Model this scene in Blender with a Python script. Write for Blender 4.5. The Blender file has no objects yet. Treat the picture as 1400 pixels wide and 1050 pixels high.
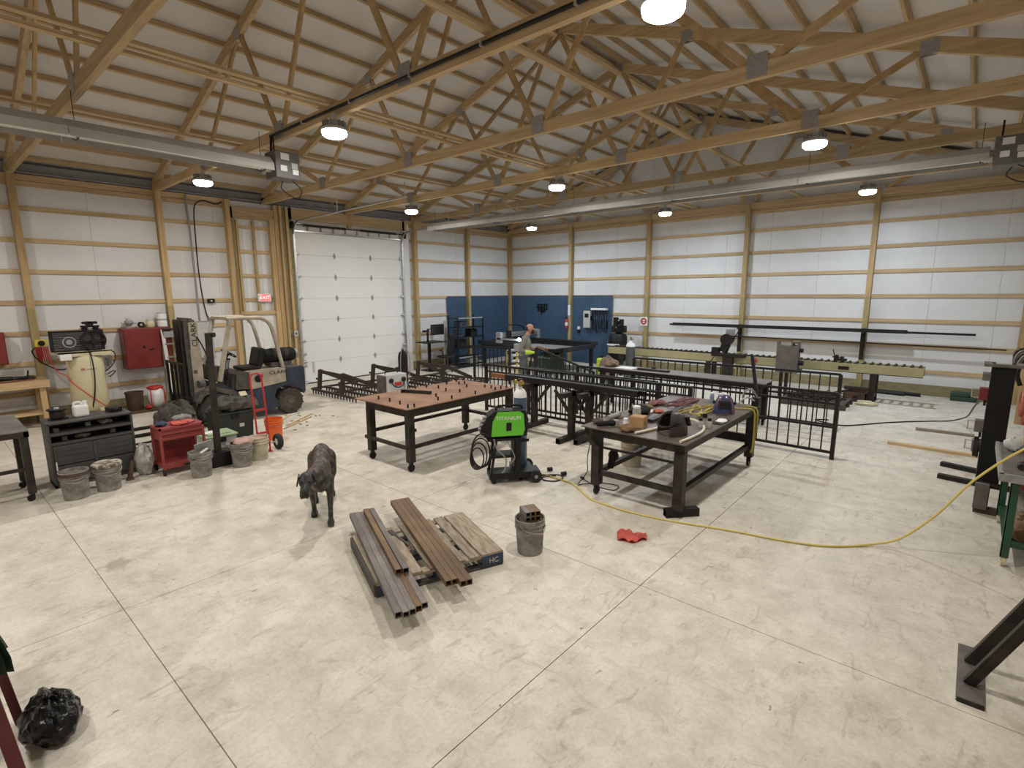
import bpy, bmesh, math, random
from mathutils import Vector, Matrix, Euler
R = math.radians
rnd = random.Random(7)
scene = bpy.context.scene
C = scene.collection

# ------------------------------------------------------------------ camera
cam_d = bpy.data.cameras.new('camera'); cam = bpy.data.objects.new('camera', cam_d); C.objects.link(cam)
YAW, PIT, ROLL, FPX = -0.7183, -0.1715, -0.0064, 718.55
_d = Vector((math.sin(YAW)*math.cos(PIT), math.cos(YAW)*math.cos(PIT), math.sin(PIT)))
_r = Vector((math.cos(YAW), -math.sin(YAW), 0)); _u = _r.cross(_d)
_r2 = _r*math.cos(ROLL) + _u*math.sin(ROLL); _u2 = _u*math.cos(ROLL) - _r*math.sin(ROLL)
m = Matrix((_r2, _u2, -_d)).transposed().to_4x4(); m.translation = Vector((14.269, -16.232, 2.545))
cam.matrix_world = m
cam_d.sensor_width = 36; cam_d.sensor_fit = 'HORIZONTAL'; cam_d.lens = FPX/1400*36
cam_d.clip_start = 0.05; cam_d.clip_end = 200
scene.camera = cam
# ------------------------------------------------------------------ world, view
w = bpy.data.worlds.new('world'); scene.world = w; w.use_nodes = True
w.node_tree.nodes['Background'].inputs[0].default_value = (0.05, 0.06, 0.08, 1)
w.node_tree.nodes['Background'].inputs[1].default_value = 0.1
scene.view_settings.view_transform = 'Standard'
try: scene.view_settings.look = 'None'
except Exception: pass
scene.view_settings.exposure = EXPO = 0.0
scene.view_settings.gamma = 1.0
scene.view_settings.use_curve_mapping = False
LAMP_W = 80.0

# ------------------------------------------------------------------ materials
MATS = {}
def mat(name, col, rough=0.6, metal=0.0, var=0.12, scale=6.0, bump=0.0, stretch=(1,1,1), col2=None, rand=0.0, spec=0.5,
        lo=0.35, hi=0.65, detail=4.0, coat=0.0, emit=None, estr=0.0, trans=0.0, coord='Object'):
    """principled + noise colour variation (+ optional bump and per-object value shift)"""
    if name in MATS: return MATS[name]
    M = bpy.data.materials.new(name); M.use_nodes = True
    nt = M.node_tree; N = nt.nodes; L = nt.links
    b = N['Principled BSDF']
    b.inputs['Roughness'].default_value = rough; b.inputs['Metallic'].default_value = metal
    b.inputs['Specular IOR Level'].default_value = spec
    b.inputs['Coat Weight'].default_value = coat
    if trans: b.inputs['Transmission Weight'].default_value = trans
    if emit:
        b.inputs['Emission Color'].default_value = (*emit, 1); b.inputs['Emission Strength'].default_value = estr
    c2 = col2 if col2 else tuple(max(0, c*(1-var*2)) for c in col)
    tc = N.new('ShaderNodeTexCoord'); mp = N.new('ShaderNodeMapping'); mp.inputs['Scale'].default_value = stretch
    ns = N.new('ShaderNodeTexNoise'); ns.inputs['Scale'].default_value = scale; ns.inputs['Detail'].default_value = detail
    ns.inputs['Roughness'].default_value = 0.6
    rp = N.new('ShaderNodeValToRGB')
    rp.color_ramp.elements[0].position = lo; rp.color_ramp.elements[0].color = (*c2, 1)
    rp.color_ramp.elements[1].position = hi; rp.color_ramp.elements[1].color = (*col, 1)
    L.new(tc.outputs[coord], mp.inputs[0]); L.new(mp.outputs[0], ns.inputs['Vector']); L.new(ns.outputs['Fac'], rp.inputs[0])
    out = rp.outputs[0]
    if rand:
        oi = N.new('ShaderNodeObjectInfo'); hs = N.new('ShaderNodeHueSaturation'); mr = N.new('ShaderNodeMapRange')
        mr.inputs['To Min'].default_value = 1-rand; mr.inputs['To Max'].default_value = 1+rand
        L.new(oi.outputs['Random'], mr.inputs[0]); L.new(mr.outputs[0], hs.inputs['Value']); L.new(out, hs.inputs['Color'])
        out = hs.outputs[0]
    L.new(out, b.inputs['Base Color'])
    if bump:
        bp = N.new('ShaderNodeBump'); bp.inputs['Strength'].default_value = bump; bp.inputs['Distance'].default_value = 0.02
        L.new(ns.outputs['Fac'], bp.inputs['Height']); L.new(bp.outputs[0], b.inputs['Normal'])
    MATS[name] = M
    return M

PINE = (0.59, 0.43, 0.245); PINE2 = (0.43, 0.30, 0.155)
mat('wood_x', PINE, 0.75, col2=PINE2, scale=2.2, stretch=(0.6, 9, 9), rand=0.14, detail=6)
mat('wood_y', PINE, 0.75, col2=PINE2, scale=2.2, stretch=(9, 0.6, 9), rand=0.14, detail=6)
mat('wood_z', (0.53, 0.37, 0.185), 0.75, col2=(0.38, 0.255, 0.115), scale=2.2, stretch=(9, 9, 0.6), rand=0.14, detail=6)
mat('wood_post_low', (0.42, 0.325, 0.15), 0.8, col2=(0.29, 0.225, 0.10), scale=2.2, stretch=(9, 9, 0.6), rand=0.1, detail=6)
mat('wood_web', (0.54, 0.375, 0.195), 0.75, col2=(0.39, 0.26, 0.125), scale=5, rand=0.15)
mat('wood_treated', (0.30, 0.255, 0.135), 0.8, col2=(0.21, 0.175, 0.09), scale=2.5, stretch=(2, 2, 8), rand=0.1)
mat('panel_white', (0.72, 0.71, 0.70), 0.42, var=0.035, scale=1.6, rand=0.02)
mat('roof_white', (0.70, 0.67, 0.64), 0.5, var=0.05, scale=1.2, bump=0.05)
mat('soffit_dark', (0.30, 0.30, 0.31), 0.6)
mat('joint_dark', (0.18, 0.165, 0.14), 0.9)
mat('plate_galv', (0.42, 0.42, 0.42), 0.45, 0.6, scale=30, var=0.1)
mat('door_white', (0.80, 0.80, 0.775), 0.45, var=0.02, scale=2)
mat('galv', (0.55, 0.55, 0.54), 0.4, 0.8, scale=12, var=0.1)
mat('heater_skin', (0.40, 0.38, 0.35), 0.6, 0.0, scale=2, var=0.08)
mat('alu', (0.62, 0.61, 0.585), 0.3, 0.85, scale=3, var=0.1, stretch=(1, 1, 1))
mat('black', (0.011, 0.011, 0.0115), 0.5, var=0.1, spec=0.3)
mat('black_matte', (0.014, 0.0135, 0.013), 0.85, var=0.15, spec=0.3)
mat('black_gloss', (0.012, 0.012, 0.013), 0.2, var=0.1)
mat('steel_dark', (0.046, 0.037, 0.030), 0.5, 0.3, scale=7, col2=(0.020, 0.0165, 0.014), spec=0.35)
mat('steel_black', (0.018, 0.0155, 0.0135), 0.5, 0.15, scale=8, spec=0.35)
mat('steel_rusty', (0.115, 0.062, 0.035), 0.75, 0.1, scale=5, col2=(0.045, 0.032, 0.025))
mat('blue_steel', (0.048, 0.092, 0.155), 0.4, 0.0, var=0.06, scale=2)
mat('red_paint', (0.20, 0.022, 0.018), 0.45, scale=5, var=0.1)
mat('red_bright', (0.48, 0.03, 0.03), 0.4, var=0.08)
mat('white_plain', (0.78, 0.78, 0.77), 0.5, var=0.03)
mat('grey_mid', (0.30, 0.30, 0.295), 0.5, var=0.08)
mat('grey_light', (0.52, 0.52, 0.50), 0.5, var=0.06)
mat('rubber', (0.020, 0.019, 0.018), 0.8, scale=20, var=0.2)
mat('orange', (0.75, 0.13, 0.02), 0.45, var=0.05)
mat('yellow', (0.72, 0.55, 0.10), 0.5, var=0.06)
mat('lime', (0.55, 0.72, 0.06), 0.6, var=0.1)
mat('green_dark', (0.02, 0.055, 0.03), 0.6, var=0.1)
mat('cardboard', (0.42, 0.26, 0.12), 0.8, var=0.06)
mat('lens_glow', (1, 1, 1), 0.3, emit=(1.0, 0.985, 0.95), estr=30.0)
mat('arc_glow', (1, 1, 1), 0.3, emit=(0.75, 0.85, 1.0), estr=60.0)

def floor_mat():
    M = bpy.data.materials.new('concrete'); M.use_nodes = True; nt = M.node_tree; N = nt.nodes; L = nt.links
    b = N['Principled BSDF']
    tc = N.new('ShaderNodeTexCoord')
    def noise(s, d=5, st=(1,1,1), rot=0, r=0.6, dist=0.0):
        mp = N.new('ShaderNodeMapping'); mp.inputs['Scale'].default_value = st; mp.inputs['Rotation'].default_value = (0,0,rot)
        n = N.new('ShaderNodeTexNoise'); n.inputs['Scale'].default_value = s; n.inputs['Detail'].default_value = d; n.inputs['Roughness'].default_value = r
        n.inputs['Distortion'].default_value = dist
        L.new(tc.outputs['Object'], mp.inputs[0]); L.new(mp.outputs[0], n.inputs['Vector']); return n.outputs['Fac']
    def ramp(src, p0, c0, p1, c1):
        r = N.new('ShaderNodeValToRGB'); e = r.color_ramp.elements
        e[0].position = p0; e[0].color = (*c0, 1); e[1].position = p1; e[1].color = (*c1, 1); L.new(src, r.inputs[0]); return r.outputs[0]
    def mul(a, bb, f=1.0):
        mx = N.new('ShaderNodeMix'); mx.data_type = 'RGBA'; mx.blend_type = 'MULTIPLY'; mx.inputs[0].default_value = f
        L.new(a, mx.inputs[6]); L.new(bb, mx.inputs[7]); return mx.outputs[2]
    base = ramp(noise(0.7, 4), 0.3, (0.64, 0.595, 0.51), 0.7, (0.74, 0.695, 0.61))
    mott = ramp(noise(3.2, 9, r=0.72), 0.34, (0.74, 0.725, 0.69), 0.60, (1, 1, 1))
    grain = ramp(noise(38, 4, r=0.7), 0.30, (0.84, 0.83, 0.81), 0.55, (1, 1, 1))
    swirl = ramp(noise(9.0, 7, st=(1.0, 0.35, 1), rot=0.6, r=0.7, dist=1.2), 0.32, (0.70, 0.69, 0.66), 0.45, (1, 1, 1))
    swirl2 = ramp(noise(7.0, 6, st=(0.3, 1.0, 1), rot=0.35, r=0.65, dist=1.6), 0.28, (0.78, 0.77, 0.74), 0.42, (1, 1, 1))
    spot = ramp(noise(10, 3, st=(1, 0.6, 1), rot=0.5, r=0.55), 0.262, (0.42, 0.38, 0.32), 0.29, (1, 1, 1))
    vd = N.new('ShaderNodeVectorMath'); vd.operation = 'DISTANCE'; vd.inputs[1].default_value = (8.33, -15.21, 0.0); L.new(tc.outputs['Object'], vd.inputs[0])
    ad = N.new('ShaderNodeMath'); ad.operation = 'MULTIPLY_ADD'; L.new(noise(9, 4), ad.inputs[0]); ad.inputs[1].default_value = 0.30; L.new(vd.outputs['Value'], ad.inputs[2])
    oil = ramp(ad.outputs[0], 0.24, (0.70, 0.68, 0.64), 0.29, (1, 1, 1))
    stain = ramp(noise(0.42, 6, r=0.75), 0.30, (0.82, 0.80, 0.77), 0.44, (1, 1, 1))
    c = mul(mul(mul(mul(mul(mul(mul(base, mott, .9), swirl, .9), swirl2, .9), spot, .9), stain, .9), grain, .8), oil)
    L.new(c, b.inputs['Base Color'])
    rr = N.new('ShaderNodeMapRange'); rr.inputs['To Min'].default_value = 0.38; rr.inputs['To Max'].default_value = 0.62
    L.new(noise(1.5, 4), rr.inputs[0]); L.new(rr.outputs[0], b.inputs['Roughness'])
    b.inputs['Specular IOR Level'].default_value = 0.35
    bp = N.new('ShaderNodeBump'); bp.inputs['Strength'].default_value = 0.12; bp.inputs['Distance'].default_value = 0.01
    L.new(noise(6, 6), bp.inputs['Height']); L.new(bp.outputs[0], b.inputs['Normal'])
    MATS['concrete'] = M
floor_mat()
def M_(n): return MATS[n]

# ------------------------------------------------------------------ mesh builder
class MB:
    def __init__(s): s.v = []; s.f = []; s.smooth = set()
    def add(s, vs, fs, sm=False):
        o = len(s.v); s.v += [tuple(v) for v in vs]
        for f in fs:
            if sm: s.smooth.add(len(s.f))
            s.f.append(tuple(i+o for i in f))
        return s
    def box(s, c, d, rot=None, bev=0.0):
        """box by centre and full size; rot = euler (x,y,z) or Matrix"""
        if bev > 0:
            bm = bmesh.new(); bmesh.ops.create_cube(bm, size=1.0)
            for v in bm.verts: v.co = Vector((v.co.x*d[0], v.co.y*d[1], v.co.z*d[2]))
            bmesh.ops.bevel(bm, geom=list(bm.edges), offset=min(bev, min(d)*0.45), segments=2, affect='EDGES', profile=0.5)
            bm.verts.index_update(); vs = [v.co.copy() for v in bm.verts]; fs = [[v.index for v in f.verts] for f in bm.faces]; bm.free()
        else:
            x, y, z = d[0]/2, d[1]/2, d[2]/2
            vs = [Vector(p) for p in ((-x,-y,-z),(x,-y,-z),(x,y,-z),(-x,y,-z),(-x,-y,z),(x,-y,z),(x,y,z),(-x,y,z))]
            fs = [(3,2,1,0),(4,5,6,7),(0,1,5,4),(1,2,6,5),(2,3,7,6),(3,0,4,7)]
        if rot is not None:
            Mr = rot if isinstance(rot, Matrix) else Euler(rot).to_matrix()
            vs = [Mr @ v for v in vs]
        c = Vector(c); return s.add([v+c for v in vs], fs)
    def b2(s, x0, x1, y0, y1, z0, z1, bev=0.0):
        return s.box(((x0+x1)/2, (y0+y1)/2, (z0+z1)/2), (abs(x1-x0), abs(y1-y0), abs(z1-z0)), None, bev)
    def bar(s, p0, p1, wd, th, up=(0,0,1)):
        """rectangular bar from p0 to p1; wd along 'side', th along 'up-ish'"""
        p0, p1 = Vector(p0), Vector(p1); d = p1-p0; ln = d.length
        if ln < 1e-6: return s
        d /= ln; u = Vector(up); sd = d.cross(u)
        if sd.length < 1e-4: sd = d.cross(Vector((1,0,0)))
        sd.normalize(); u = sd.cross(d)
        vs = []
        for p in (p0, p1):
            for a, b in ((-1,-1),(1,-1),(1,1),(-1,1)): vs.append(p + sd*(a*wd/2) + u*(b*th/2))
        return s.add(vs, [(3,2,1,0),(4,5,6,7),(0,1,5,4),(1,2,6,5),(2,3,7,6),(3,0,4,7)])
    def hollow(s, p0, p1, wd, th, t, up=(0,0,1)):
        """open square tube"""
        p0, p1 = Vector(p0), Vector(p1); d = (p1-p0).normalized(); u = Vector(up); sd = d.cross(u).normalized(); u = sd.cross(d)
        vs = []
        for p in (p0, p1):
            for k in (1.0, None):
                a_, b_ = (wd/2, th/2) if k else (wd/2-t, th/2-t)
                for a, b in ((-1,-1),(1,-1),(1,1),(-1,1)): vs.append(p + sd*(a*a_) + u*(b*b_))
        fs = []
        for i in range(4):
            j = (i+1) % 4
            fs += [(i, j, 8+j, 8+i), (4+j, 4+i, 12+i, 12+j), (j, i, 4+i, 4+j), (8+i, 8+j, 12+j, 12+i)]
        return s.add(vs, fs)
    def cyl(s, p0, p1, r, r2=None, n=14, cap=True):
        p0, p1 = Vector(p0), Vector(p1); r2 = r if r2 is None else r2
        d = (p1-p0).normalized(); a = d.orthogonal().normalized(); b = d.cross(a)
        vs = []
        for p, rr in ((p0, r), (p1, r2)):
            for i in range(n):
                t = 2*math.pi*i/n; vs.append(p + a*(rr*math.cos(t)) + b*(rr*math.sin(t)))
        s.add(vs, [(i, (i+1) % n, n+(i+1) % n, n+i) for i in range(n)], True)
        if cap: s.add(vs, [tuple(range(n-1,-1,-1)), tuple(range(n, 2*n))])
        return s
    def lathe(s, prof, o=(0,0,0), n=20, axis='Z', cap=True):
        """profile [(r, h)...] revolved round a vertical axis through o"""
        o = Vector(o); vs = []
        def P(r, h, t):
            c_, s_ = r*math.cos(t), r*math.sin(t)
            return Vector({'Z': (c_, s_, h), 'X': (h, c_, s_), 'Y': (s_, h, c_)}[axis]) + o
        for r, h in prof:
            for i in range(n): vs.append(P(r, h, 2*math.pi*i/n))
        fs = []
        for k in range(len(prof)-1):
            for i in range(n):
                j = (i+1) % n; fs.append((k*n+i, k*n+j, (k+1)*n+j, (k+1)*n+i))
        s.add(vs, fs, True)
        if cap:
            L = len(prof)-1
            s.add(vs, [tuple(range(n-1,-1,-1)), tuple(range(L*n, L*n+n))])
        return s
    def tube(s, pts, r, n=7, close=False, smooth=3):
        """round tube swept along a smoothed polyline"""
        P = [Vector(p) for p in pts]
        if smooth > 1 and len(P) > 2:
            Q = []
            m_ = len(P); rng = range(m_) if close else range(m_-1)
            for i in rng:
                a = P[(i-1) % m_] if (close or i > 0) else P[0]; b = P[i]; c = P[(i+1) % m_]
                d = P[(i+2) % m_] if (close or i < m_-2) else P[-1]
                for k in range(smooth):
                    t = k/smooth
                    Q.append(0.5*((2*b)+(c-a)*t+(2*a-5*b+4*c-d)*t*t+(3*b-a-3*c+d)*t**3))
            if not close: Q.append(P[-1])
            P = Q
        m_ = len(P); vs = []; u = None
        for i in range(m_):
            d = (P[(i+1) % m_]-P[i-1]) if close else (P[min(i+1, m_-1)]-P[max(i-1, 0)])
            if d.length < 1e-9: d = Vector((0,0,1))
            d.normalize()
            if u is None: u = d.orthogonal().normalized()
            else:
                u = u - d*u.dot(d)
                u = u.normalized() if u.length > 1e-6 else d.orthogonal().normalized()
            v = d.cross(u)
            rr = r[i*len(r)//m_] if isinstance(r, (list, tuple)) else r
            for k in range(n):
                t = 2*math.pi*k/n; vs.append(P[i]+u*(rr*math.cos(t))+v*(rr*math.sin(t)))
        fs = []
        for i in range(m_ if close else m_-1):
            j = (i+1) % m_
            for k in range(n):
                l = (k+1) % n; fs.append((i*n+k, i*n+l, j*n+l, j*n+k))
        s.add(vs, fs, True)
        if not close: s.add(vs, [tuple(range(n-1,-1,-1)), tuple(range((m_-1)*n, m_*n))])
        return s
    def prism(s, poly, a0, a1, axis='X'):
        """2-D polygon extruded along an axis: X -> (a, p, q), Y -> (p, a, q), Z -> (p, q, a)"""
        def P(p, q, a): return {'X': (a, p, q), 'Y': (p, a, q), 'Z': (p, q, a)}[axis]
        n = len(poly); vs = [P(p, q, a0) for p, q in poly]+[P(p, q, a1) for p, q in poly]
        return s.add(vs, [tuple(range(n-1,-1,-1)), tuple(range(n, 2*n))]+[(i, (i+1) % n, n+(i+1) % n, n+i) for i in range(n)])
    def blob(s, c, d, seed=0, amp=0.15, n=10, flat=None):
        """lumpy ellipsoid; flat = z below which it is cut level"""
        rr = random.Random(seed); ph = [rr.uniform(0, 6.28) for _ in range(8)]
        vs = []; m_ = n
        for i in range(m_+1):
            th = math.pi*i/m_
            for k in range(2*m_):
                t = 2*math.pi*k/(2*m_)
                f = 1+amp*(math.sin(3*t+ph[0]+2*th)+math.sin(5*t+ph[1])*math.sin(4*th+ph[2])+0.6*math.sin(7*t+ph[3]+5*th)*math.sin(th))/1.6
                p = [c[0]+d[0]*f*math.sin(th)*math.cos(t), c[1]+d[1]*f*math.sin(th)*math.sin(t), c[2]+d[2]*f*math.cos(th)]
                if flat is not None: p[2] = max(p[2], flat)
                vs.append(p)
        q = 2*m_; fs = []
        for i in range(m_):
            for k in range(q): fs.append((i*q+k, (i+1)*q+k, (i+1)*q+(k+1) % q, i*q+(k+1) % q))
        return s.add(vs, fs, True)
    def xf(s, Mx, start=0):
        for i in range(start, len(s.v)): s.v[i] = tuple(Mx @ Vector(s.v[i]))
        return s
    def build(s, name, material, parent=None, off=None):
        me = bpy.data.meshes.new(name); v = s.v
        if off is not None: v = [(a-off[0], b-off[1], c-off[2]) for a, b, c in v]
        me.from_pydata(v, [], s.f); me.validate()
        if s.smooth and len(me.polygons) == len(s.f):
            me.polygons.foreach_set('use_smooth', [i in s.smooth for i in range(len(s.f))])
            try: me.set_sharp_from_angle(angle=R(40))
            except Exception: pass
        bm = bmesh.new(); bm.from_mesh(me); bmesh.ops.recalc_face_normals(bm, faces=bm.faces); bm.to_mesh(me); bm.free()
        me.materials.append(MATS[material] if isinstance(material, str) else material)
        o = bpy.data.objects.new(name, me); C.objects.link(o)
        if parent: o.parent = parent
        return o
def put(name, me_obj, loc, parent=None, rot=None):
    """another object on the same mesh data"""
    o = bpy.data.objects.new(name, me_obj.data); C.objects.link(o); o.location = loc
    if rot: o.rotation_euler = rot
    if parent: o.parent = parent
    return o
def tag(o, label=None, cat=None, group=None, kind=None):
    if label: o['label'] = label
    if cat: o['category'] = cat
    if group: o['group'] = group
    if kind: o['kind'] = kind
    return o
def thing(name, label, cat, loc=(0,0,0), rz=0.0, group=None):
    o = bpy.data.objects.new(name, None); C.objects.link(o); o.location = loc; o.rotation_euler = (0,0,rz); o.empty_display_size = 0.1
    return tag(o, label, cat, group)
def dup(root, loc=None, rz=None, label=None, group=None, parent=None):
    c = root.copy(); C.objects.link(c); c.parent = parent
    if loc is not None: c.location = loc
    if rz is not None: c.rotation_euler = (0,0,rz)
    if label: c['label'] = label
    if group: c['group'] = group
    for ch in list(root.children):
        if ch is c: continue
        dup(ch, parent=c)
    return c
def text_mesh(name, body, size, material, parent, loc, rot, extrude=0.001, sx=1.0):
    cu = bpy.data.curves.new(name, 'FONT'); cu.body = body; cu.size = size; cu.extrude = extrude
    cu.align_x = 'CENTER'; cu.align_y = 'CENTER'
    tmp = bpy.data.objects.new(name, cu); C.objects.link(tmp)
    dg = bpy.context.evaluated_depsgraph_get(); me = bpy.data.meshes.new_from_object(tmp.evaluated_get(dg))
    bpy.data.objects.remove(tmp); bpy.data.curves.remove(cu)
    me.name = name; me.materials.clear(); me.materials.append(MATS[material])
    o = bpy.data.objects.new(name, me); C.objects.link(o); o.location = loc; o.rotation_euler = rot; o.scale = (sx, 1, 1); o.parent = parent
    return o

# ================================================================== STRUCTURE
W = 15.24; YF = -21.95; D0 = 2.415; GS = 0.6096; RID = W/2; SL = 1/3.0
UND = 4.92                                     # underside of the top chord over the wall line
def und(x): return UND + (x if x <= RID else W-x)*SL
def seg(a, b, step):
    out = []; t = a
    while t < b-1e-3: out.append((t, min(t+step, b))); t += step
    return out
# ---- floor: slabs between saw-cut joints
fl = MB().b2(-0.2, W+0.2, YF-0.2, 0.2, -0.20, -0.02).build('floor', 'joint_dark'); tag(fl, kind='structure')
xs = [0.0] + [12.31-3.05*k for k in (4,3,2,1,0)][1:] + [W]; ys = [YF, -18.42, -15.37, -12.29, -9.2, -6.1, -3.05, 0.0]
for x0, x1 in zip(xs[:-1], xs[1:]):
    for y0, y1 in zip(ys[:-1], ys[1:]):
        tag(MB().b2(x0+0.003, x1-0.003, y0+0.003, y1-0.003, -0.03, 0.0).build('slab', 'concrete', fl))
# ---- left (eave) wall with overhead door and man door
DY0, DY1, DH = -8.97, -5.33, 4.23
wl = MB().b2(-0.10, -0.06, YF, DY0, 0, 5.1).b2(-0.10, -0.06, DY1, 0, 0, 5.1).b2(-0.10, -0.06, DY0, DY1, DH, 5.1).build('wall_left', 'soffit_dark')
tag(wl, kind='structure')
for a, b in ((YF, DY0), (DY1, 0)):
    for y0, y1 in seg(a, b, 1.22): MB().b2(-0.06, -0.02, y0+0.002, y1-0.002, 0, 4.86).build('panel', 'panel_white', wl)
gz = [D0+k*GS for k in range(-3, 4)]
for z in gz:
    for y0, y1 in ((YF, -17.0), (-17.0, -14.57), (-14.57, -12.14), (-12.14, -10.70), (-10.45, -9.45), (-5.2, -4.86), (-4.86, -2.43), (-2.43, 0)):
        if y0 == -10.45 and z < 2.3: continue
        if y0 > -3.5 and z < 2.38: continue
        ye = -3.44 if (y0 == -4.86 and z < 2.38) else y1
        MB().b2(-0.02, 0.02, y0, ye, z-0.044, z+0.044).build('girt', 'wood_y', wl)
for y0, y1 in ((YF, -14.57), (-14.57, -12.14), (-12.14, -10.7), (-5.2, -2.43), (-2.43, 0)):
    MB().b2(-0.02, 0.025, y0, y1, 4.66, 4.755).build('header_board', 'wood_y', wl)
    MB().b2(-0.02, 0.04, y0, y1, 4.765, 4.88).build('header_board', 'wood_y', wl)
    MB().b2(-0.02, 0.02, y0, y1, 0.0, 0.26).build('skirt_board', 'wood_treated', wl)
for y in (-19.43, -17.0, -14.57, -12.14, -4.86, -2.43):
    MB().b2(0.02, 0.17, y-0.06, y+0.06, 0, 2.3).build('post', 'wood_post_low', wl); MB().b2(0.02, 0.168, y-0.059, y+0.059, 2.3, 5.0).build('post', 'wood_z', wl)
# ---- back (gable) wall
wb = MB().prism([(-0.1, 0), (W+0.1, 0), (W+0.1, 5.15), (RID, 5.25+RID*SL), (-0.1, 5.15)], 0.06, 0.10, 'Y').build('wall_back', 'soffit_dark'); tag(wb, kind='structure')
for x0, x1 in seg(0.0, W, 1.22):
    a, b = x0+0.002, x1-0.002
    pl = [(a, 0), (b, 0), (b, und(b)+0.2), (a, und(a)+0.2)]
    if a < RID < b: pl.insert(3, (RID, und(RID)+0.2))
    MB().prism(pl, 0.02, 0.06, 'Y').build('panel', 'panel_white', wb)
px = [0.0, 3.05, 6.10, 9.14, 12.19, W]
for z in gz:
    for x0, x1 in zip(px[:-1], px[1:]):
        if x1 < 3.2 and z < 2.38: continue
        xa = 4.79 if (x0 == 3.05 and z < 2.38) else x0
        MB().b2(xa, x1, -0.02, 0.02, z-0.044, z+0.044).build('girt', 'wood_x', wb)
for x0, x1 in zip(px[:-1], px[1:]):
    MB().b2(x0, x1, -0.04, 0.02, 4.80, 4.93).build('header_board', 'wood_x', wb)
    MB().b2(x0, x1, -0.025, 0.02, 4.70, 4.79).build('header_board', 'wood_x', wb)
    MB().b2(x0, x1, -0.02, 0.02, 0.0, 0.26).build('skirt_board', 'wood_treated', wb)
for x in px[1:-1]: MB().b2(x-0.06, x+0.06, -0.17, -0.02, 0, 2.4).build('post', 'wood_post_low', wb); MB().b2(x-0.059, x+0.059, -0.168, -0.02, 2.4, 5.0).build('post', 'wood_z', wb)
MB().b2(0.0, 0.13, -0.13, -0.0, 0, 5.0).build('post', 'wood_z', wb)
# blue ribbed steel wainscot in the corner: sheets of 0.91 m with ribs
def rib_sheet(x0, x1, h, name, parent, along):
    b = MB(); n = max(1, round((x1-x0)/0.10)); pr = []
    st = (x1-x0)/n; pr2 = []
    for i in range(n):
        s0 = x0+i*st
        pr2 += [(s0, 0.0), (s0+st*0.6, 0.0), (s0+st*0.68, 0.012), (s0+st*0.92, 0.012)]
    pr2.append((x1, 0.0))
    back = [(x1, -0.012), (x0, -0.012)]
    if along == 'X': poly = [(p, -0.035-q) for p, q in pr2+back]
    else: poly = [(0.035+q, p) for p, q in pr2+back]
    b.prism(poly, 0.02, h, 'Z'); return b.build(name, 'blue_steel', parent)
for x0, x1 in seg(0.14, 4.77, 0.93): rib_sheet(x0, x1-0.004, 2.44, 'blue_sheet', wb, 'X')
for y0, y1 in seg(-3.45, -0.14, 0.83): rib_sheet(y0+0.004, y1, 2.44, 'blue_sheet', wl, 'Y')
# ---- right (eave) wall and the wall behind the viewer
wr = MB().b2(W+0.02, W+0.10, YF, 0, 0, 5.1).build('wall_right', 'panel_white'); tag(wr, kind='structure')
for z in gz: MB().b2(W-0.02, W+0.02, YF, -0.14, z-0.044, z+0.044).build('girt', 'wood_y', wr)
for k in range(0, 9):
    y = -2.43*k
    MB().b2(W-0.17, W-0.02, y-(0.13 if k == 0 else 0.06), y+(0 if k == 0 else 0.06), 0, 5.0).build('post', 'wood_z', wr)
MB().b2(W-0.04, W+0.02, YF, 0, 4.70, 4.88).build('header_board', 'wood_y', wr)
MB().b2(W-0.02, W+0.02, YF, 0, 0.0, 0.26).build('skirt_board', 'wood_treated', wr)
wf = MB().prism([(-0.1, 0), (W+0.1, 0), (W+0.1, 5.15), (RID, 5.25+RID*SL), (-0.1, 5.15)], YF-0.10, YF-0.02, 'Y').build('wall_front', 'panel_white'); tag(wf, kind='structure')
for z in gz: MB().b2(0, W, YF-0.02, YF+0.02, z-0.044, z+0.044).build('girt', 'wood_x', wf)
for x in px[1:-1]: MB().b2(x-0.06, x+0.06, YF+0.02, YF+0.17, 0, 5.0).build('post', 'wood_z', wf)
# ---- roof: white lining on purlins on trusses
TCH = 0.185; PUH = 0.09
def roof_poly(x0, x1, off, th):
    return [(x0, und(x0)+off), (x1, und(x1)+off), (x1, und(x1)+off+th), (x0, und(x0)+off+th)]
ce = MB().prism(roof_poly(-0.35, RID, TCH+PUH+0.01, 0.05), YF, 0.1, 'Y').prism(roof_poly(RID, W+0.35, TCH+PUH+0.01, 0.05), YF, 0.1, 'Y').build('ceiling', 'roof_white')
tag(ce, kind='structure')
# grey underside over the eave, between wall plate and roof
MB().b2(-0.30, 0.02, YF, 0, 4.90, 4.93).build('soffit', 'soffit_dark', ce); MB().b2(W-0.02, W+0.30, YF, 0, 4.90, 4.93).build('soffit', 'soffit_dark', ce)
MB().b2(-0.34, -0.30, YF, 0, 4.90, 5.25).build('fascia', 'soffit_dark', ce); MB().b2(W+0.30, W+0.34, YF, 0, 4.90, 5.25).build('fascia', 'soffit_dark', ce)
ang = math.atan(SL)
for side in (0, 1):
    n = 13
    for i in range(n):
        s_ = 0.12 + i*0.648
        xx = s_*math.cos(ang); x = xx if side == 0 else W-xx
        zc = und(x)+TCH+PUH/2*1.0
        sg = 1 if side == 0 else -1
        MB().box((x, (YF)/2, zc), (0.042, -YF, PUH), (0, -ang*sg, 0)).build('purlin', 'wood_y', ce)

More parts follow.
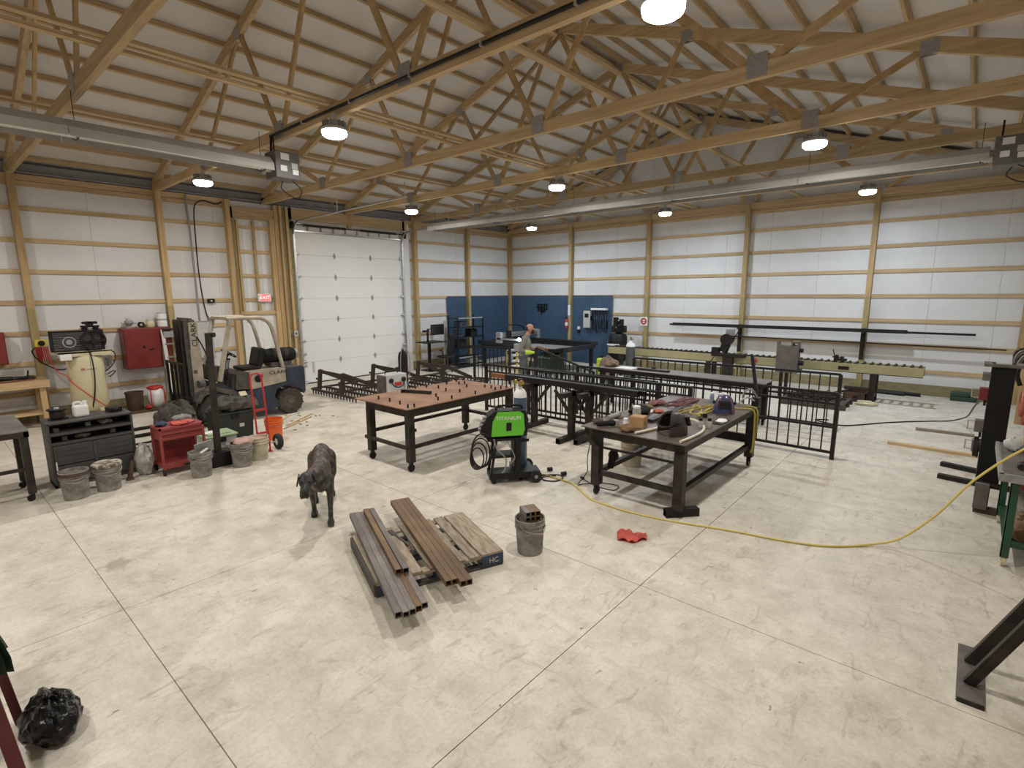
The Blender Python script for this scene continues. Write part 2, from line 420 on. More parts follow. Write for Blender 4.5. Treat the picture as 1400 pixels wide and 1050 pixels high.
# ---- trusses
TRUSS_LABEL = {-2.43: 'pine roof truss standing next to the gable truss', -4.86: 'pine roof truss between the long heater and the lamps by the back wall', -7.29: 'pine roof truss landing over the middle of the overhead door',
               -9.72: 'pine roof truss landing on the jamb between the man door and the overhead door', -12.14: 'pine roof truss with the black gas pipe clipped along its bottom chord', -14.57: 'pine roof truss landing on the post beside the air compressor'}
def make_truss(y, gable=False):
    t = thing('roof_truss', TRUSS_LABEL.get(y, 'pine roof truss behind the air compressor end of the room'), 'truss', (0, y, 0), 0, 'roof trusses spanning the workshop')
    if gable: t['label'] = 'pine gable truss standing against the white back wall'; del t['group']
    th = 0.076
    MB().b2(0.0, W, -th/2, th/2, 4.845, 5.005).build('bottom_chord', 'wood_x', t)
    vz = TCH
    for sg in (0, 1):
        a = (0.0, UND+vz/2); b = (RID, und(RID)+vz/2)
        if sg: a = (W, a[1])
        MB().prism([(a[0], UND), (b[0], und(RID)), (b[0], und(RID)+vz), (a[0], UND+vz)], -th/2, th/2, 'Y').build('top_chord', 'wood_x', t)
    bj = [3.05, 6.10, 9.14, 12.19]; tj = [1.75, 4.95, RID, W-4.95, W-1.75]
    order = [(tj[0], bj[0]), (tj[1], bj[0]), (tj[1], bj[1]), (tj[2], bj[1]), (tj[2], bj[2]), (tj[3], bj[2]), (tj[3], bj[3]), (tj[4], bj[3])]
    for xt, xb in order:
        sgn = 0.09 if xt > xb else -0.09
        MB().bar((xb+sgn, 0, 4.99), (xt-sgn*0.6, 0, und(xt)+0.05), 0.038, 0.089, up=(1,0,0)).build('web', 'wood_web', t)
    for x in bj:
        b = MB(); b.b2(x-0.11, x+0.11, -th/2-0.004, -th/2, 4.86, 5.10); b.b2(x-0.11, x+0.11, th/2, th/2+0.004, 4.86, 5.10); b.build('connector_plate', 'plate_galv', t)
    for x in tj:
        b = MB(); z = und(x)
        b.b2(x-0.10, x+0.10, -th/2-0.004, -th/2, z-0.03, z+0.14); b.b2(x-0.10, x+0.10, th/2, th/2+0.004, z-0.03, z+0.14); b.build('connector_plate', 'plate_galv', t)
    return t
for y in (-2.43, -4.86, -7.29, -9.72, -12.14, -14.57, -17.0, -19.43): make_truss(y)
make_truss(-0.10, True)
# lateral braces lying on the bottom chords
for x in (4.60, 7.35, 7.65, 10.45):
    t = MB().b2(x-0.044, x+0.044, YF+0.1, -0.05, 5.006, 5.044).build('lateral_brace', 'wood_y')
    tag(t, {4.60: 'pine brace board lying across the trusses nearest the overhead door side', 7.35: 'one of a pair of pine brace boards under the ridge', 7.65: 'one of a pair of pine brace boards under the ridge', 10.45: 'single pine brace board beyond the ridge lying across the trusses'}[x], 'brace board', 'brace boards on the trusses')

# board under the ridge and two sway braces
tag(MB().b2(RID-0.07, RID+0.07, YF+0.1, -0.15, und(RID)-0.045, und(RID)-0.005).build('ridge_board', 'wood_y'), 'long pine board running under the truss peaks along the ridge', 'brace board', 'brace boards on the trusses')
for y in (-9.72, -4.86):
    tag(MB().bar((RID+0.14, y+0.06, 5.05), (RID+0.14, y+2.37, 7.36), 0.038, 0.089, up=(1,0,0)).build('sway_brace', 'wood_web'), {-9.72: 'sloping pine sway brace rising from the truss at the man door jamb', -4.86: 'sloping pine sway brace rising from the truss beside the long heater'}[y], 'brace board', 'brace boards on the trusses')
# ---- lights: round high-bay lamps under the bottom chords
LROW = {-2.55: 'on the truss nearest the back wall', -7.41: 'on the truss over the overhead door middle', -12.26: 'on the truss with the gas pipe', -17.1: 'on a truss past the pine workbench'}
LCOL = {3.2: 'towards the overhead door wall', 7.77: 'under the ridge', 12.3: 'on the black column side'}
def make_lamp(x, y, cool):
    t = thing('ceiling_lamp', 'round led lamp '+LROW[y]+', '+LCOL[x], 'lamp', (x, y, 4.60), 0, 'led high bay lamps')
    MB().lathe([(0.03, 0.235), (0.035, 0.225), (0.05, 0.14), (0.09, 0.13), (0.11, 0.08), (0.15, 0.06), (0.165, 0.035), (0.16, 0.02)], n=24).build('housing', 'grey_light', t)
    MB().lathe([(0.155, 0.02), (0.158, 0.0), (0.15, -0.03), (0.12, -0.05), (0.05, -0.06)], n=24).build('lens', 'lens_glow', t)
    b = MB()
    for k in range(14):
        a = 2*math.pi*k/14; b.box((0.105*math.cos(a), 0.105*math.sin(a), 0.10), (0.09, 0.006, 0.08), (0,0,a))
    b.build('heat_sink_fins', 'grey_mid', t)
    l = bpy.data.lights.new('lamp_light', 'AREA'); l.shape = 'DISK'; l.size = 0.20; l.energy = LAMP_W*(1.3 if cool else 1.0)
    l.color = (0.76, 0.88, 1.0) if cool else (1.0, 0.955, 0.89)
    lo = bpy.data.objects.new('lamp_light', l); C.objects.link(lo); lo.parent = t; lo.location = (0, 0, -0.065)
    return t
for y in (-2.55, -7.41, -12.26, -17.1):
    for x in (3.2, 7.77, 12.3): make_lamp(x, y, y > -5)

# ================================================================== helpers for things modelled in world coordinates
def part(T, mb, name, material, label=None):
    """part of thing T; T may itself be a part (parent chain unrotated)"""
    off = Vector((0,0,0)); q = T
    while q: off += q.location; q = q.parent
    o = mb.build(name, material, T, off=off)
    if label: o['label'] = label
    return o
def single(mb, name, material, label, cat, group=None, base=None):
    """one-mesh thing with its origin at base"""
    b = base or (0,0,0); o = mb.build(name, material, None, off=b); o.location = b
    return tag(o, label, cat, group)

# ---- overhead sectional door (part of the setting)
d1 = MB().b2(0.015, 0.02, DY0, DY1, 0.0, 0.03).build('door_1', 'black'); tag(d1, kind='structure')
secz = [0.02+i*(DH-0.02)/7 for i in range(8)]
for i in range(7):
    b = MB(); z0, z1 = secz[i], secz[i+1]-0.004
    b.prism([(z0, -0.05), (z0, -0.002), (z0+0.008, 0.0), (z1-0.008, 0.0), (z1, -0.002), (z1, -0.05)], DY0+0.01, DY1-0.01, 'Y')
    b.v = [(z, y, x) for x, y, z in b.v]; b.build('door_section', 'door_white', d1)
loz = MB().prism([(-0.045, 0), (0, -0.095), (0.045, 0), (0, 0.095)], 0.0, 0.012, 'X')
loz0 = None
for z in secz[1:-1]:
    for y in (-7.76, -6.535):
        if loz0 is None: loz0 = loz.build('hinge', 'grey_mid', d1); loz0.location = (0.0, y, z)
        else: put('hinge', loz0, (0.0, y, z), d1)
rl = MB().b2(0.0, 0.05, -0.05, 0.05, -0.05, 0.05, 0.01).cyl((0.04, -0.07, 0), (0.04, 0.07, 0), 0.022)
rl0 = None
for z in secz[:-1]+[0.85, 0.52]:
    for y in (DY0+0.06, DY1-0.06):
        if rl0 is None: rl0 = rl.build('roller', 'galv', d1); rl0.location = (0.0, y, z+0.02)
        else: put('roller', rl0, (0.0, y, z+0.02), d1)
tag(MB().b2(0.0, 0.012, DY0+0.30, DY0+0.36, 0.30, 0.62).build('sticker', 'grey_light', d1))
for y in (DY0+0.0, DY1-0.0):                       # tracks
    b = MB(); b.b2(0.03, 0.06, y-0.03, y+0.03, 0.0, 4.16)
    pts = [(0.045+0.33*(1-math.cos(a)), y, 4.16+0.33*math.sin(a)) for a in [i*math.pi/2/8 for i in range(9)]]
    for p, q in zip(pts[:-1], pts[1:]): b.bar(p, q, 0.05, 0.03, up=(0,1,0))
    b.bar(pts[-1], (5.0, y, 4.56), 0.05, 0.03, up=(0,0,1)); b.build('track', 'galv', d1)
    for x in (2.3, 4.95):
        b = MB(); z = 4.49+0.07*x/5
        b.bar((x, y, z), (x, y, 4.86), 0.03, 0.004, up=(1,0,0)); b.bar((x-0.35, y, 4.86), (x, y, z+0.02), 0.03, 0.004, up=(0,1,0)); b.build('track_hanger', 'galv', d1)
part_b = MB().cyl((0.10, DY0-0.12, 4.42), (0.10, DY1+0.12, 4.42), 0.014)
part_b.build('spring_shaft', 'steel_black', d1)
b = MB()
for y0, y1 in ((-8.7, -7.4), (-6.9, -5.6)): b.cyl((0.10, y0, 4.42), (0.10, y1, 4.42), 0.032)
b.build('torsion_spring', 'steel_black', d1)
for y in (DY0-0.06, DY1+0.06):
    MB().cyl((0.10, y-0.025, 4.42), (0.10, y+0.025, 4.42), 0.08, n=18).b2(0.03, 0.14, y-0.04, y+0.04, 4.30, 4.42).build('cable_drum', 'steel_black', d1)
# strut band above the door leaf: rail, cap and studs over white lining
MB().b2(-0.06, -0.02, DY0, DY1, DH, 4.88).build('panel', 'panel_white', wl)
MB().b2(-0.02, 0.03, DY0, DY1, DH+0.01, DH+0.05).b2(-0.02, 0.03, DY0, DY1, DH+0.20, DH+0.23).build('door_rail', 'alu', wl)
for i in range(10):
    y = DY0+0.05+i*(DY1-DY0-0.1)/9; MB().b2(-0.02, 0.02, y-0.02, y+0.02, DH+0.05, DH+0.20).build('stud', 'wood_z', wl)
MB().b2(-0.02, 0.05, DY0-0.3, DY1+0.2, 4.55, 4.84).build('header_board', 'wood_y', wl)
MB().b2(-0.02, 0.06, -7.28, -7.16, 4.47, 4.9).build('stud', 'wood_z', wl)
# jamb boards at both sides of the big door
for y0, y1, x1, mt in ((-9.52, -9.40, 0.12, 'wood_z'), (-9.39, -9.33, 0.17, 'wood_z'), (-9.32, -9.22, 0.10, 'wood_treated'), (-9.21, -9.14, 0.15, 'wood_z'), (-9.13, -9.00, 0.05, 'wood_treated'),
                       (-5.30, -5.22, 0.05, 'panel_white'), (-5.21, -5.05, 0.03, 'panel_white')):
    MB().b2(-0.02, x1, y0, y1, 0, 4.85).build('jamb_board', mt, wl)
# ---- man door
d2 = MB().b2(-0.02, 0.02, -10.50, -9.64, 0.01, 2.03).build('door_2', 'door_white'); tag(d2, kind='structure')
MB().cyl((0.02, -9.72, 1.0), (0.08, -9.72, 1.0), 0.028).cyl((0.02, -9.72, 1.12), (0.04, -9.72, 1.12), 0.028).build('door_knob', 'galv', d2)
b = MB(); 
for z0, z1 in ((1.15, 1.85), (0.25, 0.95)):
    for y0, y1 in ((-10.40, -10.12), (-10.02, -9.76)):
        b.b2(0.02, 0.026, y0, y1, z0, z0+0.02).b2(0.02, 0.026, y0, y1, z1-0.02, z1).b2(0.02, 0.026, y0, y0+0.02, z0, z1).b2(0.02, 0.026, y1-0.02, y1, z0, z1)
b.build('door_moulding', 'door_white', d2)
for y0, y1, z0, z1, x1, mt in ((-10.72, -10.62, 0, 4.86, 0.16, 'wood_z'), (-10.61, -10.55, 0, 4.7, 0.10, 'wood_treated'), (-10.54, -10.50, 2.0, 4.45, 0.06, 'wood_z'), (-10.49, -10.44, 2.05, 4.4, 0.10, 'wood_z'),
                               (-9.64, -9.53, 0, 4.5, 0.12, 'wood_z'), (-10.07, -10.01, 2.12, 4.42, 0.05, 'wood_z')):
    MB().b2(-0.02, x1, y0, y1, z0, z1).build('door_stud', mt, wl)
MB().b2(-0.02, 0.08, -10.55, -9.50, 2.03, 2.12).build('door_header', 'wood_y', wl)
MB().b2(-0.02, 0.10, -10.62, -9.40, 4.44, 4.72).build('header_board', 'wood_y', wl)
for y in (-10.25, -9.83): MB().b2(-0.02, -0.012, y-0.05, y+0.03, 2.12, 4.4).build('seam_tape', 'white_plain', wl)
# ---- exit sign, switch box, outlets, panel, conduit
t = thing('exit_sign', 'lit red exit sign over the white man door', 'exit sign', (0.10, -9.92, 2.38))
part(t, MB().b2(0.055, 0.10, -10.09, -9.75, 2.36, 2.57, 0.008), 'housing', 'white_plain')
mat('exit_red', (0.9, 0.1, 0.1), 0.4, emit=(1.0, 0.16, 0.14), estr=0.85, var=0.02); mat('exit_text', (1, 0.6, 0.6), 0.4, emit=(1.0, 0.75, 0.7), estr=1.2, var=0.02)
part(t, MB().b2(0.10, 0.104, -10.05, -9.79, 2.38, 2.55), 'face', 'exit_red')
text_mesh('lettering', 'EXIT', 0.13, 'exit_text', t, (0.007, 0, 0.085), (R(90), 0, R(90)))
t = thing('breaker_panel', 'tall grey electrical breaker panel on the wall behind the forklift mast', 'breaker panel', (0.05, -11.48, 1.05))
part(t, MB().b2(0.02, 0.14, -11.70, -11.28, 1.0, 1.92, 0.01), 'box', 'grey_mid')
part(t, MB().b2(0.14, 0.155, -11.68, -11.30, 1.03, 1.89, 0.004), 'door', 'grey_light'); part(t, MB().b2(0.155, 0.165, -11.34, -11.32, 1.40, 1.50), 'latch', 'black')
single(MB().tube([(0.075, -11.53, 1.925), (0.075, -11.53, 2.5), (0.075, -11.53, 3.6), (0.075, -11.54, 4.3), (0.09, -11.56, 4.5), (0.075, -11.55, 4.86)], 0.024), 'conduit_pipe', 'grey_mid', 'grey conduit pipe rising from the breaker panel to the eave', 'pipe', base=(0.04, -11.53, 1.92))
single(MB().tube([(0.09, -11.33, 1.925), (0.09, -11.40, 2.3), (0.08, -11.44, 3.1), (0.08, -11.43, 3.9), (0.08, -11.40, 4.55), (0.08, -11.28, 4.74), (0.08, -11.1, 4.76), (0.08, -10.95, 4.72), (0.08, -10.84, 4.74), (0.08, -10.76, 4.80)], 0.014), 'power_cable', 'black', 'black cable curving up the white wall above the breaker panel', 'cable', base=(0.05, -11.33, 1.92))
t = thing('outlet_box', 'black outlet box with a small white plate on a wall girt', 'outlet', (0.02, -11.22, 2.36))
part(t, MB().b2(0.02, 0.07, -11.30, -11.14, 2.35, 2.45, 0.004), 'box', 'black'); part(t, MB().b2(0.07, 0.075, -11.24, -11.20, 2.385, 2.415), 'plate', 'white_plain')
t = thing('thermostat', 'small grey switch box on the jamb beside the overhead door', 'switch', (0.10, -9.17, 1.42))
part(t, MB().b2(0.15, 0.19, -9.23, -9.13, 1.40, 1.55, 0.004), 'box', 'grey_light'); part(t, MB().b2(0.19, 0.20, -9.195, -9.165, 1.45, 1.50), 'button', 'black')

# ---- radiant tube heaters
def heater(label, p0, p1, burner_at, z):
    """long reflector trough with a tube and a burner box at one end; axis-aligned"""
    x0, y0 = p0; x1, y1 = p1; L_ = math.hypot(x1-x0, y1-y0); a = math.atan2(y1-y0, x1-x0)
    t = thing('radiant_heater', label, 'heater', (x0, y0, z), a, 'radiant tube heaters')
    pr = [(-0.21, -0.10), (-0.20, 0.0), (-0.09, 0.10), (0.09, 0.10), (0.20, 0.0), (0.21, -0.10), (0.20, -0.10), (0.19, -0.005), (0.085, 0.09), (-0.085, 0.09), (-0.19, -0.005), (-0.20, -0.10)]
    n = int(L_/3)+1
    for i in range(n):
        s0, s1 = i*L_/n, (i+1)*L_/n-0.01; b = MB()
        for k in range(6):                                      # trough as strips, open below
            (p, q), (p2, q2) = pr[k], pr[(k+1)] if k < 5 else pr[5]
            if k < 5:
                o = [(p, q), (p2, q2), pr[10-k], pr[11-k]]
                b.prism(o, s0, s1, 'X')
        b.build('reflector', 'heater_skin', t)
    MB().cyl((-0.05, 0, -0.03), (L_+0.05, 0, -0.03), 0.05, n=16).build('tube', 'heater_tube', t)
    for i in range(n+1):
        s0 = min(L_-0.1, 0.1+i*L_/n); b = MB()
        b.tube([(s0, -0.20, -0.04), (s0, 0, -0.095), (s0, 0.20, -0.04)], 0.006, n=5).tube([(s0, 0, 0.10), (s0, 0.02, 0.25), (s0, 0, 0.45)], 0.004, n=5); b.build('hanger', 'steel_black', t)
    bx = MB().b2(L_+0.03, L_+0.40, -0.17, 0.17, -0.18, 0.20, 0.012).build('burner_box', 'burner_grey', t)
    off = {'x': 0.02}
    for j, (u, v, w_, h_, mt) in enumerate(((0.10, 0.08, 0.18, 0.09, 'white_plain'), (0.09, -0.08, 0.14, 0.08, 'white_plain'), (0.26, -0.03, 0.13, 0.08, 'grey_light'), (0.27, -0.11, 0.13, 0.07, 'white_plain'))):
        sy = -0.174 if burner_at else 0.174
        MB().b2(L_+0.04+u-0.03, L_+0.04+u-0.03+w_*0.7, min(sy, sy*0.97), max(sy, sy*0.97), v, v+h_).build('label_sticker', mt, bx)
        MB().b2(L_+0.40, L_+0.404, -0.15+u-0.02, -0.15+u-0.02+w_*0.8, v, v+h_).build('label_sticker', mt, bx)
    MB().cyl((L_+0.10, 0, 0.20), (L_+0.10, 0, 0.44), 0.012).build('hanger_rod', 'steel_black', bx)
    b = MB().tube([(L_+0.25, 0.10, -0.18), (L_+0.20, 0.05, -0.30), (L_+0.40, 0.0, -0.42), (L_+0.46, -0.06, -0.30), (L_+0.3, -0.1, -0.19)], 0.008, n=5)
    b.build('gas_line', 'steel_black', bx); b = MB().cyl((L_-0.06, 0.0, -0.03), (L_+0.04, 0, -0.03), 0.07); b.build('collar', 'galv', bx)
    return t
mat('burner_grey', (0.15, 0.145, 0.14), 0.5, 0.2, var=0.1); mat('heater_tube', (0.70, 0.70, 0.66), 0.25, 0.8, var=0.05)
heater('radiant tube heater with a shiny trough hung on chains by the overhead door wall', (6.2, -19.4), (6.2, -12.42), True, 4.42)
heater('long radiant tube heater hung across the room in front of the back wall', (2.2, -5.87), (14.2, -5.87), True, 4.42)
b = MB().cyl((5.9, -12.215, 4.92), (15.0, -12.215, 4.92), 0.02)
t = thing('gas_pipe', 'black gas pipe clipped along a truss bottom chord', 'pipe', (5.9, -12.215, 4.92)); part(t, b, 'pipe', 'black')
b = MB().cyl((5.92, -12.215, 4.92), (5.92, -12.24, 4.50), 0.018); part(t, b, 'drop', 'black')
for x in (6.9, 8.1, 9.3, 10.4, 11.5, 12.6): part(t, MB().b2(x-0.012, x+0.012, -12.245, -12.178, 4.895, 4.945), 'clip', 'galv')

# ================================================================== LEFT SIDE
# ---- pine workbench against the wall
t = thing('workbench', 'raw pine workbench against the wall beside the air compressor', 'workbench', (0.45, -15.4, 0))
for i in range(5): part(t, MB().b2(0.04+i*0.155, 0.04+i*0.155+0.15, -17.2, -14.55, 0.90, 0.94), 'top_board', 'wood_y')
part(t, MB().b2(0.80, 0.84, -17.2, -14.55, 0.80, 0.94), 'apron', 'wood_y'); part(t, MB().b2(0.06, 0.80, -14.60, -14.56, 0.78, 0.90), 'apron', 'wood_x')
for x in (0.10, 0.74):
    for y in (-14.66, -16.9): part(t, MB().b2(x-0.045, x+0.045, y-0.045, y+0.045, 0, 0.90), 'leg', 'wood_z')
part(t, MB().b2(0.10, 0.74, -17.0, -14.7, 0.26, 0.30), 'stretcher_shelf', 'wood_y')
# clutter on the bench
t = thing('angle_grinder', 'black angle grinder lying on the pine workbench', 'grinder', (0.5, -14.95, 0.94))
part(t, MB().cyl((0.55, -14.80, 0.98), (0.42, -15.10, 0.985), 0.035, 0.03), 'body', 'black'); part(t, MB().cyl((0.55, -14.79, 0.95), (0.55, -14.79, 1.0), 0.06), 'guard', 'steel_dark'); part(t, MB().cyl((0.52, -14.82, 1.0), (0.50, -14.80, 1.12), 0.014), 'side_handle', 'black')
t = thing('cordless_drill', 'dark cordless drill lying on the pine workbench', 'drill', (0.6, -15.2, 0.94))
part(t, MB().cyl((0.62, -15.05, 1.0), (0.55, -15.25, 1.0), 0.04, 0.045), 'body', 'black'); part(t, MB().bar((0.56, -15.2, 1.0), (0.66, -15.27, 0.965), 0.035, 0.05), 'grip', 'black_matte'); part(t, MB().cyl((0.62, -15.05, 1.0), (0.64, -14.97, 1.0), 0.018), 'chuck', 'steel_dark')
for k, (lab, c, d, m_) in enumerate((('brown leather welding glove on the pine workbench', (0.35, -14.78, 0.965), (0.13, 0.09, 0.035), 'leather'), ('crumpled black jacket piled on the pine workbench', (0.35, -15.50, 0.99), (0.22, 0.24, 0.08), 'black_matte'), ('dark shop rag wadded on the pine workbench', (0.6, -15.95, 0.97), (0.13, 0.13, 0.045), 'steel_dark'))):
    mat('leather', (0.20, 0.11, 0.05), 0.8, var=0.15)
    single(MB().blob(c, d, seed=k+3, amp=0.22, flat=0.941), ('leather_glove', 'black_jacket', 'shop_rag')[k], m_, lab, ('glove', 'jacket', 'rag')[k], base=(c[0], c[1], 0.941))
single(MB().tube([(0.78, -15.5, 0.955), (0.75, -15.2, 0.955), (0.71, -14.95, 0.955), (0.68, -14.75, 0.955)], 0.012), 'red_air_hose', 'red_paint', 'short red hose lying along the front of the workbench', 'hose', base=(0.72, -15.1, 0.94))
# ---- dark red cabinets on the wall
def wall_cabinet(y0, y1, z0, z1, label, hx=0.36):
    t = thing('wall_cabinet', label, 'cabinet', (0.19, (y0+y1)/2, z0))
    part(t, MB().b2(0.02, hx, y0, y1, z0, z1, 0.006), 'body', 'red_paint')
    d = part(t, MB().b2(hx, hx+0.018, y0+0.015, y1-0.015, z0+0.015, z1-0.015, 0.004), 'door', 'red_paint')
    cy, cz = (y0+y1)/2, (z0+z1)/2
    part(d, MB().b2(hx+0.018, hx+0.022, cy-0.12, cy-0.07, cz+0.0, cz+0.06).b2(hx+0.018, hx+0.022, cy-0.0, cy+0.09, cz-0.05, cz-0.02), 'badge', 'black')
    return t
wall_cabinet(-13.17, -12.27, 0.93, 1.83, 'big dark red steel cabinet hung on the wall right of the compressor')
wall_cabinet(-15.95, -15.03, 1.24, 1.86, 'dark red steel cabinet hung above the pine workbench', 0.30)
# things on top of the red cabinet
def jar(name, label, cat, p, r, h, m_, lid, group=None, rl=None):
    t = thing(name, label, cat, p, 0, group)
    MB().lathe([(r*0.9, 0), (r, 0.01), (r, h*0.8), (r*0.85, h*0.9), (r*0.85, h)], n=16).build('body', m_, t)
    MB().lathe([((rl or r*0.9), h*0.93), ((rl or r*0.9), h+0.015), ((rl or r*0.9)*0.8, h+0.02)], n=16).build('lid', lid, t); return t
for i, (dz, r, h) in enumerate(((0, 0.10, 0.15), (0.17, 0.10, 0.14))): jar('plastic_tub', ['white plastic tub standing on the red cabinet under another tub', 'white plastic tub on top of the stack on the red cabinet'][i], 'tub', (0.2, -12.36, 1.832+dz), r, h, 'white_plain', 'grey_light')
jar('cream_can', 'cream coloured paint can on the red cabinet next to the tubs', 'can', (0.2, -12.60, 1.832), 0.085, 0.16, 'cream', 'grey_light') if mat('cream', (0.62, 0.56, 0.36), 0.45, var=0.05, scale=3) else 0
t = thing('sanding_pump', 'grey metal pump with a round top standing on the red cabinet', 'pump', (0.2, -13.0, 1.832))
part(t, MB().lathe([(0.07, 1.832), (0.07, 1.85), (0.04, 1.87), (0.06, 1.90), (0.09, 1.95), (0.08, 1.99), (0.03, 2.01)], (0.2, -13.0, 0)), 'body', 'grey_mid'); part(t, MB().cyl((0.2, -13.14, 1.95), (0.2, -12.86, 1.95), 0.025), 'pipe', 'grey_light'); part(t, MB().cyl((0.2, -13.0, 2.0), (0.2, -13.0, 2.05), 0.05), 'cap', 'grey_light')
t = thing('tape_roll', 'dark roll of tape standing on the red cabinet', 'tape roll', (0.22, -12.78, 1.832))
part(t, MB().lathe([(0.03, -0.03), (0.065, -0.03), (0.065, 0.03), (0.03, 0.03), (0.03, -0.03)], (0.22, -12.78, 1.897), axis='X', cap=False), 'tape', 'black_matte'); part(t, MB().lathe([(0.024, -0.03), (0.03, -0.03), (0.03, 0.03), (0.024, 0.03), (0.024, -0.03)], (0.22, -12.78, 1.897), axis='X', cap=False), 'core', 'cardboard')

# ---- yellow cord reel with red cord on the post
t = thing('cord_reel', 'yellow holder with a red extension cord wound on it, hung on a post', 'cord reel', (0.2, -14.52, 1.22))
part(t, MB().b2(0.17, 0.24, -14.61, -14.41, 1.54, 1.68, 0.01), 'holder', 'yellow'); part(t, MB().cyl((0.24, -14.51, 1.61), (0.26, -14.51, 1.61), 0.055), 'hub', 'black')
b = MB()
for k in range(7):
    y = -14.60+k*0.030; b.tube([(0.21, y, 1.56), (0.235, y, 1.45), (0.23, y+0.01, 1.30), (0.21, y+0.015, 1.24+0.01*(k % 3)), (0.19, y+0.01, 1.3), (0.185, y, 1.45)], 0.009, n=5, close=True)
part(t, b, 'cord', 'red_bright')

# ---- air compressor
t = thing('air_compressor', 'cream upright air compressor with a black pump on top', 'compressor', (0.75, -13.95, 0))
cx, cy = 0.75, -13.95; r_ = 0.305
part(t, MB().lathe([(0.02, 0.20), (0.15, 0.22), (0.26, 0.28), (r_, 0.36), (r_, 1.28), (0.26, 1.36), (0.15, 1.415), (0.02, 1.43)], (cx, cy, 0), n=28), 'tank', 'cream')
for k in range(3):
    a = R(30+120*k); part(t, MB().bar((cx+0.24*math.cos(a), cy+0.24*math.sin(a), 0.36), (cx+0.33*math.cos(a), cy+0.33*math.sin(a), 0.0), 0.08, 0.012).b2(cx+0.33*math.cos(a)-0.05, cx+0.33*math.cos(a)+0.05, cy+0.33*math.sin(a)-0.05, cy+0.33*math.sin(a)+0.05, 0, 0.012), 'foot', 'cream')
part(t, MB().b2(cx-0.25, cx+0.25, cy-0.44, cy+0.42, 1.42, 1.45).b2(cx+0.235, cx+0.25, cy-0.44, cy+0.42, 1.36, 1.45), 'top_plate', 'cream')
g = part(t, MB().b2(cx+0.10, cx+0.115, cy-0.50, cy+0.34, 1.46, 1.86).b2(cx-0.05, cx+0.12, cy-0.50, cy-0.485, 1.46, 1.86).b2(cx-0.05, cx+0.12, cy-0.50, cy+0.34, 1.85, 1.865), 'belt_guard', 'black')
b = MB()
for k in range(14): b.b2(cx+0.115, cx+0.118, cy-0.46, cy+0.28, 1.49+k*0.025, 1.494+k*0.025)
b.lathe([(0.09, 0.0), (0.11, 0.0), (0.11, 0.006), (0.09, 0.006), (0.09, 0.0)], (cx+0.117, cy-0.22, 1.64), axis='X', cap=False).lathe([(0.02, 0.0), (0.05, 0.0), (0.05, 0.008), (0.02, 0.008)], (cx+0.117, cy-0.22, 1.64), axis='X')
part(g, b, 'guard_grille', 'grey_mid')
part(t, MB().lathe([(0.18, -0.02), (0.21, -0.02), (0.21, 0.03), (0.18, 0.03), (0.18, -0.02)], (cx+0.15, cy+0.16, 1.66), axis='X', n=24, cap=False).box((cx+0.155, cy+0.16, 1.64), (0.02, 0.34, 0.03)).box((cx+0.155, cy+0.16, 1.64), (0.02, 0.03, 0.34)).cyl((cx+0.12, cy+0.16, 1.64), (cx+0.19, cy+0.16, 1.64), 0.05), 'flywheel', 'black_gloss')
b = MB().b2(cx-0.12, cx+0.10, cy+0.02, cy+0.30, 1.45, 1.72, 0.03)
for s_ in (-1, 1):
    for k in range(6): b.cyl((cx-0.02, cy+0.16+s_*0.09, 1.74+k*0.028), (cx-0.02, cy+0.16+s_*0.09, 1.752+k*0.028), 0.085, n=14)
    b.cyl((cx-0.02, cy+0.16+s_*0.09, 1.7), (cx-0.02, cy+0.16+s_*0.09, 1.93), 0.05)
b.b2(cx-0.08, cx+0.04, cy+0.01, cy+0.31, 1.91, 1.95, 0.01)
part(t, b, 'pump', 'black')
part(t, MB().cyl((cx-0.2, cy+0.16, 1.98), (cx+0.06, cy+0.16, 1.98), 0.05).b2(cx-0.08, cx+0.06, cy+0.04, cy+0.28, 1.98, 2.03, 0.01), 'air_filter', 'black')
part(t, MB().cyl((cx-0.18, cy-0.25, 1.60), (cx+0.09, cy-0.25, 1.60), 0.11, n=18).b2(cx-0.15, cx+0.05, cy-0.33, cy-0.17, 1.45, 1.52), 'motor', 'grey_mid')
part(t, MB().b2(cx+0.22, cx+0.30, cy-0.42, cy-0.24, 1.30, 1.42, 0.006), 'pressure_switch', 'white_plain')
part(t, MB().b2(cx+0.25, cx+0.262, cy+0.08, cy+0.40, 1.36, 1.43), 'name_plate', 'cream')
part(t, MB().tube([(cx+0.20, cy+0.05, 1.45), (cx+0.33, cy+0.06, 1.30), (cx+0.34, cy+0.06, 0.9), (cx+0.33, cy+0.02, 0.55), (cx+0.30, cy-0.02, 0.36), (cx+0.2, cy, 0.26)], 0.012), 'drain_hose', 'black')
mat('logo_red', (0.6, 0.05, 0.03), 0.5); 
part(t, MB().lathe([(0.026, 0.0), (0.030, 0.0), (0.030, 0.003), (0.026, 0.003), (0.026, 0.0)], (cx+r_+0.001, cy-0.10, 1.10), axis='X', cap=False), 'logo_ring', 'logo_red')
aa = math.atan2(-0.10, r_)
text_mesh('lettering', 'IR', 0.055, 'logo_red', t, (r_*0.955, -0.10, 1.10), (R(90), 0, R(90)+aa), sx=1.5)
text_mesh('lettering', 'Ingersoll Rand', 0.028, 'black', t, (r_*1.005, 0.04, 1.10), (R(90), 0, R(94)))
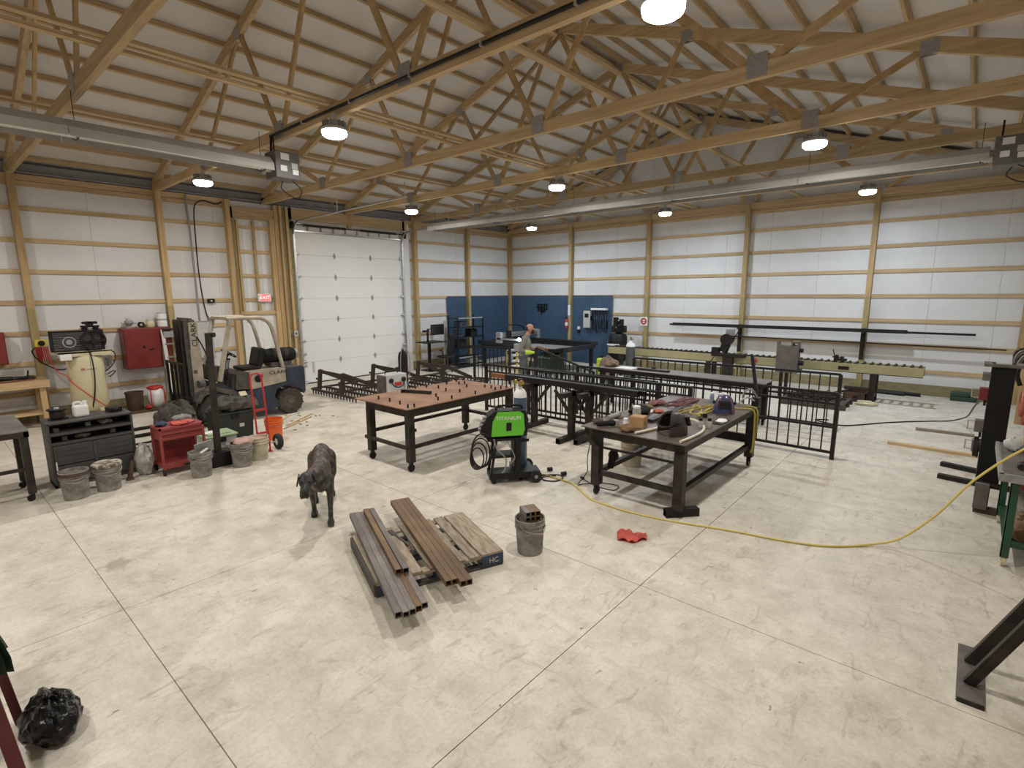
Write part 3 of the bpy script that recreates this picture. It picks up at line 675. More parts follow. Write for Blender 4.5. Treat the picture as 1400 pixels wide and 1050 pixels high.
single(MB().tube([(0.2, -14.5, 1.5), (0.5, -14.46, 1.48), (0.62, -14.44, 1.2), (0.80, -14.38, 1.05), (0.85, -14.28, 0.98), (0.95, -14.24, 0.86), (1.06, -14.05, 0.62), (1.07, -13.85, 0.40), (1.06, -13.7, 0.25), (1.02, -13.62, 0.05)], 0.010, n=6), 'extension_cord', 'logo_red', 'red cord running from the cord reel across the compressor tank', 'cord', base=(0.2, -14.5, 1.5))
single(MB().tube([(0.22, -14.62, 1.52), (0.35, -14.68, 1.46), (0.45, -14.62, 1.30), (0.55, -14.42, 1.12), (0.55, -14.28, 1.08), (0.52, -14.2, 1.10)], 0.013, n=6), 'black_air_hose', 'black', 'black hose looping from the post to the compressor tank', 'hose', base=(0.22, -14.62, 1.52))
single(MB().tube([(0.95, -13.67, 1.02), (0.7, -13.50, 1.10), (0.45, -13.38, 1.22), (0.30, -13.36, 1.34), (0.2, -13.45, 1.38), (0.12, -13.5, 1.36)], 0.011, n=6).tube([(0.95, -13.66, 0.95), (0.7, -13.5, 0.98), (0.5, -13.42, 0.94), (0.55, -13.52, 0.86), (0.75, -13.6, 0.88)], 0.010, n=6), 'wall_air_hose', 'black', 'thin black hose looping from the compressor to the wall girt on its right', 'hose', base=(0.95, -13.67, 0.95))
b = MB()
for k in range(5): b.tube([(0.05, -13.60+k*0.05, 1.26), (0.09, -13.60+k*0.05, 1.18), (0.07, -13.59+k*0.05, 1.05-0.03*(k % 2)), (0.05, -13.575+k*0.05, 1.15), (0.05, -13.57+k*0.05, 1.26)], 0.012, n=5)
single(b, 'coiled_hose', 'grey_mid', 'grey coiled hose hung from the wall girt beside the compressor', 'hose', base=(0.05, -13.5, 1.05))
# board and bins against the wall
single(MB().b2(0.25, 0.75, -13.5, -12.4, 0.0, 0.045), 'floor_board', 'steel_rusty', 'dark plank on the floor under the ash bin and paper sack', 'plank', base=(0.5, -12.95, 0))
def bucket(name, label, p, r=0.15, h=0.37, m_='bucket_grey', fill=None, group=None, ribs=True, handle=True):
    t = thing(name, label, 'bucket', p, 0, group)
    pr = [(r*0.86, 0.0), (r*0.87, 0.006), (r*0.97, h*0.72)]
    if ribs: pr += [(r*1.04, h*0.73), (r*1.04, h*0.76), (r*0.985, h*0.77), (r*0.99, h*0.83), (r*1.05, h*0.84), (r*1.05, h*0.87), (r, h*0.88), (r*1.01, h*0.97), (r*1.05, h*0.975), (r*1.05, h)]
    else: pr += [(r*1.0, h*0.9), (r*1.05, h*0.91), (r*1.05, h)]
    pr += [(r*0.98, h), (r*0.96, h*0.7), (r*0.85, 0.012)]
    MB().lathe(pr, n=24, cap=False).lathe([(r*0.86, 0.0), (r*0.85, 0.012)], n=24).build('pail', m_, t)
    if handle:
        MB().tube([(0, -r*1.05, h*0.85), (r*0.6, -r*0.9, h*0.74), (r*1.08, -r*0.2, h*0.66), (r*1.08, r*0.2, h*0.66), (r*0.6, r*0.9, h*0.74), (0, r*1.05, h*0.85)], 0.004, n=5).build('handle', 'galv', t)
    if fill:
        MB().blob((0, 0, h*0.82), (r*0.94, r*0.94, 0.05), seed=int(p[0]*100), amp=0.2).build('contents', fill, t)
    return t
mat('bucket_grey', (0.30, 0.285, 0.255), 0.75, col2=(0.13, 0.12, 0.10), scale=9, detail=6); mat('bucket_cream', (0.60, 0.55, 0.42), 0.6, col2=(0.36, 0.31, 0.22), scale=5)
mat('ash', (0.16, 0.13, 0.10), 0.95, scale=14); mat('mud_lid', (0.46, 0.41, 0.32), 0.8, col2=(0.12, 0.10, 0.08), scale=11, lo=0.45, hi=0.55)
bucket('ash_bin', 'dented brown metal bin standing on the plank by the wall', (0.45, -13.13, 0.045), 0.17, 0.40, 'steel_rusty', None, ribs=False, handle=False)
t = thing('paper_sack', 'red and white sack standing on the plank by the wall', 'sack', (0.45, -12.72, 0.045))
b = MB(); b.blob((0.45, -12.72, 0.27), (0.13, 0.17, 0.26), 5, 0.06, 12, 0.046); part(t, b, 'bag', 'white_plain'); part(t, MB().blob((0.45, -12.72, 0.48), (0.11, 0.16, 0.06), 6, 0.12, 10), 'top_fold', 'red_bright'); part(t, MB().b2(0.57, 0.592, -12.86, -12.84, 0.08, 0.45).b2(0.57, 0.592, -12.60, -12.58, 0.08, 0.45), 'side_stripe', 'red_bright')
single(MB().blob((0.62, -12.93, 0.09), (0.08, 0.06, 0.05), 8, 0.2, 8, 0.046), 'red_rag', 'red_bright', 'wadded red rag on the plank between the bin and the sack', 'rag', base=(0.62, -12.93, 0.046))

# ---- steel table at the left edge
t = thing('steel_table', 'rusty steel table with tube legs on casters near the grey tool chest', 'table', (4.9, -15.95, 0))
part(t, MB().b2(4.25, 5.62, -16.9, -15.42, 0.90, 0.915), 'top', 'steel_table_top') if mat('steel_table_top', (0.22, 0.20, 0.18), 0.55, 0.4, col2=(0.12, 0.11, 0.10), scale=3) else 0
part(t, MB().b2(4.25, 5.62, -15.47, -15.42, 0.83, 0.90).b2(5.57, 5.62, -16.9, -15.42, 0.83, 0.90), 'frame', 'steel_dark')
for x, y in ((5.57, -15.47), (4.85, -15.47), (5.57, -16.85), (4.3, -16.85)):
    l_ = part(t, MB().hollow((x, y, 0.10), (x, y, 0.83), 0.08, 0.08, 0.006, up=(1,0,0)), 'leg', 'steel_dark')
    part(l_, MB().cyl((x-0.015, y-0.02, 0.04), (x+0.015, y-0.02, 0.04), 0.04, n=14).b2(x-0.025, x+0.025, y-0.02, y+0.02, 0.05, 0.10), 'caster', 'black')
part(t, MB().b2(5.55, 5.59, -16.85, -15.5, 0.40, 0.44), 'stretcher', 'steel_dark')

# ---- grey tool chest
t = thing('tool_chest', 'low wide dark grey tool chest with open trays and moulded drawer fronts', 'tool chest', (5.03, -14.75, 0))
y0, y1, x0, x1 = -15.21, -14.27, 4.82, 5.27
mat('chest_grey', (0.062, 0.060, 0.055), 0.55, var=0.12)
part(t, MB().b2(x0, x0+0.02, y0, y1, 0, 0.88).b2(x0, x1, y0, y0+0.025, 0, 0.88).b2(x0, x1, y1-0.025, y1, 0, 0.88).b2(x0, x1, y0, y1, 0.0, 0.04).b2(x0, x1-0.02, y0+0.02, y1-0.02, 0.04, 0.58), 'body', 'chest_grey')
part(t, MB().b2(x0, x1, y0-0.005, y1+0.005, 0.86, 0.89, 0.006), 'top', 'chest_grey')
part(t, MB().b2(x0, x1, y0+0.02, y1-0.02, 0.73, 0.75).b2(x1-0.02, x1, y0+0.02, y1-0.02, 0.71, 0.75), 'tray', 'chest_grey'); part(t, MB().b2(x0, x1, y0+0.02, y1-0.02, 0.58, 0.60).b2(x1-0.015, x1+0.005, y0+0.02, y1-0.02, 0.585, 0.62), 'tray', 'chest_grey')
ym = (y0+y1)/2
for a, c in ((y0+0.03, ym-0.02), (ym+0.02, y1-0.03)):
    for z0, z1 in ((0.31, 0.57), (0.05, 0.29)):
        f = part(t, MB().b2(x1-0.02, x1+0.006, a, c, z0, z1, 0.006), 'door', 'chest_grey')
        if z0 > 0.2:
            b = MB()
            for k in range(3): b.b2(x1+0.006, x1+0.014, a+0.03, c-0.03, z1-0.07-k*0.07, z1-0.045-k*0.07)
            part(f, b, 'moulded_rib', 'chest_grey')
part(t, MB().b2(x1-0.02, x1+0.008, ym-0.018, ym+0.018, 0.05, 0.57), 'centre_post', 'chest_grey'); part(t, MB().b2(x1, x1+0.011, y0+0.035, y0+0.05, 0.24, 0.36), 'white_label', 'white_plain')
for k in range(9):                                # odds and ends in the trays
    c = (x1-0.12-0.1*(k % 3), y0+0.10+k*0.09, 0.62 if k % 2 else 0.77)
    if k in (3, 6): o = MB().blob((c[0], c[1], c[2]+0.03), (0.07, 0.08, 0.04), k, 0.25, 8, c[2]-0.015)
    else: o = MB().b2(c[0]-0.05, c[0]+0.05, c[1]-0.03, c[1]+0.03, c[2]-0.017, c[2]+0.03+0.01*(k % 3), 0.006)
    single(o, ('small_part_box', 'grey_rag')[k in (3, 6)], ('ash', 'grey_mid', 'steel_dark')[k % 3], ('small hardware box sitting in a tray of the grey tool chest', 'grey rag stuffed in a tray of the grey tool chest')[k in (3, 6)], ('box', 'rag')[k in (3, 6)], 'things in the tool chest trays', base=(c[0], c[1], c[2]-0.017))
t = thing('white_jug', 'white plastic jug with a handle standing on the grey tool chest', 'jug', (5.03, -14.80, 0.89))
part(t, MB().box((5.03, -14.80, 0.97), (0.13, 0.17, 0.16), None, 0.025), 'body', 'white_plain'); part(t, MB().tube([(5.03, -14.87, 1.04), (5.03, -14.86, 1.085), (5.03, -14.80, 1.09), (5.03, -14.775, 1.05)], 0.014), 'handle', 'white_plain'); part(t, MB().cyl((5.03, -14.745, 1.04), (5.03, -14.745, 1.10), 0.026), 'cap', 'white_plain')
t = thing('wire_spool', 'dark spool of wire standing on the grey tool chest', 'spool', (5.02, -15.05, 0.89))
part(t, MB().cyl((5.02, -15.05, 0.89), (5.02, -15.05, 0.905), 0.11, n=20).cyl((5.02, -15.05, 1.02), (5.02, -15.05, 1.035), 0.11, n=20), 'flanges', 'black'); part(t, MB().lathe([(0.07, 0.905), (0.085, 0.92), (0.085, 1.005), (0.07, 1.02)], (5.02, -15.05, 0)), 'wire', 'steel_dark'); part(t, MB().cyl((5.02, -15.05, 1.035), (5.02, -15.05, 1.05), 0.03), 'hub', 'grey_light')
t = thing('black_case', 'small black case lying on the right end of the grey tool chest', 'case', (5.0, -14.42, 0.89))
part(t, MB().box((5.0, -14.42, 0.925), (0.16, 0.16, 0.07), (0,0,0.2), 0.01), 'body', 'black'); part(t, MB().tube([(5.085, -14.46, 0.93), (5.11, -14.44, 0.935), (5.10, -14.40, 0.935), (5.08, -14.38, 0.93)], 0.008), 'handle', 'black')
single(MB().bar((4.0, -14.25, 0.76), (6.0, -14.0, 0.76), 0.03, 0.02) if False else MB().b2(3.6, 3.64, -14.4, -13.1, 0.0, 0.03), 'dark_floor_bar', 'steel_dark', 'thin dark steel bar lying on the floor behind the tool chest', 'bar', base=(3.62, -13.7, 0))
single(MB().b2(3.9, 3.94, -14.5, -13.2, 0.0, 0.03), 'dark_floor_bar', 'steel_dark', 'dark steel bar lying on the floor between the tool chest and the forklift', 'bar', base=(3.92, -13.8, 0))

# ---- buckets in the left group
b1 = bucket('pail', 'battered grey bucket with a rusty open rim in front of the grey tool chest', (5.86, -15.09, 0), 0.15, 0.36, 'bucket_grey', 'ash')
part_r = MB().lathe([(0.150, 0.30), (0.160, 0.31), (0.160, 0.345), (0.150, 0.36)], n=24, cap=False).build('rusty_band', 'steel_rusty', b1)
b2_ = bucket('pail', 'grey bucket closed with a mud-spattered cream lid beside the open bucket', (5.82, -14.74, 0), 0.15, 0.35, 'bucket_grey')
MB().lathe([(0.162, 0.325), (0.166, 0.33), (0.166, 0.36), (0.155, 0.372), (0.02, 0.374)], n=24).build('lid', 'mud_lid', b2_)
b3 = bucket('pail', 'grey bucket full of scrap offcuts in front of the red tool cart', (6.20, -13.74, 0), 0.145, 0.36, 'bucket_grey', 'ash')
MB().box((-0.05, 0.07, 0.40), (0.012, 0.24, 0.16), (0.15, 0.3, 0.1)).build('sheet_offcut', 'grey_mid', b3); MB().box((0.02, 0.05, 0.36), (0.03, 0.14, 0.02), (0.2, 0.2, 0.6)).build('offcut', 'white_plain', b3)
MB().box((0.0, -0.16, 0.22), (0.02, 0.10, 0.03)).build('bracket', 'black', b3)
b4 = bucket('pail', 'dirty grey bucket with a pinkish rag over its rim beside the black stand', (6.17, -13.17, 0), 0.15, 0.36, 'bucket_grey', 'ash')
MB().blob((0, 0.02, 0.37), (0.14, 0.14, 0.06), 31, 0.18, 10).build('pink_rag', 'pink_cloth', b4) if mat('pink_cloth', (0.50, 0.33, 0.28), 0.9, var=0.12) else 0
b5 = bucket('pail', 'cream plastic bucket filled to the rim beside the red hand truck', (6.03, -12.86, 0), 0.15, 0.36, 'bucket_cream', 'pink_cloth')
bo = bucket('pail', 'bright orange plastic bucket on the floor behind the red hand truck', (5.05, -12.16, 0), 0.15, 0.37, 'orange', None)

# ---- red tool cart
t = thing('red_tool_cart', 'red steel service cart with two drawers and an open lower shelf', 'tool cart', (5.62, -13.82, 0))
y0, y1, x0, x1 = -14.11, -13.53, 5.42, 5.83
for x in (x0+0.015, x1-0.015):
    for y in (y0+0.015, y1-0.015):
        l_ = part(t, MB().box((x, y, 0.39), (0.03, 0.03, 0.60)), 'post', 'red_mid') if mat('red_mid', (0.30, 0.05, 0.045), 0.5, var=0.1) else 0
        part(l_, MB().cyl((x, y-0.015, 0.045), (x, y+0.015, 0.045), 0.045, n=14).b2(x-0.02, x+0.02, y-0.018, y+0.018, 0.05, 0.09), 'caster', 'black')
part(t, MB().b2(x0, x1, y0, y1, 0.66, 0.69), 'top_tray', 'red_mid')
part(t, MB().b2(x0, x1-0.02, y0+0.02, y1-0.02, 0.50, 0.66), 'drawer_case', 'red_mid')
for z in (0.595, 0.52):
    d = part(t, MB().b2(x1-0.02, x1, y0+0.03, y1-0.03, z, z+0.06), 'drawer', 'red_mid'); part(d, MB().b2(x1, x1+0.01, y0+0.04, y1-0.04, z+0.047, z+0.058), 'pull', 'red_paint')
part(t, MB().b2(x0, x1, y0, y1, 0.12, 0.14).b2(x1-0.02, x1, y0, y1, 0.10, 0.17), 'shelf', 'red_mid'); part(t, MB().b2(x0, x0+0.01, y0+0.02, y1-0.02, 0.12, 0.62), 'back_panel', 'red_paint')
for k, (lab, c, d, m_, nm) in enumerate((('orange-red cloth draped on top of the red tool cart', (5.70, -13.78, 0.712), (0.10, 0.15, 0.03), 'rag_red', 'red_cloth'), ('dark blue glove lying on the red tool cart', (5.62, -14.03, 0.72), (0.10, 0.07, 0.035), 'navy', 'blue_glove'), ('grey rag heaped on the red tool cart', (5.49, -13.72, 0.735), (0.06, 0.12, 0.05), 'grey_mid', 'grey_rag'))):
    mat('rag_red', (0.60, 0.11, 0.085), 0.85, var=0.15); mat('navy', (0.03, 0.05, 0.09), 0.8)
    single(MB().blob(c, d, seed=20+k, amp=0.24, n=10, flat=0.691), nm, m_, lab, ('cloth', 'glove', 'rag')[k], base=(c[0], c[1], 0.691))
# clear plastic rubbish bags beside the cart
mat('clear_bag', (0.55, 0.54, 0.51), 0.25, var=0.12, scale=9, col2=(0.30, 0.28, 0.25))
single(MB().blob((5.5, -14.25, 0.22), (0.16, 0.11, 0.22), 41, 0.16, 12, 0.005), 'plastic_bag', 'clear_bag', 'crumpled clear plastic bag of rubbish left of the red tool cart', 'bag', base=(5.5, -14.25, 0.0))
single(MB().blob((5.15, -14.05, 0.16), (0.2, 0.14, 0.15), 43, 0.18, 12, 0.005), 'plastic_bag', 'clear_bag', 'low crumpled plastic bag behind the red tool cart', 'bag', base=(5.15, -14.05, 0.0))
single(MB().b2(5.56, 5.64, -14.50, -14.42, 0, 0.03).cyl((5.60, -14.46, 0.03), (5.57, -14.40, 0.26), 0.03), 'old_caulk_gun', 'steel_rusty', 'rusty tool leaning against the plastic bag', 'tool', base=(5.56, -14.40, 0))

# ---- steel post on a black box base
t = thing('post_stand', 'tall dark steel post standing on a heavy black box base', 'stand', (5.88, -13.37, 0))
part(t, MB().b2(5.74, 6.0, -13.53, -13.21, 0.0, 0.22, 0.006), 'base', 'black')
part(t, MB().box((5.90, -13.385, 1.11), (0.05, 0.085, 1.78), (-0.02, 0, 0)), 'post', 'steel_dark'); part(t, MB().b2(5.86, 5.96, -13.44, -13.31, 0.22, 0.235), 'plate', 'steel_dark')
part(t, MB().cyl((5.86, -13.36, 1.97), (5.94, -13.30, 1.97), 0.035), 'top_hook', 'black')
# ---- storage totes
def tote(label, x0, x1, y0, y1, h, m_, lid, name='storage_tote'):
    t = thing(name, label, 'tote', ((x0+x1)/2, (y0+y1)/2, 0)); cx, cy = (x0+x1)/2, (y0+y1)/2
    a, c = (x1-x0)/2, (y1-y0)/2; b = MB(); v = [(-a*.9,-c*.93,0.005),(a*.9,-c*.93,0.005),(a*.9,c*.93,0.005),(-a*.9,c*.93,0.005),(-a,-c,h),(a,-c,h),(a,c,h),(-a,c,h)]
    b.add(v, [(3,2,1,0),(4,5,6,7),(0,1,5,4),(1,2,6,5),(2,3,7,6),(3,0,4,7)]); b.build('bin', m_, t)
    MB().b2(-a-0.02, a+0.02, -c-0.02, c+0.02, h, h+0.03, 0.01).b2(-a+0.05, a-0.05, -c+0.06, c-0.06, h+0.03, h+0.045).build('lid', lid, t)
    MB().b2(a*0.96, a+0.02, -0.06, 0.06, h-0.08, h-0.01).build('latch', 'black', t); MB().b2(a*0.93, a+0.002+0.002, c*0.2, c*0.45, h*0.5, h*0.62).build('paper_label', 'grey_light', t); return t
mat('tote_green', (0.022, 0.03, 0.024), 0.5, var=0.1); mat('tote_clear', (0.36, 0.38, 0.36), 0.3, var=0.1); mat('lid_green', (0.32, 0.42, 0.26), 0.5, var=0.06)
tote('big dark green storage tote beside the forklift', 4.22, 4.72, -12.98, -12.36, 0.50, 'tote_green', 'tote_green')
tote('clear plastic tote with a pale green lid behind the steel post', 4.95, 5.38, -13.38, -12.92, 0.30, 'tote_clear', 'lid_green')
single(MB().b2(5.06, 5.22, -13.36, -13.16, 0.346, 0.35), 'paper_sheet', 'white_plain', 'white sheet of paper lying on the pale green tote lid', 'paper', base=(5.14, -13.26, 0.346))
# ---- heaps of dark canvas on the forks and totes
mat('canvas_dark', (0.085, 0.075, 0.062), 0.85, col2=(0.028, 0.024, 0.02), scale=8)
def crumple(c, d, seed, flat, n=18, amp=0.16):
    b = MB().blob(c, d, seed, amp, n, flat); rr = random.Random(seed)
    b.v = [(x+rr.uniform(-1,1)*d[0]*0.05, y+rr.uniform(-1,1)*d[1]*0.05, max(flat, z+rr.uniform(-1,1)*d[2]*0.12)) for x, y, z in b.v]; return b
single(crumple((4.47, -12.62, 0.62), (0.30, 0.36, 0.15), 51, 0.548), 'canvas_tarp', 'canvas_dark', 'black tarp heaped on the big dark green tote', 'tarp', base=(4.47, -12.62, 0.548))
single(crumple((3.72, -13.28, 0.36), (0.34, 0.32, 0.29), 53, 0.06), 'canvas_tarp', 'canvas_dark', 'dark grey canvas bag heaped on the forklift forks', 'tarp', base=(3.72, -13.28, 0.06))
single(MB().box((4.5, -12.42, 0.79), (0.02, 0.13, 0.09), (0, -0.7, 0.2)), 'yellow_note', 'cream', 'pale yellow card lying on the black tarp', 'card', base=(4.5, -12.42, 0.75))
# ---- aluminium stepladder leaning by the wall
t = thing('stepladder', 'grey aluminium stepladder leaning between the red cabinet and the forklift mast', 'ladder', (0.75, -12.30, 0))
for s_ in (-0.17, 0.17): part(t, MB().bar((0.95, -12.28+s_*1.3, 0.0), (0.45, -12.28+s_, 1.78), 0.02, 0.07, up=(0,1,0)), 'rail', 'alu'); part(t, MB().bar((0.42, -12.28+s_*1.3, 0.0), (0.42, -12.28+s_, 1.74), 0.02, 0.03, up=(0,1,0)), 'rear_leg', 'alu')
for k in range(5): part(t, MB().b2(0.44+0.09*(4-k)+0.02, 0.44+0.09*(4-k)+0.13, -12.46, -12.10, 0.28+k*0.29, 0.31+k*0.29), 'step', 'alu')
part(t, MB().b2(0.38, 0.56, -12.46, -12.10, 1.76, 1.80, 0.008), 'top_cap', 'black'); part(t, MB().b2(0.50, 0.53, -12.45, -12.11, 1.60, 1.74), 'label_panel', 'grey_mid')

# ================================================================== FORKLIFT (mast towards -Y)
t = thing('forklift', 'old blue and cream forklift with a cream overhead guard and propane tank', 'forklift', (2.75, -11.6, 0))
mat('fork_blue', (0.030, 0.045, 0.085), 0.5, var=0.15, scale=5, col2=(0.022, 0.026, 0.036)); mat('fork_cream', (0.50, 0.44, 0.34), 0.5, col2=(0.33, 0.29, 0.23), scale=5, var=0.1); mat('fork_grime', (0.12, 0.105, 0.09), 0.7, col2=(0.05, 0.045, 0.04), scale=6)
XN, XF = 3.30, 2.22
# chassis with counterweight
b = MB().prism([(-12.02, 0.18), (-11.12, 0.18), (-11.32, 0.42), (-11.24, 0.58), (-11.05, 0.64), (-10.86, 0.60), (-10.72, 0.50), (-10.66, 0.40), (-10.62, 0.45), (-10.62, 0.98), (-10.80, 1.00), (-11.03, 0.99), (-11.04, 0.70), (-11.75, 0.62), (-12.04, 0.60)], XF, XN, 'X')
part(t, b, 'chassis', 'fork_blue')
part(t, MB().prism([(-11.78, 0.63), (-11.04, 0.71), (-11.04, 0.995), (-11.78, 0.99)], XF+0.01, XN-0.004, 'X'), 'engine_hood', 'fork_cream')
part(t, MB().b2(XF+0.02, XN-0.02, -11.05, -10.64, 0.985, 1.01, 0.01), 'counterweight_cap', 'fork_grime')
part(t, MB().prism([(-12.06, 0.66), (-11.79, 0.64), (-11.79, 0.97), (-12.02, 0.97)], XF+0.06, XN-0.04, 'X'), 'front_cowl', 'fork_grime')
part(t, MB().prism([(-12.45, 0.45), (-12.0, 0.40), (-12.0, 0.60), (-12.25, 0.78), (-12.45, 0.86)], XF+0.10, XN-0.06, 'X'), 'dash_cowl', 'fork_blue')
part(t, MB().lathe([(0.055, 0.0), (0.075, 0.0), (0.075, 0.02), (0.055, 0.02), (0.055, 0.0)], (XN-0.002, -11.62, 0.84), axis='X', cap=False).cyl((XN-0.03, -11.62, 0.84), (XN+0.004, -11.62, 0.84), 0.055), 'filler_hole', 'black')
text_mesh('lettering', 'CLARK', 0.10, 'black', t, (XN-2.75+0.002, -11.19+11.6, 0.925), (R(90), 0, R(90)), sx=1.25)
b = MB().b2(2.55, 3.05, -11.82, -11.42, 1.0, 1.07, 0.03); part(t, b, 'seat_cushion', 'black')
part(t, MB().box((2.80, -11.40, 1.24), (0.48, 0.12, 0.40), (-0.25, 0, 0), 0.04), 'seat_back', 'black')
tk = part(t, MB().lathe([(0.02, -0.40), (0.10, -0.39), (0.15, -0.33), (0.155, 0.30), (0.13, 0.36), (0.10, 0.36)], (2.85, -10.98, 1.24), axis='Y', n=22), 'propane_tank', 'black_matte')
part(tk, MB().lathe([(0.10, 0.34), (0.115, 0.34), (0.115, 0.42), (0.10, 0.42), (0.10, 0.34)], (2.85, -10.98, 1.24), axis='Y', n=22, cap=False).cyl((2.85, -10.62, 1.24), (2.85, -10.58, 1.24), 0.10), 'collar', 'grey_mid'); part(tk, MB().lathe([(0.158, -0.16), (0.162, -0.14), (0.162, -0.10), (0.158, -0.08)], (2.85, -10.98, 1.24), axis='Y', cap=False).lathe([(0.158, 0.10), (0.162, 0.12), (0.162, 0.16), (0.158, 0.18)], (2.85, -10.98, 1.24), axis='Y', cap=False), 'strap', 'steel_dark')
part(t, MB().b2(2.68, 3.02, -11.2, -10.75, 1.01, 1.10), 'tank_cradle', 'fork_grime')
# overhead guard
gm = 'fork_cream'
for x in (XN-0.10, XF+0.10):
    part(t, MB().bar((x, -12.32, 0.86), (x, -12.03, 2.06), 0.07, 0.07, up=(1,0,0)), 'guard_post', gm)
    pts = [(x, -12.10, 2.08), (x, -11.6, 2.08), (x, -11.40, 2.06), (x, -11.28, 1.98), (x, -11.20, 1.80), (x, -11.10, 1.30), (x, -11.04, 1.0)]
    part(t, MB().tube(pts, 0.04, n=10, smooth=4), 'guard_rail', gm)
part(t, MB().box(((XN+XF)/2, -12.04, 2.08), (XN-XF-0.14, 0.07, 0.06)), 'guard_header', gm); part(t, MB().box(((XN+XF)/2, -11.38, 2.05), (XN-XF-0.14, 0.06, 0.05)), 'guard_header', gm)
for k in range(5): part(t, MB().b2(XF+0.2+k*0.16, XF+0.23+k*0.16, -12.02, -11.40, 2.065, 2.095), 'guard_bar', gm)
# steering wheel, levers, gauges
part(t, MB().lathe([(0.155, -0.012), (0.165, 0.0), (0.155, 0.012), (0.145, 0.0), (0.155, -0.012)], (0,0,0), n=26, cap=False).box((0,0,-0.01), (0.30, 0.025, 0.015)).box((0,0,-0.01), (0.025, 0.30, 0.015)).cyl((0,0,-0.25), (0,0,0.0), 0.025).xf(Matrix.Translation((2.80, -11.96, 1.36)) @ Euler((R(-35), 0, 0)).to_matrix().to_4x4()), 'steering_wheel', 'black')
for k in range(3): part(t, MB().cyl((2.98+k*0.07, -12.16, 0.85), (2.98+k*0.07, -12.08, 1.26), 0.009).cyl((2.98+k*0.07, -12.08, 1.26), (2.98+k*0.07, -12.075, 1.29), 0.02), 'lever', 'black')
part(t, MB().box((2.70, -12.30, 1.22), (0.24, 0.05, 0.14), (-0.3, 0, 0)), 'gauge_panel', 'black'); part(t, MB().b2(2.45, 3.1, -12.36, -12.24, 0.84, 1.15), 'dash_panel', 'fork_grime')
part(t, MB().box((2.62, -12.26, 1.36), (0.17, 0.03, 0.09), (-0.3, 0, 0)), 'display', 'grey_light')
# wheels
def wheel(T, name, x, y, r, wd):
    b = MB().lathe([(r*0.62, -wd/2), (r*0.94, -wd/2), (r, -wd*0.36), (r, wd*0.36), (r*0.94, wd/2), (r*0.62, wd/2)], (x, y, r), axis='X', n=30, cap=False)
    for k in range(26):
        a = 2*math.pi*k/26; b.box((x+(wd*0.22 if k % 2 else -wd*0.22), y+r*math.cos(a), r+r*math.sin(a)), (wd*0.5, 0.034, 0.018), (a-math.pi/2, 0, 0))
    w_ = part(T, b, name, 'tyre_dirty')
    part(w_, MB().lathe([(0.02, wd*0.30), (r*0.22, wd*0.34), (r*0.24, wd*0.22), (r*0.50, wd*0.20), (r*0.60, wd*0.46), (r*0.64, wd*0.46), (r*0.62, -wd*0.45)], (x, y, r), axis='X', n=24), 'rim', 'rim_dirty')
    b = MB()
    for k in range(6): a = 2*math.pi*k/6; b.cyl((x+wd*0.2, y+r*0.34*math.cos(a), r+r*0.34*math.sin(a)), (x+wd*0.26, y+r*0.34*math.cos(a), r+r*0.34*math.sin(a)), 0.014, n=8)
    part(w_, b, 'wheel_nuts', 'rim_dirty'); return w_
mat('tyre_dirty', (0.075, 0.064, 0.052), 0.9, col2=(0.035, 0.031, 0.027), scale=12); mat('rim_dirty', (0.13, 0.105, 0.08), 0.7, var=0.15)
wheel(t, 'rear_wheel', 3.22, -10.97, 0.275, 0.20); wheel(t, 'rear_wheel', 2.30, -10.97, 0.275, 0.20)
wheel(t, 'front_wheel', 3.16, -12.42, 0.32, 0.24); wheel(t, 'front_wheel', 2.36, -12.42, 0.32, 0.24)
part(t, MB().prism([(-12.80, 0.52), (-12.72, 0.70), (-12.45, 0.78), (-12.10, 0.66), (-12.05, 0.60), (-12.12, 0.56), (-12.45, 0.70), (-12.66, 0.62), (-12.74, 0.50)], XN-0.30, XN+0.0, 'X'), 'fender', 'fork_grime')
part(t, MB().b2(XF+0.05, XN-0.3, -12.6, -11.9, 0.2, 0.5), 'floor_plate', 'fork_grime')
part(t, MB().cyl((XN-0.08, -12.62, 0.86), (XN-0.06, -12.72, 0.86), 0.075, n=16), 'headlight', 'fork_grime')
# mast: outer and inner channels, carriage, chains, backrest
for x, s_ in ((3.02, 1), (2.48, -1)):
    part(t, MB().b2(x-0.03, x+0.03, -12.80, -12.66, 0.12, 2.08).b2(x-0.05, x+0.05, -12.68, -12.62, 0.12, 2.08), 'mast_channel', 'fork_grime')
    part(t, MB().b2(x-s_*0.09-0.02, x-s_*0.09+0.02, -12.84, -12.74, 0.12, 2.06), 'inner_channel', 'steel_dark')
part(t, MB().b2(3.02, 3.075, -12.74, -12.56, 0.35, 1.52), 'mast_side_plate', 'fork_cream'); part(t, MB().b2(3.025, 3.09, -12.73, -12.58, 1.52, 2.03, 0.006), 'mast_name_panel', 'fork_cream')
text_mesh('lettering', 'CLARK', 0.13, 'black', t, (3.093-2.75, -12.655+11.6, 1.80), (R(90), R(-90), R(90)), sx=1.15)
for z in (2.04, 1.05, 0.2): part(t, MB().b2(2.42, 3.08, -12.72, -12.66, z, z+0.07), 'mast_crossbar', 'fork_grime')
part(t, MB().cyl((2.75, -12.72, 0.15), (2.75, -12.72, 1.9), 0.045), 'lift_cylinder', 'steel_dark')
for x in (2.66, 2.84): part(t, MB().b2(x-0.012, x+0.012, -12.79, -12.77, 0.4, 1.98), 'lift_chain', 'steel_black')
part(t, MB().b2(2.28, 3.22, -12.93, -12.86, 0.20, 0.30).b2(2.28, 3.22, -12.93, -12.86, 0.52, 0.62), 'carriage', 'steel_black')
b = MB().b2(2.26, 3.24, -12.95, -12.91, 1.24, 1.28)
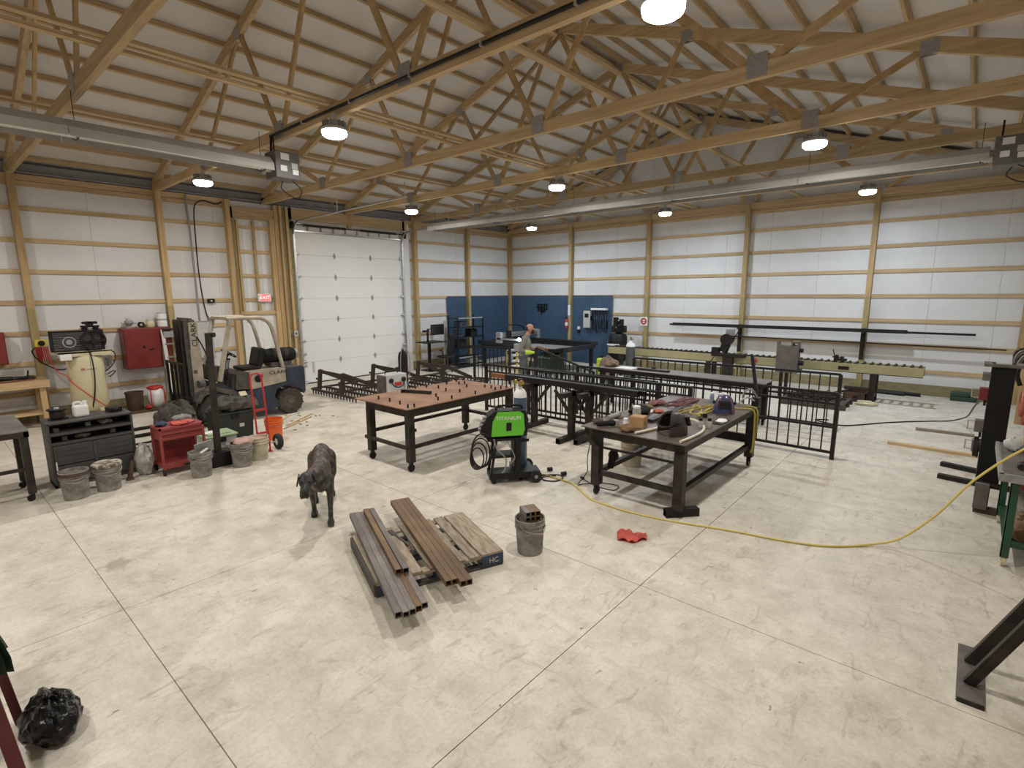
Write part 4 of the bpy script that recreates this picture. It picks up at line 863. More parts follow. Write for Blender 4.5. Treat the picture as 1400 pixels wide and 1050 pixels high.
for k in range(5): b.b2(2.26+k*0.24, 2.29+k*0.24, -12.95, -12.91, 0.3, 1.26)
part(t, b, 'load_backrest', 'steel_black')
for x in (2.45, 3.05): part(t, MB().b2(x-0.05, x+0.05, -12.99, -12.94, 0.02, 0.62).b2(x-0.05, x+0.05, -13.95, -12.94, 0.01, 0.05), 'fork', 'steel_black')
part(t, MB().tube([(3.0, -12.7, 1.95), (3.12, -12.55, 1.6), (3.10, -12.4, 1.1), (3.0, -12.35, 0.8)], 0.014, n=6), 'hydraulic_hose', 'black')
# ---- red hand truck
t = thing('hand_truck', 'red tubular hand truck with two black wheels standing beside the buckets', 'hand truck', (5.70, -12.62, 0))
for y in (-12.76, -12.58): part(t, MB().tube([(5.80, y, 0.02), (5.78, y, 0.4), (5.74, y, 0.9), (5.70, y, 1.20), (5.69, y+(0.04 if y < -12.7 else -0.04), 1.29), (5.69, -12.67, 1.30)], 0.015), 'frame_tube', 'red_bright')
part(t, MB().tube([(5.72, -12.60, 1.26), (5.66, -12.54, 1.28), (5.60, -12.53, 1.20), (5.66, -12.56, 1.10), (5.73, -12.59, 1.05)], 0.014), 'grip', 'red_bright')
for z in (0.32, 0.70): part(t, MB().b2(5.77-0.04*z, 5.80-0.04*z, -12.76, -12.58, z, z+0.03), 'crossbar', 'red_bright')
part(t, MB().b2(5.60, 5.80, -12.80, -12.54, 0.0, 0.012), 'toe_plate', 'red_bright')
for y in (-12.93, -12.41):
    w_ = part(t, MB().lathe([(0.06, -0.035), (0.115, -0.04), (0.13, -0.02), (0.13, 0.02), (0.115, 0.04), (0.06, 0.035)], (5.73, y, 0.13), axis='Y', n=24, cap=False), 'wheel', 'rubber')
    part(w_, MB().lathe([(0.015, 0.045), (0.02, 0.03), (0.06, 0.03), (0.065, 0.02), (0.065, -0.02), (0.06, -0.03), (0.02, -0.03), (0.015, -0.045)], (5.73, y, 0.13), axis='Y', n=20), 'rim', 'white_plain')
part(t, MB().cyl((5.73, -12.93, 0.13), (5.73, -12.41, 0.13), 0.012), 'axle', 'galv')
# ---- thin wooden sticks on the floor by the forklift
for k, (x0, y0, x1, y1) in enumerate(((4.1, -11.72, 3.5, -11.1), (4.35, -11.6, 3.75, -10.75), (4.55, -11.75, 4.0, -10.9))):
    single(MB().bar((x0, y0, 0.01), (x1, y1, 0.01), 0.03, 0.018), 'wood_stick', 'wood_y', 'thin pine stick lying on the floor beside the forklift wheel', 'stick', 'pine sticks by the forklift', base=(x0, y0, 0))
for k in range(16):
    x, y = 4.2+rnd.uniform(-0.8, 0.6), -11.0+rnd.uniform(-0.7, 0.5)
    single(MB().box((x, y, 0.006), (0.03+0.04*rnd.random(), 0.02, 0.012), (0,0,rnd.uniform(0,3))), 'bark_chip', 'ash', 'small dark bark chip on the floor near the forklift', 'chip', 'bark chips near the forklift', base=(x, y, 0))

# ================================================================== CENTRE: tables, welders, railings
def caster(T, x, y, top=0.12, r=0.05):
    part(T, MB().cyl((x-0.016, y, r), (x+0.016, y, r), r, n=14).b2(x-0.026, x+0.026, y-0.022, y+0.022, r+0.015, top), 'caster', 'black')
def fab_table(label, x0, x1, y0, y1, zt, top_mat, legs, name='welding_table', rail=0.33):
    t = thing(name, label, 'table', ((x0+x1)/2, (y0+y1)/2, 0))
    part(t, MB().b2(x0, x1, y0, y1, zt-0.014, zt), 'top_plate', top_mat)
    (lx0, lx1, ly0, ly1) = legs
    for y in (ly0, ly1): part(t, MB().b2(lx0-0.05, lx1+0.05, y-0.045, y+0.045, zt-0.13, zt-0.014), 'top_rail', 'steel_dark')
    for x in (lx0, lx1): part(t, MB().b2(x-0.045, x+0.045, ly0+0.045, ly1-0.045, zt-0.13, zt-0.014), 'top_rail', 'steel_dark')
    return t
mat('rust_plate', (0.30, 0.165, 0.095), 0.7, col2=(0.185, 0.095, 0.058), scale=2.2, detail=7, var=0.1)
mat('plate_brown', (0.17, 0.135, 0.11), 0.45, 0.3, col2=(0.10, 0.082, 0.07), scale=3.5, detail=7)
ta = fab_table('long steel fixture table with a rusty top studded with upright pegs', 7.12, 8.44, -11.80, -9.50, 0.945, 'rust_plate', (7.40, 8.36, -11.70, -9.55))
for x, y in ((7.40, -11.70), (8.36, -11.70), (7.26, -9.55), (8.36, -9.55)):
    l_ = part(ta, MB().b2(x-0.05, x+0.05, y-0.05, y+0.05, 0.14, 0.82), 'leg', 'steel_dark'); caster(l_, x, y, 0.14, 0.055)
for z in (0.33,):
    part(ta, MB().b2(8.34, 8.38, -11.70, -9.55, z, z+0.05), 'lower_rail', 'steel_dark'); part(ta, MB().b2(7.33, 7.37, -11.70, -9.55, z+0.08, z+0.13), 'lower_rail', 'steel_dark')
    part(ta, MB().b2(7.30, 8.36, -11.76, -11.72, z, z+0.05), 'lower_rail', 'steel_dark'); part(ta, MB().b2(7.28, 8.36, -9.53, -9.49, z+0.02, z+0.07), 'lower_rail', 'steel_dark')
part(ta, MB().b2(7.85, 7.95, -10.75, -10.65, 0.80, 0.83).b2(8.28, 8.44, -11.72, -11.64, 0.60, 0.64), 'bracket', 'steel_dark')
PEGS = [(7.5, -11.61), (7.77, -11.6), (8.06, -11.63), (8.35, -11.71), (8.38, -11.62), (8.26, -11.07), (8.04, -10.92), (8.35, -10.87), (8.35, -10.36), (7.79, -10.49), (7.5, -10.4), (8.05, -10.42), (7.79, -10.01), (7.48, -9.90), (7.54, -9.82),
        (7.23, -9.56), (7.23, -9.73), (7.3, -10.03), (7.27, -10.47), (8.06, -9.84), (8.19, -9.82), (8.36, -9.90), (8.36, -9.76), (8.38, -9.64), (7.35, -11.06), (7.2, -9.95), (7.19, -10.65)]
pg0 = None
for x, y in PEGS:
    if pg0 is None: pg0 = MB().cyl((0,0,0), (0,0,0.055), 0.013, n=8).build('peg', 'steel_black', ta); pg0.location = (x-7.78, y+10.65, 0.945)
    else: put('peg', pg0, (x-7.78, y+10.65, 0.945), ta)
single(MB().hollow((7.30, -11.02, 0.971), (7.80, -10.82, 0.971), 0.05, 0.05, 0.005), 'steel_tube_offcut', 'steel_dark', 'short dark square tube lying on the rusty fixture table', 'tube', base=(7.55, -10.9, 0.946))

tb = fab_table('steel work table cluttered with tools and welding helmets', 10.70, 12.06, -10.84, -8.20, 0.90, 'plate_brown', (10.86, 11.96, -10.70, -8.30))
for x, y in ((10.86, -10.70), (11.96, -10.72), (11.98, -8.30), (10.86, -8.30)):
    z0 = 0.095 if (x, y) == (11.96, -10.72) else 0.14
    l_ = part(tb, MB().b2(x-0.055, x+0.055, y-0.055, y+0.055, z0, 0.77), 'leg', 'steel_dark')
    if z0 > 0.1: caster(l_, x, y, 0.14, 0.055)
part(tb, MB().b2(10.84, 10.90, -10.70, -8.30, 0.27, 0.33), 'lower_rail', 'steel_dark'); part(tb, MB().b2(11.93, 11.99, -10.70, -8.30, 0.27, 0.33), 'lower_rail', 'steel_dark')
part(tb, MB().b2(10.86, 11.96, -10.73, -10.68, 0.27, 0.33), 'lower_rail', 'steel_dark'); part(tb, MB().b2(10.86, 11.96, -10.72, -10.70, 0.62, 0.645), 'hanging_rail', 'steel_dark')
part(tb, MB().b2(10.86, 11.96, -8.33, -8.27, 0.35, 0.47), 'lower_rail', 'steel_dark')
part(tb, MB().bar((10.78, -10.86, 0.80), (10.92, -10.78, 0.62), 0.05, 0.05), 'cord_hook', 'steel_dark')
single(MB().hollow((11.84, -10.80, 0.047), (12.10, -10.50, 0.047), 0.094, 0.094, 0.008), 'tube_block', 'steel_black', 'black square tube block under a leg of the cluttered work table', 'tube', base=(11.97, -10.65, 0))
t = thing('grinder_on_rail', 'dark grinder hung low on the leg of the cluttered work table', 'grinder', (10.98, -10.55, 0.33))
part(t, MB().cyl((10.98, -10.58, 0.34), (11.0, -10.52, 0.56), 0.04, 0.05), 'body', 'black_matte'); part(t, MB().lathe([(0.02, -0.02), (0.07, -0.015), (0.07, 0.015), (0.02, 0.02)], (10.98, -10.50, 0.48), axis='Y'), 'disc', 'steel_rusty')
# ---- things on the cluttered table (top z 0.90)
ZT = 0.90
def helmet(label, x, y, rz, m_, group=None):
    """welding helmet: curved shell, visor frame, glass, headgear"""
    t = thing('welding_helmet', label, 'helmet', (x, y, ZT), rz, group)
    vs = []; fs = []; nu, nv = 16, 8
    for layer, sc in ((0, 1.0), (1, 0.93)):
        for i in range(nv+1):
            ph = math.pi/2*(1-i/nv)*0.98
            for j in range(nu+1):
                th = math.pi*(j/nu)*1.36-math.pi*0.68
                rr = math.cos(ph)**0.7 if ph < 1.54 else 0.06
                vs.append((sc*(0.15*rr*math.cos(th)+0.02), sc*0.115*rr*math.sin(th), max(0.004, sc*0.235*math.sin(ph)+0.004 if layer == 0 else sc*0.232*math.sin(ph))))
    n1 = (nv+1)*(nu+1)
    for L0 in (0, n1):
        for i in range(nv):
            for j in range(nu):
                a = L0+i*(nu+1)+j; fs.append((a, a+1, a+nu+2, a+nu+1))
    for j in range(nu): a = nv*(nu+1)+j; fs.append((a, a+1, n1+a+1, n1+a))
    for i in range(nv):
        a = i*(nu+1); fs.append((a, a+nu+1, n1+a+nu+1, n1+a)); a += nu; fs.append((a, a+nu+1, n1+a+nu+1, n1+a))
    b = MB(); b.add(vs, fs, True); b.build('shell', m_, t)
    f = MB().box((0.155, 0, 0.135), (0.03, 0.13, 0.10), (0, -0.25, 0), 0.008).build('visor_frame', 'black', t); MB().box((0.171, 0, 0.138), (0.006, 0.10, 0.05), (0, -0.25, 0)).build('visor_glass', 'black_gloss', f)
    MB().tube([(-0.07, -0.08, 0.10), (-0.02, -0.10, 0.13), (0.05, 0, 0.17), (-0.02, 0.10, 0.13), (-0.07, 0.08, 0.10), (-0.09, 0, 0.09)], 0.010, n=6, close=True).build('headgear', 'black', t)
    for s_ in (-1, 1): MB().cyl((0.0, s_*0.105, 0.13), (0.0, s_*0.125, 0.13), 0.022).build('pivot_knob', 'black', t)
    return t
mat('helmet_dark', (0.05, 0.035, 0.032), 0.4, col2=(0.022, 0.016, 0.016), scale=18, var=0.2); mat('helmet_blue', (0.03, 0.045, 0.13), 0.25, col2=(0.16, 0.07, 0.06), scale=14, lo=0.42, hi=0.52)
helmet('dark welding helmet lying open on the work table beside the wooden box', 11.72, -10.52, R(58), 'helmet_dark').scale = (1.35, 1.3, 1.15)
helmet('glossy blue patterned welding helmet on the far end of the work table', 11.80, -8.95, R(-70), 'helmet_blue').scale = (1.2, 1.2, 1.05)
t = thing('wooden_box', 'small tan wooden box with dark stains on the work table', 'box', (11.27, -10.42, ZT), 0.15)
MB().b2(-0.09, 0.09, -0.08, 0.08, 0.0, 0.13, 0.004).build('box', 'cardboard', t); MB().b2(0.09, 0.092, -0.05, 0.0, 0.04, 0.08).build('stain_mark', 'ash', t); MB().b2(-0.085, 0.085, -0.075, 0.075, 0.13, 0.135).build('lid', 'cardboard', t)
jar('white_jar', 'clear plastic jar with a white lid on the work table', 'jar', (11.05, -10.05, ZT), 0.055, 0.15, 'clear_bag', 'white_plain')
jar('white_bottle', 'short white bottle beside the wooden box', 'bottle', (11.18, -10.58, ZT), 0.03, 0.10, 'white_plain', 'white_plain')
single(MB().tube([(11.42, -10.78, 0.918), (11.46, -10.65, 0.918), (11.52, -10.40, 0.918), (11.60, -10.05, 0.918), (11.62, -9.98, 0.918)], 0.016), 'pvc_pipe', 'pvc', 'straight off-white plastic pipe lying under the dark helmet', 'pipe', base=(11.45, -10.80, 0.901)) if mat('pvc', (0.72, 0.64, 0.50), 0.45, var=0.05) else 0
single(MB().tube([(11.40, -10.0, 0.925), (11.55, -9.90, 0.955), (11.75, -9.86, 0.95), (11.92, -9.98, 0.918), (12.0, -10.25, 0.918), (12.0, -10.55, 0.918), (11.98, -10.80, 0.918)], 0.016), 'bent_pipe', 'pvc', 'off-white plastic pipe bent in a hook along the table edge', 'pipe', base=(11.98, -10.80, 0.901))
for k, (lab, x, y, rz, m_) in enumerate((('black angle grinder on the near corner of the work table', 10.98, -10.68, 0.9, 'black_matte'), ('grey angle grinder lying among brushes on the work table', 10.84, -10.28, 1.5, 'grey_mid'))):
    t = thing('angle_grinder', lab, 'grinder', (x, y, ZT), rz)
    MB().cyl((-0.13, 0, 0.04), (0.10, 0, 0.045), 0.032, 0.036).build('body', m_, t); MB().cyl((0.12, 0, 0.006), (0.12, 0, 0.08), 0.034).build('gear_head', 'grey_mid', t); MB().cyl((0.12, 0, 0.002), (0.12, 0, 0.012), 0.06, n=18).build('disc', 'ash', t); MB().cyl((0.11, 0.03, 0.05), (0.13, 0.13, 0.055), 0.014).build('side_handle', 'black', t)
for k, (lab, c, d, m_, nm, cat) in enumerate((
    ('brown leather glove heaped by the grinder on the work table', (11.28, -10.72, 0.935), (0.10, 0.08, 0.05), 'leather', 'leather_glove', 'glove'),
    ('dull red rag heap on the far part of the work table', (10.86, -9.08, 0.93), (0.10, 0.17, 0.04), 'red_hose', 'rag_heap', 'rags'),
    ('black bag slumped on the work table behind the jar', (10.95, -9.75, 0.95), (0.13, 0.20, 0.06), 'black_matte', 'tool_bag', 'bag'),
    ('olive cloth bundle on the work table by the hose', (10.86, -9.42, 0.925), (0.09, 0.10, 0.035), 'olive', 'cloth_bundle', 'cloth'),
    ('khaki glove at the far right corner of the work table', (11.66, -8.50, 0.93), (0.10, 0.11, 0.04), 'olive', 'khaki_glove', 'glove'),
    ('orange safety glove on the work table', (11.12, -9.55, 0.92), (0.07, 0.06, 0.025), 'orange_dull', 'orange_glove', 'glove'),
    ('crumpled white tissue on the work table', (11.02, -9.62, 0.915), (0.05, 0.09, 0.02), 'white_plain', 'tissue', 'tissue'),
    ('dark brush head among the tools on the near corner of the work table', (10.80, -10.60, 0.93), (0.06, 0.08, 0.035), 'steel_rusty', 'brush', 'brush'))):
    mat('red_hose', (0.22, 0.05, 0.05), 0.6, col2=(0.06, 0.03, 0.03), scale=14); mat('olive', (0.20, 0.17, 0.08), 0.85, var=0.15); mat('orange_dull', (0.48, 0.12, 0.06), 0.7)
    single(crumple(c, d, 60+k, 0.901, 12), nm, m_, lab, cat, base=(c[0], c[1], 0.901))
rr = random.Random(3)
def tangle(cx, cy, rx, ry, z, n, seed):
    r_ = random.Random(seed); return [(cx+rx*math.sin(i*0.9+r_.uniform(-.5, .5)), cy+ry*math.cos(i*1.37+r_.uniform(-.6, .6)), z+r_.uniform(0, 0.03)) for i in range(n)]
single(MB().tube(tangle(11.52, -9.12, 0.16, 0.40, 0.913, 18, 4), 0.011, n=5), 'extension_cord', 'cord_olive', 'yellow-green extension cord tangled in the middle of the work table', 'cord', base=(11.45, -9.15, 0.901)) if mat('cord_olive', (0.42, 0.34, 0.06), 0.5, var=0.1) else 0
single(MB().tube(tangle(11.12, -8.78, 0.13, 0.36, 0.915, 16, 9), 0.012, n=5), 'extension_cord', 'red_hose', 'dark red cord tangled on the far side of the work table', 'cord', base=(11.15, -8.85, 0.901))
single(MB().tube([(11.75, -8.75, 0.915), (11.95, -8.65, 0.92), (12.09, -8.60, 0.90), (12.11, -8.60, 0.70), (12.10, -8.57, 0.35), (12.07, -8.54, 0.28), (12.09, -8.50, 0.4), (12.11, -8.47, 0.75), (12.07, -8.45, 0.91), (11.9, -8.5, 0.916)], 0.012, n=6), 'hanging_cord', 'cord_olive', 'yellow cord hanging in a loop over the end of the work table', 'cord', base=(12.10, -8.57, 0.28))
single(MB().b2(11.25, 11.33, -10.15, -9.2, ZT+0.001, ZT+0.04), 'steel_angle', 'steel_black', 'dark flat steel bar lying lengthwise on the work table', 'bar', base=(11.29, -9.7, ZT+0.001))
for k, (x, y) in enumerate(((11.88, -9.98), (11.97, -9.93))):
    t = thing('spray_can', 'small clear spray can with a black cap standing near the table edge', 'can', (x, y, ZT), 0, 'spray cans on the work table')
    MB().lathe([(0.028, 0), (0.03, 0.005), (0.03, 0.075), (0.022, 0.085)], n=14).build('body', 'clear_bag', t); MB().cyl((0,0,0.085), (0,0,0.12), 0.022).build('cap', 'black', t)
t = thing('paper_plate', 'shallow tray of white scraps near the edge of the work table', 'tray', (11.98, -9.55, ZT)); MB().b2(-0.09, 0.06, -0.16, 0.14, 0.0, 0.012, 0.004).build('tray', 'black', t); MB().blob((0, 0, 0.02), (0.06, 0.11, 0.02), 77, 0.2, 8, 0.013).build('scraps', 'white_plain', t)
single(MB().cyl((11.72, -9.42, ZT+0.001), (11.72, -9.42, ZT+0.05), 0.03), 'small_pot', 'black', 'small black pot standing beside the blue helmet', 'pot', base=(11.72, -9.42, ZT+0.001))
for k, x in enumerate((11.40, 11.52, 11.60)): jar('small_bottle', 'small pale blue bottle at the back of the work table', 'bottle', (x, -8.33, ZT), 0.032, 0.12, 'bottle_blue', 'white_plain', 'bottles at the back of the work table') if mat('bottle_blue', (0.30, 0.40, 0.52), 0.3) else 0
# drill-like swivel clamp with a tall bar
t = thing('bar_clamp', 'tall dark bar clamp standing up from the far corner of the work table', 'clamp', (12.0, -8.25, ZT))
part(t, MB().bar((12.02, -8.24, 1.00), (11.90, -8.20, 1.62), 0.028, 0.045, up=(1,0,0)), 'bar', 'bar_blue') if mat('bar_blue', (0.02, 0.024, 0.045), 0.35, 0.3) else 0
part(t, MB().b2(11.96, 12.06, -8.30, -8.20, 0.90, 1.03, 0.01), 'jaw', 'steel_black'); part(t, MB().tube([(12.0, -8.30, 0.98), (11.95, -8.45, 1.05), (11.88, -8.52, 1.0), (11.84, -8.50, 0.93)], 0.013), 'handle', 'grey_light'); part(t, MB().tube([(12.04, -8.28, 1.02), (11.99, -8.40, 1.16), (11.90, -8.46, 1.12), (11.88, -8.44, 0.96)], 0.013), 'handle', 'grey_mid')
# bucket and odd piece under the table
bucket('white_bucket', 'dusty white bucket on the floor under the work table', (10.64, -9.38, 0), 0.16, 0.36, 'bucket_cream', None, handle=False)

# ---- welding cart with green welder
t = thing('welding_cart', 'black wheeled welding cart carrying the green welder and a gas cylinder', 'cart', (9.60, -11.0, 0))
a0 = Vector((9.50, -11.28, 0)); ux = Vector((0.48, 0.62, 0)).normalized(); uy = Vector((-0.79, 0.61, 0))
def CP(u, v, z): p = a0+ux*u+uy*v; return (p.x, p.y, z)
def cbox(u0, u1, v0, v1, z0, z1):
    b = MB(); pts = [CP(u, v, z) for z in (z0, z1) for u, v in ((u0, v0), (u1, v0), (u1, v1), (u0, v1))]
    b.add(pts, [(3,2,1,0),(4,5,6,7),(0,1,5,4),(1,2,6,5),(2,3,7,6),(3,0,4,7)]); return b
part(t, cbox(0, 0.70, -0.13, 0.13, 0.07, 0.15), 'base_tray', 'black'); part(t, cbox(0.36, 0.64, 0.13, 0.35, 0.07, 0.15), 'cylinder_tray', 'black'); part(t, cbox(0.03, 0.40, -0.12, 0.12, 0.36, 0.40), 'middle_shelf', 'black'); part(t, cbox(-0.02, 0.44, -0.13, 0.13, 0.60, 0.63), 'top_shelf', 'black')
for v in (-0.11, 0.11):
    part(t, MB().bar(CP(0.02, v, 0.12), CP(0.10, v, 0.61), 0.05, 0.03, up=(0,0,1)), 'upright', 'black'); part(t, MB().bar(CP(0.36, v, 0.12), CP(0.38, v, 0.61), 0.06, 0.03, up=(0,0,1)), 'upright', 'black')
part(t, cbox(0.34, 0.42, -0.12, 0.12, 0.15, 0.60), 'back_panel', 'black')
for v in (-0.16, 0.38):
    w_ = part(t, MB().cyl(CP(0.63, v-0.025, 0.085), CP(0.63, v+0.025, 0.085), 0.085, n=20), 'wheel', 'rubber'); part(w_, MB().cyl(CP(0.63, v-0.03, 0.085), CP(0.63, v+0.03, 0.085), 0.025), 'hub', 'grey_mid')
for v in (-0.10, 0.10): part(t, MB().cyl(CP(0.06, v-0.012, 0.035), CP(0.06, v+0.012, 0.035), 0.035).cyl(CP(0.06, v, 0.05), CP(0.06, v, 0.08), 0.015), 'caster', 'black')
part(t, cbox(0.40, 0.60, 0.125, 0.14, 0.50, 0.54), 'cylinder_bracket', 'black')
# green welder
g = thing('green_welder', 'bright green and black welding machine with white lettering on its side', 'welder', CP(0.2, 0, 0.631))
def gpoly(us, z0, mt, name, v0, v1, par):
    b = MB(); pts = [CP(u, v0, z) for u, z in us]+[CP(u, v1, z) for u, z in us]; n = len(us)
    b.add(pts, [tuple(range(n)), tuple(range(2*n-1, n-1, -1))]+[(i, (i+1) % n, n+(i+1) % n, n+i) for i in range(n)]); return part(par, b, name, mt)
mat('green_bright', (0.135, 0.56, 0.03), 0.4, var=0.05)
gpoly([(-0.06, 0.65), (0.52, 0.65), (0.54, 0.88), (0.50, 1.0), (0.08, 1.0), (0.0, 0.94), (-0.10, 0.78)], 0, 'black', 'case', -0.105, 0.105, g)
gpoly([(0.03, 0.665), (0.46, 0.665), (0.485, 0.74), (0.47, 0.955), (0.42, 0.99), (0.12, 0.99), (0.05, 0.86)], 0, 'green_bright', 'side_panel', -0.125, -0.1051, g)
gpoly([(0.03, 0.665), (0.46, 0.665), (0.485, 0.74), (0.47, 0.955), (0.42, 0.99), (0.12, 0.99), (0.05, 0.86)], 0, 'green_bright', 'side_panel', 0.1051, 0.125, g)
gpoly([(0.23, 0.735), (0.30, 0.735), (0.305, 0.845), (0.235, 0.845)], 0, 'black', 'side_vent', -0.131, -0.1251, g)
p_ = Vector(CP(0.265, -0.1275, 0.905))-Vector(g.location)
text_mesh('lettering', 'TITANIUM', 0.07, 'white_plain', g, p_, (R(90), 0, math.atan2(ux.y, ux.x)), sx=1.05)
part(g, MB().tube([CP(0.12, 0, 1.0), CP(0.14, 0, 1.05), CP(0.44, 0, 1.05), CP(0.47, 0, 1.0)], 0.015), 'handle', 'black'); part(g, cbox(-0.10, -0.02, -0.09, 0.09, 0.68, 0.76), 'front_panel', 'black')
for k in range(4): part(g, MB().cyl(CP(-0.02-0.025*k*0.6, -0.05+0.0*k, 0.92-0.05*k), CP(-0.075-0.02*k, -0.05, 0.91-0.05*k), 0.02), 'control_knob', 'grey_mid')
# cables of the cart
b = MB()
for k in range(4):
    zc, r1, s_ = 0.50-0.02*k, 0.20-0.025*k, -0.10-0.05*k
    b.tube([CP(s_+0.02*k+r1*0.7*math.cos(a), -0.165-0.05*k, zc+r1*1.15*math.sin(a)) for a in [i*2*math.pi/10 for i in range(10)]], 0.010, n=5, close=True)
single(b, 'welding_cable_coil', 'black', 'black welding cables coiled on the front of the welding cart', 'cable', base=CP(-0.12, -0.15, 0.25))
single(MB().tube([CP(0.06, -0.14, 0.64), CP(0.10, -0.16, 0.50), CP(0.22, -0.16, 0.36), CP(0.20, -0.17, 0.22), CP(0.16, -0.17, 0.17)], 0.010, n=5).tube([CP(0.24, -0.14, 0.60), CP(0.30, -0.15, 0.48), CP(0.34, -0.15, 0.36), CP(0.27, -0.15, 0.28)], 0.008, n=5), 'torch_lead', 'grey_mid', 'grey torch leads dangling under the green welder', 'cable', base=CP(0.2, -0.16, 0.17))
# blue gas cylinder on the cart
c0 = CP(0.50, 0.235, 0.151)
t = thing('gas_cylinder', 'blue gas cylinder with a white shoulder and brass valve on the welding cart', 'gas cylinder', c0)
mat('cyl_blue', (0.075, 0.125, 0.18), 0.4, var=0.1); mat('brass', (0.55, 0.38, 0.12), 0.35, 0.8)
MB().lathe([(0.085, 0), (0.092, 0.01), (0.092, 0.96), (0.092, 0.965)], n=22).build('cylinder', 'cyl_blue', t); MB().lathe([(0.0921, 0.965), (0.088, 1.02), (0.06, 1.07), (0.03, 1.09), (0.03, 1.11)], n=22).build('shoulder', 'white_plain', t)
v_ = MB().cyl((0,0,1.11), (0,0,1.20), 0.018).cyl((0,0,1.16), (0.06,-0.04,1.16), 0.014).build('valve', 'brass', t); MB().cyl((0.06,-0.04,1.18), (0.085,-0.06,1.18), 0.032).build('gauge', 'brass', v_); MB().cyl((-0.02,-0.06,1.19), (-0.03,-0.085,1.19), 0.030).build('gauge', 'brass', v_)
MB().cyl((0,0,1.20), (0,0,1.22), 0.035).build('hand_wheel', 'black', v_)
# ---- floor cords round the cart
single(MB().tube([(9.86, -10.62, 0.012), (10.0, -10.58, 0.012), (10.15, -10.60, 0.012), (10.4, -10.62, 0.012), (10.58, -10.71, 0.012), (10.80, -10.86, 0.012), (10.93, -10.93, 0.012), (11.15, -10.96, 0.012), (11.4, -10.97, 0.012), (11.75, -10.93, 0.012), (12.1, -10.84, 0.012), (12.55, -10.70, 0.012), (13.1, -10.57, 0.012), (13.45, -10.4, 0.012), (13.74, -10.12, 0.02), (13.96, -10.02, 0.12), (14.2, -9.99, 0.42), (14.43, -9.98, 0.82), (14.73, -9.97, 1.18), (15.0, -9.96, 1.36), (15.18, -9.95, 1.42)], 0.0105, n=6, smooth=4), 'extension_cord', 'cord_yellow', 'long yellow extension cord snaking over the floor up to the right wall', 'cord', base=(9.86, -10.62, 0)) if mat('cord_yellow', (0.68, 0.54, 0.14), 0.5, var=0.05) else 0
t = thing('black_power_cord', 'black power cord looped on the floor beside the welding cart', 'cord', (10.0, -10.6, 0))
part(t, MB().tube([(9.78, -10.95, 0.01), (9.80, -10.78, 0.01), (9.92, -10.62, 0.012), (10.12, -10.48, 0.02), (10.22, -10.55, 0.012), (10.20, -10.70, 0.01), (10.05, -10.76, 0.01), (9.98, -10.66, 0.014), (10.08, -10.52, 0.012)], 0.009, n=6), 'cable', 'black'); part(t, MB().cyl((10.14, -10.46, 0.035), (10.17, -10.40, 0.035), 0.03), 'plug', 'black'); part(t, MB().cyl((9.86, -10.42, 0.03), (9.90, -10.36, 0.03), 0.028), 'plug', 'black')
t = thing('drop_cord', 'thin black cord hanging from the work table down to the floor', 'cord', (10.55, -10.55, 0))
part(t, MB().tube([(10.68, -10.45, 0.90), (10.66, -10.46, 0.80), (10.60, -10.52, 0.4), (10.62, -10.55, 0.2), (10.52, -10.62, 0.02), (10.55, -10.55, 0.01), (10.72, -10.35, 0.01), (10.95, -10.30, 0.01), (10.98, -10.48, 0.01), (10.80, -10.50, 0.01), (10.6, -10.45, 0.01), (10.45, -10.38, 0.015)], 0.006, n=5), 'cable', 'black'); part(t, MB().cyl((10.45, -10.38, 0.02), (10.40, -10.36, 0.02), 0.018), 'plug', 'black')

# ---- railings: frames with separate pickets
def railing(label, p0, p1, h=1.02, n=None, end_posts=(True, True), mid=(0.50,), gap=0.13, lean=0.0, group='black steel railing sections', slope=0.0, rails=None, mt='steel_black'):
    """railing from p0 to p1 (floor points); slope lifts the far end"""
    p0, p1 = Vector((*p0, 0)), Vector((*p1, 0)); L_ = (p1-p0).length; a = math.atan2(p1.y-p0.y, p1.x-p0.x)
    t = thing('railing', label, 'railing', p0, a, group)
    t.rotation_euler = (lean, 0, a)
    def zz(x, z): return z+slope*x/L_
    MB().bar((0, 0, zz(0, h)), (L_, 0, zz(L_, h)), 0.045, 0.04, up=(0,0,1)).build('top_rail', mt, t)
    MB().bar((0, 0, zz(0, 0.11)), (L_, 0, zz(L_, 0.11)), 0.04, 0.04, up=(0,0,1)).build('bottom_rail', mt, t)
    for m_ in mid: MB().bar((0, 0, zz(0, m_)), (L_, 0, zz(L_, m_)), 0.035, 0.035, up=(0,0,1)).build('middle_rail', mt, t)
    for i, e in enumerate(end_posts):
        if e:
            x = 0 if i == 0 else L_; zt = zz(x, h); zb = 0.0
            q = MB().b2(x-0.028, x+0.028, -0.028, 0.028, zb, zt).build('post', mt, t)
    n = n or int(L_/gap); st = L_/n
    pk = None
    for i in range(1, n):
        x = i*st; zb = zz(x, 0.12); zt = zz(x, h-0.02)
        if pk is None: pk = MB().b2(-0.009, 0.009, -0.009, 0.009, 0.0, zt-zb).build('picket', mt, t); pk.location = (x, 0, zb)
        else: put('picket', pk, (x, 0, zb), t)
    return t
railing('long black railing standing on the floor in front of the plate table', (8.1, -7.10), (12.86, -7.20), 1.02, mid=(0.50, 0.86), gap=0.155, lean=R(-2))
railing('long black railing standing behind the heavy T-shaped stands', (6.40, -8.08), (10.95, -8.05), 1.02, mid=(0.88,), gap=0.115)
railing('black railing standing behind the grey plate table', (8.5, -5.36), (12.58, -5.30), 1.06, mid=(0.62,), gap=0.16)
railing('short black railing beside the harrow frames', (3.42, -5.48), (4.58, -5.24), 1.02, mid=(), gap=0.12)
